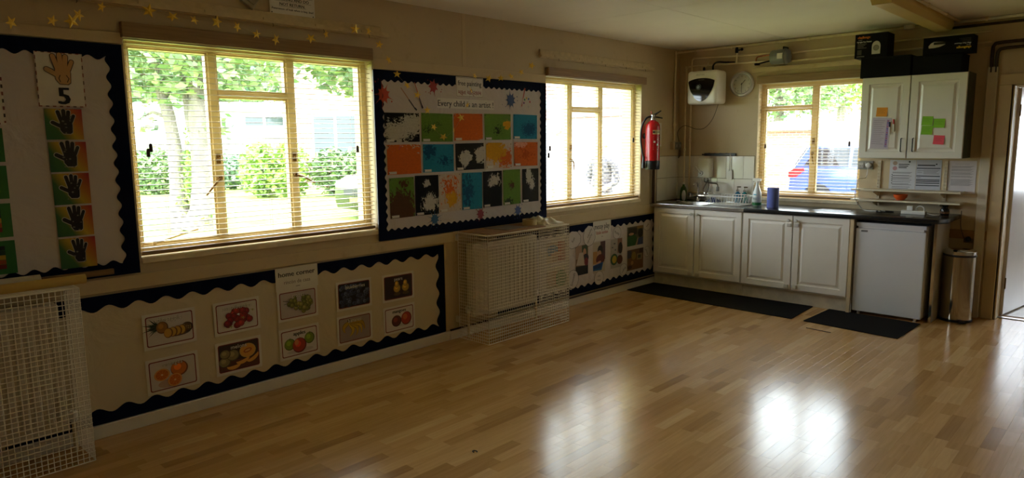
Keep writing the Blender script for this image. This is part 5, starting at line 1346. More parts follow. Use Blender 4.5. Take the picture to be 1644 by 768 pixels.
MB().lathe([(0.02, 0.0), (0.056, 0.0), (0.057, 0.004), (0.057, 0.196), (0.055, 0.2), (0.02, 0.2), (0.02, 0.0)], 28, caps=False).build('towel', mat('blue_towel', (92, 104, 172), 0.8, nz=(8, 0.06), bp=(120, 0.2, 0.002)), pr, smooth=True)
MB().lathe([(0.018, 0.001), (0.0205, 0.001), (0.0205, 0.199), (0.018, 0.199), (0.018, 0.001)], 18, caps=False).build('core', M_BROWN, pr, smooth=True)
x, _ = bw(1097, 318, 0.10)
gb = thing('washing_bottle', 'green washing up liquid bottle in the tiled corner', 'bottle', (max(x, 0.10), -0.10, SZ))
MB().lathe([(0.034, 0), (0.038, 0.006), (0.038, 0.11), (0.030, 0.15), (0.014, 0.17), (0.012, 0.19)], 18).build('bottle', mat('green_soap', (70, 104, 42), 0.25), gb, smooth=True)
MB().lathe([(0.013, 0.19), (0.013, 0.205), (0.006, 0.21), (0.006, 0.22)], 12).build('cap', M_WHITE, gb, smooth=True)
ds = thing('dish_brush', 'round white dish scrubber leaning against the corner pipes', 'scrubber', (max(x, 0.10) + 0.045, -0.17, SZ))
MB().ball((0, 0, 0.065), 0.024, 0.02, 0.065, 14, 10).build('pad', mat('scrub_white', (196, 194, 186), 0.8, bp=(60, 0.3, 0.004)), ds, smooth=True)
MB().tube([(0, 0, 0.12), (0.005, 0.02, 0.16)], 0.007, 8).build('handle', mat('dark_green', (34, 60, 36), 0.4), ds, smooth=True)
cl = crumple('blue_cloth', 'crumpled dark blue cloth lying behind the sink bowl', 'cloth', 0.50, -0.075, 0.08, 0.045, 0.055, mat('blue_cloth', (34, 52, 110), 0.9), 9, SZ)

# ------------------------------------------------------------------ fridge, end panel, bin, mats
fr = thing('fridge', 'white undercounter fridge under the black worktop', 'fridge', (2.165, -0.565, 0.0))
FW = 0.565
M_FR = mat('fridge_white', (214, 216, 222), 0.3, nz=(3, 0.02), bp=(80, 0.03, 0.002))
MB().box(0, FW, 0.05, 0.53, 0.03, 0.845).build('cabinet', M_FR, fr, bevel=0.006)
MB().box(0, FW, -0.005, 0.045, 0.03, 0.795).build('door', M_FR, fr, bevel=0.008)
MB().box(0.0, FW, 0.0, 0.05, 0.815, 0.85).build('top_trim', M_FR, fr, bevel=0.005)
MB().box(0.02, FW - 0.02, 0.004, 0.046, 0.797, 0.815).build('grip_recess', M_FR, fr)
MB().box(0.045, 0.10, -0.0065, -0.004, 0.765, 0.782).build('badge', mat('badge_silver', (130, 132, 136), 0.3, 0.8, nz=None), fr)
for x in (0.05, FW - 0.05): MB().lathe([(0.014, 0), (0.014, 0.03)], 10, (x, 0.03, 0)).build('foot', M_KNOB, fr)
for x in (0.06, FW - 0.06): MB().lathe([(0.014, 0), (0.014, 0.03)], 10, (x, 0.48, 0)).build('foot', M_DARK, fr)
ep = thing('end_panel', 'grey worktop end panel with bright metal edge beside the fridge', 'end panel', (2.775, -0.50, 0.0))
MB().box(0, 0.018, 0, 0.48, 0, 0.878).build('board', mat('grey_panel', (190, 184, 174), 0.5), ep)
MB().box(-0.002, 0.020, -0.003, 0.0, 0, 0.878).build('edge_strip', M_CHROME, ep)
bx, by = 2.925, -0.225
bn = thing('pedal_bin', 'tall chrome pedal bin beside the fridge end panel', 'bin', (bx, by, 0.0))
rb = 0.125
MB().lathe([(rb * 1.0, 0.0), (rb * 1.04, 0.004), (rb * 1.04, 0.02), (rb, 0.024)], 36).build('base_ring', M_BLACK, bn, smooth=True)
MB().lathe([(rb, 0.022), (rb, 0.575)], 40, caps=False).build('drum', mat('bin_chrome', (176, 170, 160), 0.10, 1.0, nz=(2, 0.03)), bn, smooth=True)
MB().lathe([(rb * 1.0, 0.575), (rb * 1.01, 0.58), (rb * 1.01, 0.592), (rb, 0.595)], 40).build('collar', M_BLACK, bn, smooth=True)
MB().lathe([(rb * 1.02, 0.594), (rb * 1.02, 0.622), (rb * 0.9, 0.634), (rb * 0.5, 0.640), (0.0, 0.642)], 40).build('lid', M_CHROME, bn, smooth=True)
MB().box(-0.03, 0.03, -rb - 0.055, -rb + 0.02, 0.008, 0.020).build('pedal', M_BLACK, bn, bevel=0.004).rotation_euler = (0, 0, 0.5)
M_MAT = mat('black_mat', (30, 29, 28), 0.95, nz=(200, 0.3), bp=(250, 0.5, 0.003), spec=0.08)
def floor_mat(lab, pts):
    b_ = MB(); n = len(pts); b_.add([(x, y, 0.0) for x, y in pts] + [(x, y, 0.007) for x, y in pts], [tuple(range(n, 2 * n)), tuple(reversed(range(n)))] + [(i, (i + 1) % n, n + (i + 1) % n, n + i) for i in range(n)])
    tag(b_.build('door_mat', M_MAT), lab, 'mat', 'dark floor mats before the units')
floor_mat('long dark floor mat in front of the sink cabinets', [(0.02, -1.07), (1.838, -1.15), (1.81, -0.552), (0.04, -0.552)])
floor_mat('short dark floor mat in front of the fridge', [(1.948, -1.147), (2.722, -1.228), (2.74, -0.60), (1.965, -0.56)])
sx_, sy_ = fl(762, 726)
tag(MB().tube([(sx_ + 0.013 * math.cos(t) * (1 + 0.3 * math.sin(3 * t)), sy_ + 0.010 * math.sin(t), 0.003 + 0.0015 * math.sin(2 * t)) for t in [k * 0.5 for k in range(11)]], 0.0028, 6).build('floor_scrap', M_BLACK, smooth=True), 'tiny curled dark scrap lying on the bare floor', 'scrap')
p = [fl(*q) for q in ((1294, 527), (1334, 535))]
tag(MB().tube([(p[0][0], p[0][1], 0.003), (p[1][0], p[1][1], 0.003)], 0.003, 6).build('loose_stick', mat('dark_stick', (60, 34, 24), 0.6)), 'thin dark stick lying on the floor before the mat', 'stick')

# ------------------------------------------------------------------ wall cabinet and what is on it
wc = on_back('wall_cabinet', 'white double door wall cabinet with notes beside the kitchen window', 'kitchen cabinet', 2.072, 1.42, 0.0)
CW, CH = 0.826, 0.73
MB().box(0, 0.018, -0.30, 0, 0, CH).box(CW - 0.018, CW, -0.30, 0, 0, CH).box(0.018, CW - 0.018, -0.30, 0, 0, 0.018).box(0.018, CW - 0.018, -0.30, 0, CH - 0.018, CH).box(0.018, CW - 0.018, -0.01, 0, 0.018, CH - 0.018).build('carcass', M_UNIT, wc, fix=False)
for a, b, hx in ((0.0, 0.396, 0.355), (0.404, 0.826, 0.045)):
    d = link('door', panel_door_mesh(b - a, CH - 0.004), wc); d.location = (a, -0.301, 0.002)
    MB().tube([(hx, -0.019, 0.06), (hx, -0.045, 0.062), (hx, -0.045, 0.175), (hx, -0.019, 0.177)], 0.005, 8).build('handle', M_BLKMET, d, smooth=True)
def leaf_sheet():
    m, nt, b = nodes_of('leaf_print')
    v = nt.nodes.new('ShaderNodeTexVoronoi'); v.inputs['Scale'].default_value = 26; tc = nt.nodes.new('ShaderNodeTexCoord'); nt.links.new(tc.outputs['Object'], v.inputs['Vector'])
    sp = nt.nodes.new('ShaderNodeSeparateColor'); nt.links.new(v.outputs['Color'], sp.inputs[0])
    nt.links.new(ramp(nt, sp.outputs[0], [(0.0, lin((14, 34, 20))), (0.4, lin((26, 60, 34))), (0.7, lin((54, 62, 40))), (1.0, lin((84, 96, 70)))], 'CONSTANT'), b.inputs['Base Color']); b.inputs['Roughness'].default_value = 0.4; return m
lf = on_back('leaf_poster', 'dark green leaf pattern sheet covering the cabinet side', 'poster', 2.072 + CW + 0.001, 1.42, 0.0)
MB().box(0, 0.002, -0.30, -0.005, 0.004, CH + 0.002).build('sheet', leaf_sheet(), lf)
DF = 0.3205
def note(lab, px0, px1, py0, py1, c, tilt):
    x0, x1, z0, z1 = rect_b(px0, px1, py0, py1, DF)
    o = on_back('sticky_note', lab, 'sticky note', x0, z0, DF, 'sticky notes on the cabinet doors'); o.rotation_euler = (0, tilt, 0)
    W, H = x1 - x0, z1 - z0
    b_ = MB(); n = 6
    for k in range(n + 1): s = k / n; y = -0.0006 - 0.008 * (1 - s) ** 2; b_.v += [(0, y, H * s), (W, y, H * s)]
    for k in range(n): b_.f.append((2 * k, 2 * k + 1, 2 * k + 3, 2 * k + 2))
    q = b_.build('paper', mat('note_%d_%d' % (c[0], c[2]), c, 0.7, nz=None), o, fix=False); q.modifiers.new('thickness', 'SOLIDIFY').thickness = 0.0004
    a = Art()
    for k in range(3): a.rect(W * 0.15, W * (0.8 - 0.1 * (k % 2)), H * (0.7 - 0.16 * k), H * (0.715 - 0.16 * k), tuple(v * 0.5 for v in c))
    a.build('handwriting', o, 0.0085)
note('orange sticky note above the lilac rota sheet', 1407, 1424.5, 172.5, 187, (226, 150, 40), 0.03)
note('upper lime sticky note in the stacked pair', 1480, 1497.5, 186.5, 201, (130, 190, 40), 0.05)
note('lower lime sticky note in the stacked pair', 1479, 1497, 201.5, 216, (130, 190, 40), 0.04)
note('single lime sticky note beside the stacked pair', 1498.5, 1517, 190.5, 205, (134, 196, 44), 0.02)
note('pink sticky note below the lime sticky notes', 1498, 1515.5, 217, 231.5, (232, 84, 100), 0.06)
r = rect_b(1397.5, 1427, 188.5, 238.5, DF)
o, W, H = sheet('rota_sheet', 'laminated lilac rota sheet on the cabinet door next to the window', 'notice', r, DF, mat('lilac_paper', (196, 186, 200), 0.2), back=True, tilt=0.05)
a = Art().rect(W * .78, W * .92, H * .06, H * .94, (150, 130, 176))
for k in range(13): a.rect(W * .08, W * (.7 - .08 * (k % 3)), H * (.9 - .062 * k), H * (.91 - .062 * k), (110, 100, 116)); a.ell(W * .85, H * (.9 - .062 * k), W * .04, H * .014, ((170, 50, 60), (60, 60, 150), (150, 90, 170))[k % 3], 8)
a.build('print', o, 0.0006)
for lab, px, py0, py1, c in (('blue capped marker pen stuck on the cabinet door', 1430, 196, 217, (26, 30, 70)), ('red capped marker pen stuck on the cabinet door', 1436.5, 191.5, 212, (176, 40, 30))):
    x, z1 = bw(px, py0, DF); z0 = bw(px, py1, DF)[1]
    o = on_back('marker_pen', lab, 'pen', x, z0, DF + 0.008, 'marker pens on the cabinet'); o.rotation_euler = (0, -0.06, 0)
    h = z1 - z0
    MB().lathe([(0.004, 0), (0.0065, 0.008), (0.0065, h * 0.65)], 12).build('barrel', M_WHITE, o, smooth=True)
    MB().lathe([(0.0075, h * 0.62), (0.0075, h * 0.95), (0.005, h)], 12).build('cap', mat('pen_%d' % c[0], c, 0.4, nz=None), o, smooth=True)
# boxes on top of the cabinet
TOPZ = 1.42 + CH
M_BOX = mat('matt_black_box', (10, 10, 11), 0.7, nz=None, spec=0.15)
for lab, x0, x1, h in (('black storage crate on the wall cabinet next to the window', 2.045, 2.455, 0.175), ('black storage crate on the wall cabinet under the upside down box', 2.475, 2.84, 0.155)):
    o = thing('storage_crate', lab, 'crate', (x0, -0.31, TOPZ), 0, 'black storage crates'); w_ = x1 - x0
    MB().box(0, 0.008, 0, 0.30, 0, h).box(w_ - 0.008, w_, 0, 0.30, 0, h).box(0.008, w_ - 0.008, 0, 0.008, 0, h).box(0.008, w_ - 0.008, 0.292, 0.30, 0, h).box(0.008, w_ - 0.008, 0.008, 0.292, 0, 0.008).build('tub', M_BOX, o, fix=False)
    MB().box(-0.004, w_ + 0.004, -0.004, 0.304, h - 0.004, h + 0.006).build('lid', M_BOX, o, bevel=0.004)
z1_ = TOPZ + 0.181
bxo = thing('heater_box', 'black fan heater carton with orange logo standing on the crate', 'carton', (1.985, -0.31, z1_))
BW_, BH, BD = 0.275, 0.215, 0.20
MB().box(0, BW_, 0, BD, 0, BH).build('carton', mat('carton_black', (12, 11, 12), 0.7, nz=None, spec=0.15), bxo, bevel=0.002, seg=1)
a = Art().text('challenge', 0.075, BH * 0.87, 0.022, (222, 120, 30), -0.105, bold=0.0012).text('2.0kW', 0.045, BH * 0.76, 0.009, (190, 190, 190), -0.035).text('Upright Fan Heater', 0.08, BH * 0.68, 0.013, (225, 225, 225), -0.125, bold=0.0006)
for k in range(4): a.rect(0.022, 0.10 - 0.013 * (k % 3), BH * (0.58 - 0.055 * k), BH * (0.60 - 0.055 * k), (120, 118, 116))
hx = BW_ * 0.66
a.build('print', bxo, 0.0)
a = Art().poly([(hx - 0.035, 0.03), (hx + 0.035, 0.03), (hx + 0.036, 0.10)] + [(hx + 0.036 * math.cos(t), 0.10 + 0.045 * math.sin(t)) for t in [PI * k / 10 for k in range(1, 10)]] + [(hx - 0.036, 0.10)], (190, 186, 190))
a.ell(hx, 0.085, 0.026, 0.026, (110, 106, 104)).ell(hx, 0.085, 0.020, 0.020, (128, 122, 118)).rect(0.022, 0.06, 0.03, 0.075, (70, 68, 66)).rect(0.02, 0.085, 0.012, 0.02, (120, 116, 112))
a.build('picture', bxo, 0.0)
z2_ = TOPZ + 0.161
bxo = thing('heater_box', 'black heater carton standing upside down with yellow logo on the crate', 'carton', (2.545, -0.31, z2_))
BW_, BH = 0.37, 0.145
MB().box(0, BW_, 0, 0.17, 0, BH).build('carton', MATS['carton_black'], bxo, bevel=0.002, seg=1)
a = Art().text('challenge', BW_ * 0.82, BH * 0.27, 0.020, (222, 186, 50), -0.105, flip=True, bold=0.0012).text('2kW', BW_ * 0.91, BH * 0.42, 0.010, (190, 190, 190), -0.03, flip=True).text('Flat Fan Heater', BW_ * 0.79, BH * 0.52, 0.011, (225, 225, 225), -0.12, flip=True, bold=0.0005)
for k in range(3): a.rect(BW_ * (0.78 - 0.03 * k), BW_ * 0.95, BH * (0.62 + 0.08 * k), BH * (0.635 + 0.08 * k), (90, 88, 86))
a.build('print', bxo, 0.0)
a = Art().poly([(BW_ * .12, BH * .38), (BW_ * .11, BH * .5), (BW_ * .16, BH * .66), (BW_ * .22, BH * .74), (BW_ * .42, BH * .70), (BW_ * .45, BH * .54), (BW_ * .34, BH * .42), (BW_ * .22, BH * .38)], (190, 182, 184)).rect(BW_ * .215, BW_ * .45, BH * .56, BH * .70, (20, 19, 20))
a.build('picture', bxo, 0.0)

# ------------------------------------------------------------------ shelves, papers, socket
M_SHELF = mat('cream_shelf', (212, 200, 172), 0.45, nz=(6, 0.05))
UP = [(bw(1411, 285, 0.01)[0], 'beside the socket'), (bw(1518, 285, 0.01)[0], 'between the two notices')]
for ux, lab in UP:
    o = on_back('shelf_upright', 'cream slotted shelf upright %s' % lab, 'shelf bracket', ux - 0.013, 0.985, 0.0)
    b_ = MB().box(0, 0.002, -0.012, 0, 0, 0.405).box(0.024, 0.026, -0.012, 0, 0, 0.405)
    holed(b_, 0, 0.026, 0, 0.405, -0.014, -0.012, [(s, s + 0.005, 0.02 + 0.032 * k, 0.036 + 0.032 * k) for k in range(12) for s in (0.005, 0.016)]).build('channel', M_SHELF, o, fix=False)
SH = [(bw(1500, 308.5, 0.20)[1], 'upper'), (bw(1500, 326, 0.20)[1], 'lower')]
for z, lab in SH:
    o = on_back('wall_shelf', '%s thin cream shelf under the wall cabinet' % lab, 'shelf', 1.985, z - 0.012, 0.0)
    MB().box(0, 0.905, -0.205, -0.016, 0, 0.016).build('board', M_SHELF, o, bevel=0.002, seg=1)
    for ux, _ in UP: MB().add([(ux - 1.985 - 0.004, -0.014, 0), (ux - 1.985 + 0.004, -0.014, 0), (ux - 1.985 - 0.004, -0.17, 0), (ux - 1.985 + 0.004, -0.17, 0), (ux - 1.985 - 0.004, -0.014, -0.055), (ux - 1.985 + 0.004, -0.014, -0.055), (ux - 1.985 - 0.004, -0.17, -0.012), (ux - 1.985 + 0.004, -0.17, -0.012)],
                                 [(0, 1, 3, 2), (4, 6, 7, 5), (0, 2, 6, 4), (1, 5, 7, 3), (0, 4, 5, 1), (2, 3, 7, 6)]).build('bracket', M_SHELF, o)
x, _ = bw(1445.5, 319, 0.12)
ob = thing('bowl', 'small orange bowl standing on the lower shelf', 'bowl', (x, -0.12, SH[1][0] + 0.004))
MB().lathe([(0.024, 0), (0.034, 0.004), (0.056, 0.032), (0.062, 0.054), (0.058, 0.054), (0.050, 0.030), (0.02, 0.008), (0, 0.007)], 28).build('bowl_shell', mat('orange_plastic', (204, 84, 24), 0.35, nz=None), ob, smooth=True)
def lines(a, W, H, x0, x1, zs, c, th=0.006):
    for k, z in enumerate(zs): a.rect(W * x0, W * (x1 - 0.05 * (k % 3)), H * z, H * z + th, c)
G = (120, 118, 120)
r = rect_b(1428, 1470, 257, 304.5, 0.0)
o, W, H = sheet('notice', 'printed notice with two round pictures under the wall cabinet', 'notice', (r[0], r[1], r[2] - 0.004, r[3]), 0.003, mat('notice_paper', (206, 206, 210), 0.3), back=True)
a = Art().ell(W * .2, H * .89, W * .09, W * .09, (176, 150, 130), 16).ell(W * .2, H * .72, W * .09, W * .09, (190, 140, 140), 16).ell(W * .75, H * .94, W * .04, W * .04, (60, 60, 64), 10)
lines(a, W, H, .34, .75, (.84, .78, .73), (50, 50, 54), .008); lines(a, W, H, .12, .86, (.58, .555, .48, .46, .40, .38, .33, .27, .2, .17, .1, .05), G, .004)
for z in (.49, .42, .35, .29, .21): a.rect(W * .09, W * .125, H * z, H * z + .009, (50, 50, 54))
a.build('print', o, 0.0006)
r2 = rect_b(1470.5, 1511, 257, 305, 0.0)
o, W, H = sheet('notice', 'printed form with dark rules next to the slotted upright', 'notice', (r2[0], r2[1], r2[2] - 0.004, r2[3]), 0.003, mat('form_paper', (190, 192, 200), 0.3), back=True)
a = Art().ell(W * .8, H * .86, W * .035, W * .035, (60, 60, 64), 10); lines(a, W, H, .05, .75, (.80,), (70, 70, 76), .012)
for z in (.71, .45, .33, .28, .22, .14): a.rect(W * .02, W * .96, H * z, H * z + .008, (44, 46, 52))
lines(a, W, H, .3, .92, (.66, .62, .58, .54), G, .004); lines(a, W, H, .05, .3, (.64, .58, .40), G, .004)
a.build('print', o, 0.0006)
r3 = rect_b(1521.5, 1567, 258.5, 311, 0.0)
o, W, H = sheet('notice', 'plain typed notice between upright and white trunking', 'notice', r3, 0.003, mat('typed_paper', (206, 200, 202), 0.3), back=True)
a = Art().rect(W * .25, W * .75, H * .90, H * .905, G); lines(a, W, H, .12, .90, [.83 - .021 * k for k in range(29) if k not in (3, 8, 13, 17, 18)], (140, 138, 140), .003); a.build('print', o, 0.0006)
r = rect_b(1377.5, 1402.5, 258.5, 272, 0.0)
so = on_back('wall_socket', 'grey double wall socket with a white plug', 'socket', r[0], r[2], 0.0)
W, H = r[1] - r[0], r[3] - r[2]
MB().box(0, W, -0.012, 0, 0, H).build('plate', MATS['grey_metal_plate'], so, bevel=0.004)
holed(MB(), W * .08, W * .4, H * .2, H * .8, -0.022, -0.0115, [(W * dx, W * dx + .006, H * .35, H * .5) for dx in (.17, .3)]).build('insert', M_KNOB, so, fix=False)
MB().box(W * .46, W * .54, -0.016, -0.012, H * .55, H * .8).build('rocker', M_KNOB, so)
MB().lathe([(0.024, 0.012), (0.026, 0.02), (0.024, 0.045), (0.015, 0.05)], 16, (W * .74, 0, H * .5), 'y').build('plug', M_WHITE, so, smooth=True)
cx_, cz_ = r[0] + W * .74, r[2] + H * .3
tag(MB().tube(bez([(cx_, -0.04, cz_), (cx_ - 0.01, -0.05, cz_ - 0.1), (cx_ - 0.03, -0.19, 1.22), (cx_ - 0.04, -0.215, 1.15), (cx_ - 0.05, -0.218, 1.05), (cx_ - 0.02, -0.18, 0.97), (cx_ + 0.02, -0.15, 0.924), (cx_ + 0.12, -0.17, 0.922), (cx_ + 0.2, -0.15, 0.922), (cx_ + 0.16, -0.10, 0.922)], 8), 0.0035, 8).build('mains_cable', M_WHITE, smooth=True), 'white mains cable hanging from the socket to the worktop', 'cable')
tag(MB().tube(bez([(2.24, -0.16, 0.9225), (2.30, -0.20, 0.9225), (2.36, -0.17, 0.9225), (2.33, -0.13, 0.9225), (2.25, -0.14, 0.9225), (2.22, -0.2, 0.9225), (2.28, -0.24, 0.9225)], 8), 0.0035, 6).build('black_cable', M_BLACK, smooth=True), 'small coil of black cable on the worktop', 'cable')
x0, z = bw(1447, 340, 0.26); x1 = bw(1486, 344, 0.26)[0]
es = thing('extension_lead', 'white extension lead with a plug lying on the worktop', 'extension lead', (x0, -0.28, 0.918))
MB().box(0, x1 - x0, 0, 0.06, 0, 0.034).build('block', M_WHITE, es, bevel=0.006)
MB().box(0.045, 0.095, 0.005, 0.055, 0.034, 0.075).build('plug', M_WHITE, es, bevel=0.006)
MB().tube([(x * 0.032 + 0.15, 0.03, z_ * 0.032 + 0.045) for x, z_ in [(math.cos(t), math.sin(t)) for t in [PI * k / 8 for k in range(17)]]], 0.006, 8).build('cable_loop', M_WHITE, es, smooth=True)
MB().tube(bez([(x1 - x0, 0.03, 0.016), (x1 - x0 + 0.06, 0.02, 0.004), (x1 - x0 + 0.1, 0.04, 0.004), (x1 - x0 + 0.05, 0.06, 0.004), (x1 - x0 + 0.02, 0.05, 0.004)], 6), 0.0035, 6).build('flex', M_WHITE, es, smooth=True)
x, _ = bw(1517, 348, 0.1)
jr = thing('jar', 'small dark glass jar of brown bits under the shelves', 'jar', (x, -0.12, 0.918))
MB().lathe([(0.03, 0), (0.036, 0.004), (0.038, 0.03), (0.034, 0.05), (0.022, 0.058), (0.022, 0.075), (0.03, 0.085)], 18).build('jar_body', mat('dark_glass', (34, 32, 28), 0.12, nz=(40, 0.5)), jr, smooth=True)
MB().lathe([(0.0385, 0.01), (0.039, 0.028)], 18, caps=False).build('contents_band', mat('brown_bits', (120, 84, 48), 0.6, nz=(90, 0.6)), jr, smooth=True)
tag(MB().add([(1.70, -0.42, 0.9185), (2.0, -0.45, 0.9185), (2.02, -0.25, 0.9185), (1.74, -0.22, 0.9185), (1.70, -0.42, 0.9195), (2.0, -0.45, 0.9195), (2.02, -0.25, 0.9195), (1.74, -0.22, 0.9195)],
             [(3, 2, 1, 0), (4, 5, 6, 7), (0, 1, 5, 4), (1, 2, 6, 5), (2, 3, 7, 6), (3, 0, 4, 7)]).build('paper_sheet', mat('grey_paper', (120, 124, 132), 0.4)), 'loose grey paper sheet lying on the black worktop', 'paper')

px_, pz_ = bw(1554, 384, 0.02)
ps = on_back('wall_plug', 'dark plug with thin flex low on the wall behind the bin', 'plug', px_, pz_, 0.002)
MB().box(-0.035, 0.035, -0.010, 0, -0.035, 0.035).build('plate', mat('brown_plate', (120, 96, 66), 0.5), ps, bevel=0.003)
MB().lathe([(0.022, 0.009), (0.024, 0.02), (0.018, 0.045), (0.008, 0.05)], 14, (0, 0, 0), 'y').build('plug_body', M_BLACK, ps, smooth=True)
MB().tube(bez([(0, -0.04, -0.015), (-0.03, -0.05, 0.02), (-0.06, -0.04, 0.12), (-0.065, -0.02, 0.25)], 5), 0.003, 6).build('flex', MATS['dark_flex'], ps, smooth=True)

# ------------------------------------------------------------------ trunking, dark pipes, ceiling light
tr_ = on_back('trunking', 'tall white cable trunking beside the door frame', 'trunking', 2.985, 0.0, 0.0)
MB().box(0, 0.075, -0.04, 0, 0.0, 2.195).build('duct', mat('trunking_white', (206, 196, 176), 0.45), tr_, bevel=0.003, seg=1)
MB().box(0.003, 0.072, -0.042, -0.04, 0.0, 2.195).build('cover', MATS['trunking_white'], tr_)
M_BPIPE = mat('brown_pipe', (58, 42, 30), 0.4, 0.3)
for lab, dx, zz in (('outer', 0.0, 2.395), ('inner', 0.035, 2.345)):
    pipe('heating_pipe', '%s dark brown pipe turning into the white trunking' % lab, bez([(3.01 + dx, -0.03, 2.15), (3.01 + dx, -0.03, zz - 0.06), (3.02 + dx, -0.03, zz - 0.015), (3.06 + dx, -0.03, zz), (3.3, -0.03, zz + 0.005), (4.6, -0.03, zz + 0.02)], 4), 0.014, M_BPIPE, grp='dark heating pipes')
pipe('conduit', 'white conduit along the wall top above the brown pipes', [(2.62, -0.03, 2.60), (3.2, -0.03, 2.605), (4.8, -0.03, 2.605)], 0.013, M_WHITE, clips=[((2.95, -0.03, 2.602), X), ((3.4, -0.03, 2.605), X)])
pipe('heating_pipe', 'long dark pipe under the white conduit', [(2.64, -0.03, 2.555), (3.2, -0.03, 2.56), (4.8, -0.03, 2.565)], 0.012, M_BPIPE, grp='dark heating pipes')
pipe('conduit', 'cream conduit on the ceiling beside the light fitting', [(2.745, -0.03, 2.607), (2.745, -2.6, 2.607)], 0.012, clips=[((2.745, -0.5, 2.607), Y), ((2.745, -1.1, 2.607), Y)])
jb = thing('junction_box', 'round white junction box on the ceiling edge', 'junction box', (2.36, -0.05, 2.585))
MB().lathe([(0.04, 0.0), (0.045, 0.008), (0.045, 0.035)], 20).build('box_body', M_WHITE, jb, smooth=True)
MB().lathe([(0.0, -0.004), (0.04, -0.003), (0.041, 0.0)], 20, caps=False).build('cover', M_WHITE, jb, smooth=True)
lt = thing('ceiling_light', 'long unlit fluorescent batten light with yellowed cover', 'ceiling light', (2.645, -1.87, 2.62))
LL = 1.75
M_DIFF = mat('yellowed_diffuser', (222, 196, 124), 0.3, nz=(3, 0.06)); M_CAP = mat('yellowed_cap', (206, 180, 112), 0.4)
b_ = MB(); pr_ = [(-0.075, 0.0), (-0.075, -0.05), (-0.06, -0.095), (0.06, -0.095), (0.075, -0.05), (0.075, 0.0)]
b_.v = [(x, 0.0, z) for x, z in pr_] + [(x, LL, z) for x, z in pr_]; n = 6
b_.f = [(i, (i + 1) % n, n + (i + 1) % n, n + i) for i in range(n)] + [tuple(range(n)), tuple(range(n, 2 * n))]
b_.build('diffuser', M_DIFF, lt, bevel=0.004)
for yy in (-0.02, LL):
    b_ = MB(); b_.v = [(x * 1.03, yy, z * 1.03 if z else 0) for x, z in pr_] + [(x * 1.03, yy + 0.02, z * 1.03 if z else 0) for x, z in pr_]
    b_.f = [(i, (i + 1) % n, n + (i + 1) % n, n + i) for i in range(n)] + [tuple(range(n)), tuple(range(n, 2 * n))]
    b_.build('end_cap', M_CAP, lt, bevel=0.003)
MB().box(-0.04, 0.04, 0.0, LL, -0.012, 0.0).build('base_plate', M_WHITE, lt)
# ================================================================== outside the windows
GZ = -0.10
def lawn_mat():
    m, nt, b = nodes_of('lawn_grass')
    f = noise_node(nt, 1.2, 6, 0.7, 'World'); f2 = noise_node(nt, 25, 3, 0.6, 'World')
    c1 = ramp(nt, f, [(0.3, lin((116, 144, 64))), (0.5, lin((150, 168, 86))), (0.72, lin((178, 180, 108)))])
    nt.links.new(mix_rgb(nt, 0.35, c1, ramp(nt, f2, [(0.35, (0.5, 0.6, 0.35)), (0.65, (1, 1, 1))]), 'MULTIPLY'), b.inputs['Base Color'])
    b.inputs['Roughness'].default_value = 0.95; b.inputs['Specular IOR Level'].default_value = 0.1
    return m
tag(MB().add([(-90, -40, GZ), (12, -40, GZ), (12, 70, GZ), (-90, 70, GZ)], [(0, 1, 2, 3)]).build('lawn', lawn_mat(), fix=False), 'mown green lawn outside the windows', 'lawn', kind='structure')
tag(MB().box(-4.0, 9.0, 4.25, 30, GZ - 0.1, GZ + 0.006).box(-9.0, -0.24, -0.6, 4.6, GZ - 0.1, GZ + 0.006).build('driveway', mat('tarmac', (150, 148, 146), 0.9, nz=(40, 0.15)), fix=False), 'grey tarmac yard beside the building', 'driveway', kind='structure')

def leaf_mat(name, c, c2):
    m, nt, b = nodes_of(name)
    a = nt.nodes.new('ShaderNodeAttribute'); a.attribute_name = 'rnd'
    nt.links.new(ramp(nt, a.outputs['Fac'], [(0.0, lin(c)), (1.0, lin(c2))]), b.inputs['Base Color'])
    b.inputs['Roughness'].default_value = 0.6
    b.inputs['Subsurface Weight'].default_value = 0.0
    return m
def foliage(name, parent, blobs, n, size, m, seed, hollow=0.55):
    """leaves scattered through ellipsoids: blobs = [(centre, radii), ...]"""
    rr = random.Random(seed); vs, fs, rv = [], [], []
    wts = [b[1][0] * b[1][1] * b[1][2] for b in blobs]; tot = sum(wts)
    for (c, rad), w_ in zip(blobs, wts):
        for _ in range(max(8, int(n * w_ / tot))):
            d = Vector((rr.gauss(0, 1), rr.gauss(0, 1), rr.gauss(0, 1))).normalized(); q = hollow + (1 - hollow) * rr.random() ** 0.6
            q *= rr.uniform(0.86, 1.06)
            p = Vector((c[0] + d.x * rad[0] * q, c[1] + d.y * rad[1] * q, c[2] + d.z * rad[2] * q))
            if p.z < GZ + 0.02: continue
            a = Vector((rr.gauss(0, 1), rr.gauss(0, 1), rr.gauss(0, 0.6))).normalized(); b_ = a.cross(Vector((rr.gauss(0, 1), rr.gauss(0, 1), rr.gauss(0, 1)))).normalized()
            s = size * rr.uniform(0.6, 1.3); k = len(vs)
            vs += [tuple(p + a * s), tuple(p + b_ * s * 0.55), tuple(p - a * s), tuple(p - b_ * s * 0.55)]; fs.append((k, k + 1, k + 2, k + 3)); rv.append(rr.random())
    me = bpy.data.meshes.new(name); me.from_pydata(vs, [], fs)
    at = me.attributes.new('rnd', 'FLOAT', 'FACE'); at.data.foreach_set('value', rv); me.materials.append(m)
    o = link(name, me, parent); o['kind'] = 'stuff'; return o
LM_LIGHT = leaf_mat('leaf_light', (104, 142, 58), (176, 196, 102)); LM_MID = leaf_mat('leaf_mid', (80, 108, 66), (146, 168, 108)); LM_BLUE = leaf_mat('leaf_blue', (92, 122, 92), (150, 174, 136))
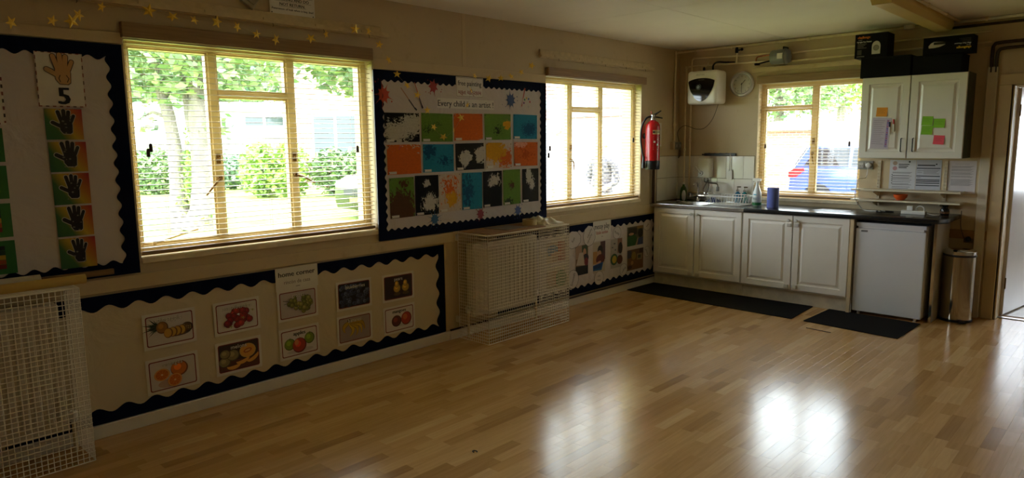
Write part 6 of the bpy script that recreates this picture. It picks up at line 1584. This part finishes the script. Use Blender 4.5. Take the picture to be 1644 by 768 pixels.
M_BARK = mat('grey_bark', (120, 112, 100), 0.9, nz=(6, 0.25, (1, 1, 0.3)), bp=(14, 0.8, 0.05))

# the big twin-stemmed tree on the lawn
bx_, by_ = fl(308, 368, GZ); T0 = Vector((bx_, by_, GZ))
tree = thing('garden_tree', 'large tree with two pale ivy grown trunks on the lawn', 'tree', tuple(T0))
side = Vector((_r0.x, _r0.y, 0)); D0 = (T0 - CAM).dot(_f); u_ = D0 / FPX        # metres per pixel there
def tp_(px, py, depth=0.0):
    d = ray(px, py); p = CAM + d * (D0 / d.dot(_f)); return p + Vector((_f.x, _f.y, 0)) * depth - T0
MB().tube([tp_(300, 372), tp_(290, 340), tp_(284, 300), tp_(281, 240), tp_(272, 190), tp_(258, 140), tp_(240, 60), tp_(225, -40)], [24 * u_, 15 * u_, 11 * u_, 10.5 * u_, 9.5 * u_, 9 * u_, 7 * u_, 4 * u_], 12).build('trunk', M_BARK, tree, smooth=True)
MB().tube([tp_(318, 372), tp_(326, 340), tp_(326, 300), tp_(323, 240), tp_(318, 190), tp_(317, 130), tp_(322, 60), tp_(330, -40)], [30 * u_, 21 * u_, 17 * u_, 16 * u_, 15 * u_, 13 * u_, 9 * u_, 5 * u_], 12).build('trunk', M_BARK, tree, smooth=True)
MB().tube([tp_(322, 240), tp_(306, 200), tp_(298, 150), tp_(286, 90)], [9 * u_, 8 * u_, 6 * u_, 3 * u_], 8).build('limb', M_BARK, tree, smooth=True)
for pts in ([tp_(258, 140), tp_(230, 120), tp_(195, 110)], [tp_(318, 130), tp_(350, 100), tp_(400, 80)], [tp_(272, 190), tp_(245, 180), tp_(225, 190)]): MB().tube(pts, [4 * u_, 2.6 * u_, 1 * u_], 6).build('branch', M_BARK, tree, smooth=True)
foliage('ivy', tree, [(tuple(tp_(300, 340)), (0.25, 0.25, 0.5)), (tuple(tp_(303, 290)), (0.16, 0.2, 0.7)), (tuple(tp_(305, 240)), (0.14, 0.14, 0.6)), (tuple(tp_(322, 350)), (0.4, 0.3, 0.25))], 700, 0.055, LM_LIGHT, 21, 0.2)
foliage('leaf_crown', tree, [(tuple(tp_(280, 40)), (3.2, 3.2, 1.6)), (tuple(tp_(255, 112)), (1.5, 1.5, 0.75)), (tuple(tp_(335, 120)), (0.8, 1.0, 0.6)), (tuple(tp_(232, 195)), (0.45, 0.4, 0.30)), (tuple(tp_(350, 205)), (0.45, 0.4, 0.40)), (tuple(tp_(325, 205)), (0.35, 0.4, 0.25))], 7000, 0.105, LM_MID, 22, 0.25)

def shrub(name, label, px0, px1, py_base, z_top, deep, n, size, m, seed, group=None):
    a, b = Vector((*fl(px0, py_base, GZ), GZ)), Vector((*fl(px1, py_base, GZ), GZ)); c = (a + b) / 2; L = (b - a).length / 2
    o = thing(name, label, 'shrub', tuple(c), 0, group); h = (z_top - GZ) / 2
    ang = math.atan2((b - a).y, (b - a).x); o.rotation_euler = (0, 0, ang)
    rr = random.Random(seed); k = max(2, int(L * 2 / 1.2)); blobs = []
    for i in range(k): blobs.append(((-L + 2 * L * (i + 0.5) / k, deep * 0.4, h * rr.uniform(0.86, 1.02)), (L / k * 1.5, deep, h * rr.uniform(0.95, 1.08))))
    foliage('leaves', o, blobs, n, size, m, seed + 1, 0.5)
    for i in range(k): MB().tube([(-L + 2 * L * (i + 0.5) / k, deep * 0.4, 0), (-L + 2 * L * (i + 0.5) / k, deep * 0.4, h)], 0.05, 6).build('stem', M_BARK, o)
    return o
shrub('garden_hedge', 'long trimmed hedge beside the tree trunk', 150, 335, 313, 1.62, 0.8, 4200, 0.11, LM_MID, 31)
shrub('garden_shrub', 'low dark shrub between trunk and bright bush', 352, 400, 305, 1.35, 0.7, 1300, 0.10, LM_BLUE, 33)
shrub('garden_bush', 'big bright rounded bush on the lawn', 393, 478, 318, 1.75, 1.0, 2800, 0.10, LM_LIGHT, 35)
shrub('garden_hedge', 'dark green hedge in front of the house with white windows', 506, 600, 315, 1.55, 0.7, 2800, 0.10, LM_MID, 37)
def far_tree(label, px, base_y, dist, z_c, r, rz, n, size, m, seed):
    d = ray(px, 240); d.z = 0; d.normalize(); p = Vector((CAM.x, CAM.y, 0)) + d * dist
    o = thing('distant_tree', label, 'tree', (p.x, p.y, GZ), 0, 'trees behind the gardens')
    MB().tube([(0, 0, 0), (0.1, 0, z_c * 0.6), (0, 0.1, z_c + 0.2)], [0.3, 0.24, 0.1], 8).build('trunk', M_BARK, o, smooth=True)
    foliage('leaf_crown', o, [((0, 0, z_c), (r, r, rz)), ((r * 0.5, 0.2, z_c - rz * 0.4), (r * 0.6, r * 0.6, rz * 0.55)), ((-r * 0.5, -0.2, z_c - rz * 0.3), (r * 0.6, r * 0.6, rz * 0.6))], n, size, m, seed, 0.4)
far_tree('tall pale green tree beyond the fence behind the twin trunk', 215, 0, 56, 8.0, 6.0, 3.9, 3600, 0.36, LM_BLUE, 41)
far_tree('broad tree beyond the white bungalow roof', 385, 0, 76, 10.6, 7.6, 5.4, 4200, 0.46, LM_BLUE, 43)
far_tree('leafy tree behind the house with white windows', 535, 0, 54, 8.2, 5.6, 4.2, 3600, 0.34, LM_MID, 45)
far_tree('slender leafy tree standing before the brick house and its hedge', 592, 0, 19, 4.0, 1.6, 1.15, 1900, 0.13, LM_MID, 51)
far_tree('leafy tree behind the flat roofed brick shed', 1245, 0, 36, 4.9, 3.0, 2.4, 4200, 0.15, LM_MID, 47)
far_tree('large leafy tree behind the board fence', 1345, 0, 47, 6.9, 4.2, 3.7, 5200, 0.20, LM_LIGHT, 49)

# fence, bungalow, house with bay window
M_FENCE = mat('weathered_fence', (156, 152, 146), 0.9, nz=(5, 0.15, (1, 1, 6)))
def fence(label, pa, pb, z_top, bw_=0.15):
    a, b = Vector(pa), Vector(pb); L = (b - a).length
    o = thing('board_fence', label, 'fence', (a.x, a.y, GZ), math.atan2((b - a).y, (b - a).x))
    h = z_top - GZ; n = int(L / bw_); me = MB().box(0, bw_ * 0.96, -0.01, 0.01, 0, h).mesh('fence_board', M_FENCE)
    for k in range(n): q = link('fence_board', me, o); q.location = (k * bw_, 0.012 * (k % 2), 0)
    for z in (0.3, h - 0.3): MB().box(0, L, 0.015, 0.05, z, z + 0.08).build('rail', M_FENCE, o)
    MB().box(0, L, -0.02, 0.04, h, h + 0.04).build('capping', M_FENCE, o)
def at_dist(px, dist):
    d = ray(px, 240); d.z = 0; d.normalize(); return (CAM.x + d.x * dist, CAM.y + d.y * dist)
fence('grey board fence behind the hedge and trunk', at_dist(150, 36), at_dist(470, 33), 1.88)
def bricks(name, c1, c2, mortar, s=1.0, rot=None):
    m, nt, b = nodes_of(name)
    tc = nt.nodes.new('ShaderNodeTexCoord').outputs['Object']
    mp = nt.nodes.new('ShaderNodeMapping'); mp.inputs['Rotation'].default_value = (PI / 2, 0, 0) if rot is None else rot; nt.links.new(tc, mp.inputs['Vector'])
    br = nt.nodes.new('ShaderNodeTexBrick'); br.inputs['Scale'].default_value = 1.0 * s; br.inputs['Brick Width'].default_value = 0.225; br.inputs['Row Height'].default_value = 0.075; br.inputs['Mortar Size'].default_value = 0.010
    br.inputs['Color1'].default_value = (*lin(c1), 1); br.inputs['Color2'].default_value = (*lin(c2), 1); br.inputs['Mortar'].default_value = (*lin(mortar), 1)
    nt.links.new(mp.outputs[0], br.inputs['Vector']); nt.links.new(br.outputs['Color'], b.inputs['Base Color']); b.inputs['Roughness'].default_value = 0.9
    MATS[name] = m; return m
M_BRICK = bricks('red_brick', (182, 134, 114), (158, 112, 94), (186, 176, 166))
M_RENDER = mat('white_render', (228, 228, 228), 0.8, nz=(2, 0.03)); M_PANE = mat('house_glass', (60, 70, 68), 0.04, nz=None); M_UPVC = mat('white_upvc', (228, 230, 232), 0.4, nz=None)
M_SLATE = mat('grey_roof', (128, 124, 122), 0.8, nz=(6, 0.15))
def house(name, label, pa, pb, depth, wall_h, roof_h, wm, windows, rm=M_SLATE, flat=False):
    a, b = Vector(pa), Vector(pb); L = (b - a).length
    o = thing(name, label, 'building', (a.x, a.y, GZ), math.atan2((b - a).y, (b - a).x))
    MB().box(0, L, 0, depth, 0, wall_h).build('wall', wm, o)
    if flat:
        MB().box(-0.2, L + 0.2, -0.2, depth + 0.2, wall_h, wall_h + roof_h).build('roof', rm, o)
        MB().box(-0.22, L + 0.22, -0.23, -0.2, wall_h - 0.12, wall_h + roof_h).build('fascia', M_UPVC, o)
    else:
        e = 0.35
        MB().add([(-e, -e, wall_h), (L + e, -e, wall_h), (L + e, depth + e, wall_h), (-e, depth + e, wall_h), (-e, depth / 2, wall_h + roof_h), (L + e, depth / 2, wall_h + roof_h)], [(3, 2, 1, 0), (0, 1, 5, 4), (2, 3, 4, 5), (1, 2, 5), (3, 0, 4)]).build('roof', rm, o)
        MB().box(-e, L + e, -e - 0.02, -e, wall_h - 0.12, wall_h + 0.03).build('gutter', M_UPVC, o)
    for (x0, x1, z0, z1, nx) in windows:
        w_ = link('window', MB().box(x0, x1, -0.05, 0.0, z0, z1).mesh('window', M_UPVC), o)
        for k in range(nx):
            pw = (x1 - x0) / nx; MB().box(x0 + pw * k + 0.06, x0 + pw * (k + 1) - 0.06, -0.058, -0.049, z0 + 0.07, z1 - 0.07).build('pane', M_PANE, w_)
    return o
house('bungalow', 'long white bungalow beyond the fence', at_dist(140, 41), at_dist(490, 39), 6.0, 3.6, 0.5, M_RENDER, [(7.5, 9.5, 2.65, 3.25, 2)], mat('pale_roof', (186, 184, 182), 0.8))
house('brick_house', 'brick house with white framed windows beyond the hedge', at_dist(478, 29), at_dist(640, 27), 6.0, 5.2, 1.8, M_BRICK, [(0.72, 2.7, 1.25, 2.85, 2), (3.4, 4.6, 1.2, 2.7, 2)])

# garage building seen through the window by the extinguisher
FY = 4.5
gx0, gx1 = hit(868, 220, 1, FY).x - 1.6, hit(1001, 220, 1, FY).x
gd0, gd1 = hit(914.5, 250, 1, FY).x, hit(997, 250, 1, FY).x
gz = hit(960, 189, 1, FY).z
gb_ = thing('garage_building', 'brick building with a white garage door outside the window', 'building', (gx0, FY, GZ))
L = gx1 - gx0; d0, d1, zt_ = gd0 - gx0, gd1 - gx0, gz - GZ
MB().box(0, d0, 0, 5.0, 0, 4.2).box(d0, d1, 0, 5.0, zt_, 4.2).box(d1, L, 0, 5.0, 0, 4.2).build('wall', M_BRICK, gb_, fix=False)
dr = link('garage_door', MB().box(d0, d1, 0.06, 0.10, 0, zt_).mesh('garage_door', M_UPVC), gb_)
for k in range(9):
    for j in range(4):
        pw, ph = (d1 - d0) / 4, zt_ / 9
        MB().box(d0 + pw * j + 0.02, d0 + pw * (j + 1) - 0.02, 0.045, 0.062, ph * k + 0.02, ph * (k + 1) - 0.02).build('door_panel', M_UPVC, dr, bevel=0.008, seg=1)
MB().box(d0 - 0.15, d1 + 0.02, -0.06, 0.0, zt_ + 0.02, zt_ + 0.12).build('lintel', mat('dark_lintel', (130, 134, 136), 0.6), gb_)
MB().box(-0.1, L, -0.04, 0.0, zt_ + 0.22, zt_ + 0.42).build('cladding_band', mat('grey_cladding', (168, 180, 184), 0.5), gb_)
mx, mz = hit(894.5, 205, 1, FY).x - gx0, hit(894.5, 205, 1, FY).z - GZ
MB().lathe([(0.12, 0), (0.14, 0.05), (0.10, 0.12)], 16, (mx, 0, mz), 'y').build('wall_lamp', M_UPVC, gb_, smooth=True)
px_ = hit(881, 260, 1, FY).x - gx0
MB().box(px_ - 0.3, px_ + 0.08, -0.05, 0.02, 0, hit(881, 195, 1, FY).z - GZ).build('side_door', M_UPVC, gb_)

# yard seen through the kitchen window
BY = 15.0
sx0, sx1 = hit(1195, 250, 1, BY).x, hit(1303, 250, 1, BY).x; sz = hit(1265, 203, 1, BY).z
sh = house('brick_shed', 'flat roofed brick shed behind the blue car', (sx0, BY, 0), (sx1, BY, 0), 4.0, sz - GZ, 0.16, M_BRICK, [], mat('felt_roof', (150, 150, 152), 0.8), True)
fx0, fx1 = hit(1305, 230, 1, BY - 0.35).x, hit(1440, 230, 1, BY - 0.35).x; fz = hit(1340, 203, 1, BY - 0.35).z
fence('grey board fence behind the blue car', (fx0, BY - 0.35, 0), (fx1, BY - 0.35, 0), fz)

def car(name, label, loc, rotz, colour, L=4.1, Hh=1.52, Wd=1.74, suv=False):
    """nose at +x, centre line on y=0"""
    o = thing(name, label, 'car', loc, rotz)
    pm = mat('car_paint_' + label.split()[0], colour, 0.2, 0.3, nz=None, coat=1.0); belt = Hh * (0.60 if suv else 0.62)
    hood = belt - (0.02 if suv else 0.06); r_ = 0.33
    prof = [(0.06, 0.26), (0.0, 0.45), (0.03, belt - 0.06), (0.12, belt), (L * 0.70, belt), (L * 0.93, hood - 0.10), (L - 0.02, hood - 0.26), (L, 0.42), (L - 0.06, 0.22)]
    wx = (0.72, L - 0.82)
    for wxc in reversed(wx):
        prof += [(wxc + r_ * 1.12 * math.cos(t), 0.24 + r_ * 1.12 * math.sin(t)) for t in [PI * k / 8 for k in range(0, 9)]]
    body = MB().prism(prof, -Wd / 2, Wd / 2); body.build('body', pm, o, bevel=0.035, seg=3, smooth=True)
    hb, ht_ = Wd / 2 - 0.04, Wd / 2 - 0.20
    gl = [(0.08, belt), (0.42, Hh), (L * 0.52, Hh), (L * 0.72, belt)]
    b_ = MB(); b_.v = [(gl[0][0], -hb, belt), (gl[3][0], -hb, belt), (gl[2][0], -ht_, Hh), (gl[1][0], -ht_, Hh), (gl[0][0], hb, belt), (gl[3][0], hb, belt), (gl[2][0], ht_, Hh), (gl[1][0], ht_, Hh)]
    b_.f = [(0, 1, 2, 3), (5, 4, 7, 6), (1, 5, 6, 2), (4, 0, 3, 7), (3, 2, 6, 7), (0, 4, 5, 1)]
    b_.build('cabin', pm, o, bevel=0.05, seg=3, smooth=True)
    gm = mat('car_glass', (26, 30, 34), 0.03, nz=None)
    def onside(x, z, s, off=0.006):
        t = (z - belt) / (Hh - belt); return (x, s * (hb + (ht_ - hb) * t + off), z)
    for s in (-1, 1):
        for (a, b, c, d) in (((0.34, .12), (L * 0.34, .12), (L * 0.34, .86), (0.60, .86)), ((L * 0.36, .12), (L * 0.66, .12), (L * 0.53, .86), (L * 0.36, .86))):
            q = [onside(x, belt + (Hh - belt) * v, s) for x, v in (a, b, c, d)]; q2 = [(p[0], p[1] - s * 0.02, p[2]) for p in q]
            MB().add(q + q2, [(0, 1, 2, 3), (7, 6, 5, 4), (0, 4, 5, 1), (1, 5, 6, 2), (2, 6, 7, 3), (3, 7, 4, 0)]).build('side_window', gm, o)
        MB().prism([(-0.01, belt - 0.24), (0.20, belt - 0.20), (0.40, belt - 0.04), (0.36, belt + 0.03), (0.14, belt + 0.01), (0.0, belt - 0.08)], s * Wd / 2 - 0.02, s * Wd / 2 + 0.015).build('tail_lamp', mat('red_lamp', (200, 24, 30), 0.15, nz=None), o, bevel=0.012)
        MB().box(L - 0.40, L - 0.02, s * (Wd / 2 - 0.2) - 0.16, s * (Wd / 2 - 0.2) + 0.16, hood - 0.34, hood - 0.19).build('head_lamp', mat('lamp_glass', (220, 226, 230), 0.1, nz=None), o, bevel=0.02)
        MB().box(L * 0.62, L * 0.62 + 0.10, s * (Wd / 2 + 0.08) - 0.08, s * (Wd / 2 + 0.08) + 0.08, belt + 0.0, belt + 0.12).build('mirror', pm, o, bevel=0.03)
        for wxc in wx:
            w_ = link('wheel', MB().lathe([(0.20, -0.1), (r_ * 0.97, -0.1), (r_, -0.06), (r_, 0.06), (r_ * 0.97, 0.1), (0.20, 0.1)], 28, axis='y').mesh('wheel', mat('tyre', (26, 26, 27), 0.8, nz=None), smooth=True), o); w_.location = (wxc, s * (Wd / 2 - 0.11), 0.33)
            MB().lathe([(0.0, 0.06), (0.05, 0.07), (0.19, 0.095), (0.205, 0.08)], 20, axis='y', caps=False).build('hub_cap', mat('alloy', (170, 172, 176), 0.3, 0.8, nz=None), w_, smooth=True).rotation_euler = (0, 0, 0 if s < 0 else PI)
    q = [(gl[2][0] + 0.04, -ht_ + 0.06, Hh - 0.05), (gl[2][0] + 0.04, ht_ - 0.06, Hh - 0.05), (gl[3][0] - 0.02, hb - 0.08, belt + 0.05), (gl[3][0] - 0.02, -hb + 0.08, belt + 0.05)]
    MB().add([(p[0] + 0.03, p[1], p[2] + 0.02) for p in q] + q, [(0, 1, 2, 3), (7, 6, 5, 4), (0, 4, 5, 1), (1, 5, 6, 2), (2, 6, 7, 3), (3, 7, 4, 0)]).build('windscreen', gm, o)
    q = [(0.10, -hb + 0.1, belt + 0.06), (0.10, hb - 0.1, belt + 0.06), (0.36, ht_ - 0.06, Hh - 0.08), (0.36, -ht_ + 0.06, Hh - 0.08)]
    MB().add([(p[0] - 0.03, p[1], p[2] + 0.02) for p in q] + q, [(0, 1, 2, 3), (7, 6, 5, 4), (0, 4, 5, 1), (1, 5, 6, 2), (2, 6, 7, 3), (3, 7, 4, 0)]).build('rear_window', gm, o)
    MB().box(L - 0.03, L + 0.012, -0.26, 0.26, 0.40, 0.51).build('number_plate', mat('yellow_plate', (214, 186, 60), 0.4, nz=None), o)
    MB().box(L - 0.05, L + 0.008, -0.5, 0.5, 0.55, 0.68).build('grille', M_BLACK, o)
    return o
CY = 10.4
crx = hit(1266, 285, 1, CY).x
car('parked_car', 'blue hatchback with red tail lamp parked in the yard', (crx, CY + 0.87, GZ + 0.0), 0.0, (52, 78, 160), 4.1, 1.56)
ny = hit(538, 335, 0, -9.9).y
car('parked_car', 'black off-road car parked outside the large window', (-9.0, ny + 4.25, GZ), -PI / 2, (22, 24, 28), 4.25, 1.80, 1.80, True)

# ------------------------------------------------------------------ the person outside
pd = 10.3
d_ = ray(967, 240); d_.z = 0; d_.normalize()
pp = Vector((CAM.x + d_.x * pd, CAM.y + d_.y * pd, GZ))
person = thing('person', 'person with short fair hair in a dark checked shirt standing outside', 'person', tuple(pp), math.atan2(CAM.y - pp.y, CAM.x - pp.x) + PI / 2 - 0.5)
def skin_body():
    J = {'pel': (0, 0, 0.93), 'wst': (0, 0.0, 1.08), 'chs': (0, 0.0, 1.28), 'shc': (0, 0.01, 1.42), 'nck': (0, 0.0, 1.50), 'jaw': (0, -0.015, 1.56), 'hd': (0, -0.02, 1.64), 'top': (0, -0.005, 1.73)}
    rad = {'pel': (.165, .12), 'wst': (.15, .11), 'chs': (.17, .12), 'shc': (.12, .085), 'nck': (.055, .055), 'jaw': (.065, .075), 'hd': (.078, .095), 'top': (.05, .06)}
    E = [('pel', 'wst'), ('wst', 'chs'), ('chs', 'shc'), ('shc', 'nck'), ('nck', 'jaw'), ('jaw', 'hd'), ('hd', 'top')]
    for s, n in ((-1, 'L'), (1, 'R')):
        J.update({'sh' + n: (s * 0.185, 0.01, 1.40), 'el' + n: (s * 0.245, 0.02, 1.12), 'wr' + n: (s * 0.12, -0.21, 1.02), 'hp' + n: (s * 0.09, 0, 0.88), 'kn' + n: (s * 0.10, -0.01, 0.50), 'an' + n: (s * 0.10, 0.03, 0.09), 'to' + n: (s * 0.115, -0.15, 0.04)})
        rad.update({'sh' + n: (.065, .065), 'el' + n: (.05, .05), 'wr' + n: (.032, .032), 'hp' + n: (.095, .10), 'kn' + n: (.06, .065), 'an' + n: (.045, .05), 'to' + n: (.04, .03)})
        E += [('shc', 'sh' + n), ('sh' + n, 'el' + n), ('el' + n, 'wr' + n), ('pel', 'hp' + n), ('hp' + n, 'kn' + n), ('kn' + n, 'an' + n), ('an' + n, 'to' + n)]
        # palm and five fingers closing round the folder
        w_ = Vector(J['wr' + n]); c_ = w_ + Vector((-s * 0.035, -0.055, 0.0)); J['pa' + n] = tuple(c_); rad['pa' + n] = (.034, .02); E.append(('wr' + n, 'pa' + n))
        for k in range(4):
            b_ = c_ + Vector((-s * 0.012, -0.028, 0.030 - 0.020 * k)); m_ = b_ + Vector((-s * 0.032, -0.016, -0.002)); e_ = m_ + Vector((-s * 0.026, 0.012, -0.004)); L_ = (0.9, 1.0, 0.95, 0.75)[k]
            m_ = b_ + (m_ - b_) * L_; e_ = m_ + (e_ - m_) * L_
            for nm, q in (('a', b_), ('b', m_), ('c', e_)): J['f%d%s%s' % (k, nm, n)] = tuple(q); rad['f%d%s%s' % (k, nm, n)] = (.0095, .0095)
            E += [('pa' + n, 'f%da%s' % (k, n)), ('f%da%s' % (k, n), 'f%db%s' % (k, n)), ('f%db%s' % (k, n), 'f%dc%s' % (k, n))]
        t0 = c_ + Vector((0.0, 0.0, 0.036)); t1 = t0 + Vector((-s * 0.02, -0.03, 0.016)); J['ta' + n] = tuple(t0); J['tb' + n] = tuple(t1); rad['ta' + n] = (.012, .012); rad['tb' + n] = (.0095, .0095); E += [('pa' + n, 'ta' + n), ('ta' + n, 'tb' + n)]
    ks = list(J); me = bpy.data.meshes.new('body'); me.from_pydata([J[k] for k in ks], [(ks.index(a), ks.index(b)) for a, b in E], [])
    ob = bpy.data.objects.new('body', me); COL.objects.link(ob)
    ob.modifiers.new('skin', 'SKIN')
    if not me.skin_vertices: me.skin_vertices.new()
    sv = me.skin_vertices[0].data
    for i, k in enumerate(ks): sv[i].radius = rad[k]; sv[i].use_root = (k == 'pel')
    ss = ob.modifiers.new('sub', 'SUBSURF'); ss.levels = 2; ss.render_levels = 2
    dg = bpy.context.evaluated_depsgraph_get(); m2 = bpy.data.meshes.new_from_object(ob.evaluated_get(dg))
    bpy.data.objects.remove(ob); return m2
body_me = skin_body(); body_me.name = 'body'
def plaid():
    m, nt, b = nodes_of('checked_shirt'); tc = nt.nodes.new('ShaderNodeTexCoord').outputs['Object']
    ck_ = nt.nodes.new('ShaderNodeTexChecker'); ck_.inputs['Scale'].default_value = 26; ck_.inputs['Color1'].default_value = (*lin((70, 68, 76)), 1); ck_.inputs['Color2'].default_value = (*lin((112, 106, 110)), 1)
    nt.links.new(tc, ck_.inputs['Vector']); nt.links.new(ck_.outputs['Color'], b.inputs['Base Color']); b.inputs['Roughness'].default_value = 0.9; return m
M_SKIN = mat('skin', (206, 158, 132), 0.5, nz=(20, 0.04))
for m_ in (M_SKIN, plaid(), mat('trousers', (176, 186, 176), 0.9, nz=(25, 0.4)), mat('shoe', (40, 36, 34), 0.6)): body_me.materials.append(m_)
for p in body_me.polygons:
    c_ = p.center; p.use_smooth = True
    if c_.z < 0.08: p.material_index = 3
    elif c_.z < 0.95 and abs(c_.x) < 0.24 and c_.y > -0.16: p.material_index = 2
    elif c_.z < 1.475 and c_.y > -0.12: p.material_index = 1
    else: p.material_index = 0
link('body', body_me, person)
hb_ = MB().ball((0, 0.012, 1.675), 0.092, 0.108, 0.088, 18, 12)
hb_.v = [(x, y, z + (0.0 if y > -0.03 else 0.045 * min(1, (-0.03 - y) / 0.05))) for x, y, z in hb_.v]
hb_.build('hair', mat('fair_hair', (204, 184, 146), 0.8, nz=(60, 0.2), bp=(90, 0.6, 0.01)), person, smooth=True)
MB().add([(-0.012, -0.112, 1.615), (0.012, -0.112, 1.615), (0, -0.140, 1.618), (0, -0.112, 1.66)], [(0, 2, 1), (0, 3, 2), (1, 2, 3), (0, 1, 3)]).build('nose', M_SKIN, person)
for s in (-1, 1):
    MB().ball((s * 0.032, -0.104, 1.655), 0.010, 0.008, 0.008).build('eye', mat('eye_dark', (50, 40, 36), 0.2, nz=None), person, smooth=True)
    MB().ball((s * 0.088, 0.0, 1.635), 0.012, 0.022, 0.032).build('ear', M_SKIN, person, smooth=True)
MB().ball((0, -0.100, 1.582), 0.024, 0.008, 0.006).build('mouth', mat('lip', (176, 104, 96), 0.5, nz=None), person, smooth=True)
fo = thing('folder', 'green and white patterned folder held by the person outside', 'folder', tuple(pp), person.rotation_euler[2])
MB().box(-0.15, 0.15, -0.345, -0.330, 0.86, 1.06).build('cover', mat('green_pattern', (120, 170, 150), 0.5, nz=(16, 0.7)), fo, bevel=0.004)
MB().box(-0.145, 0.145, -0.330, -0.318, 0.865, 1.055).build('pages', M_CARD, fo)
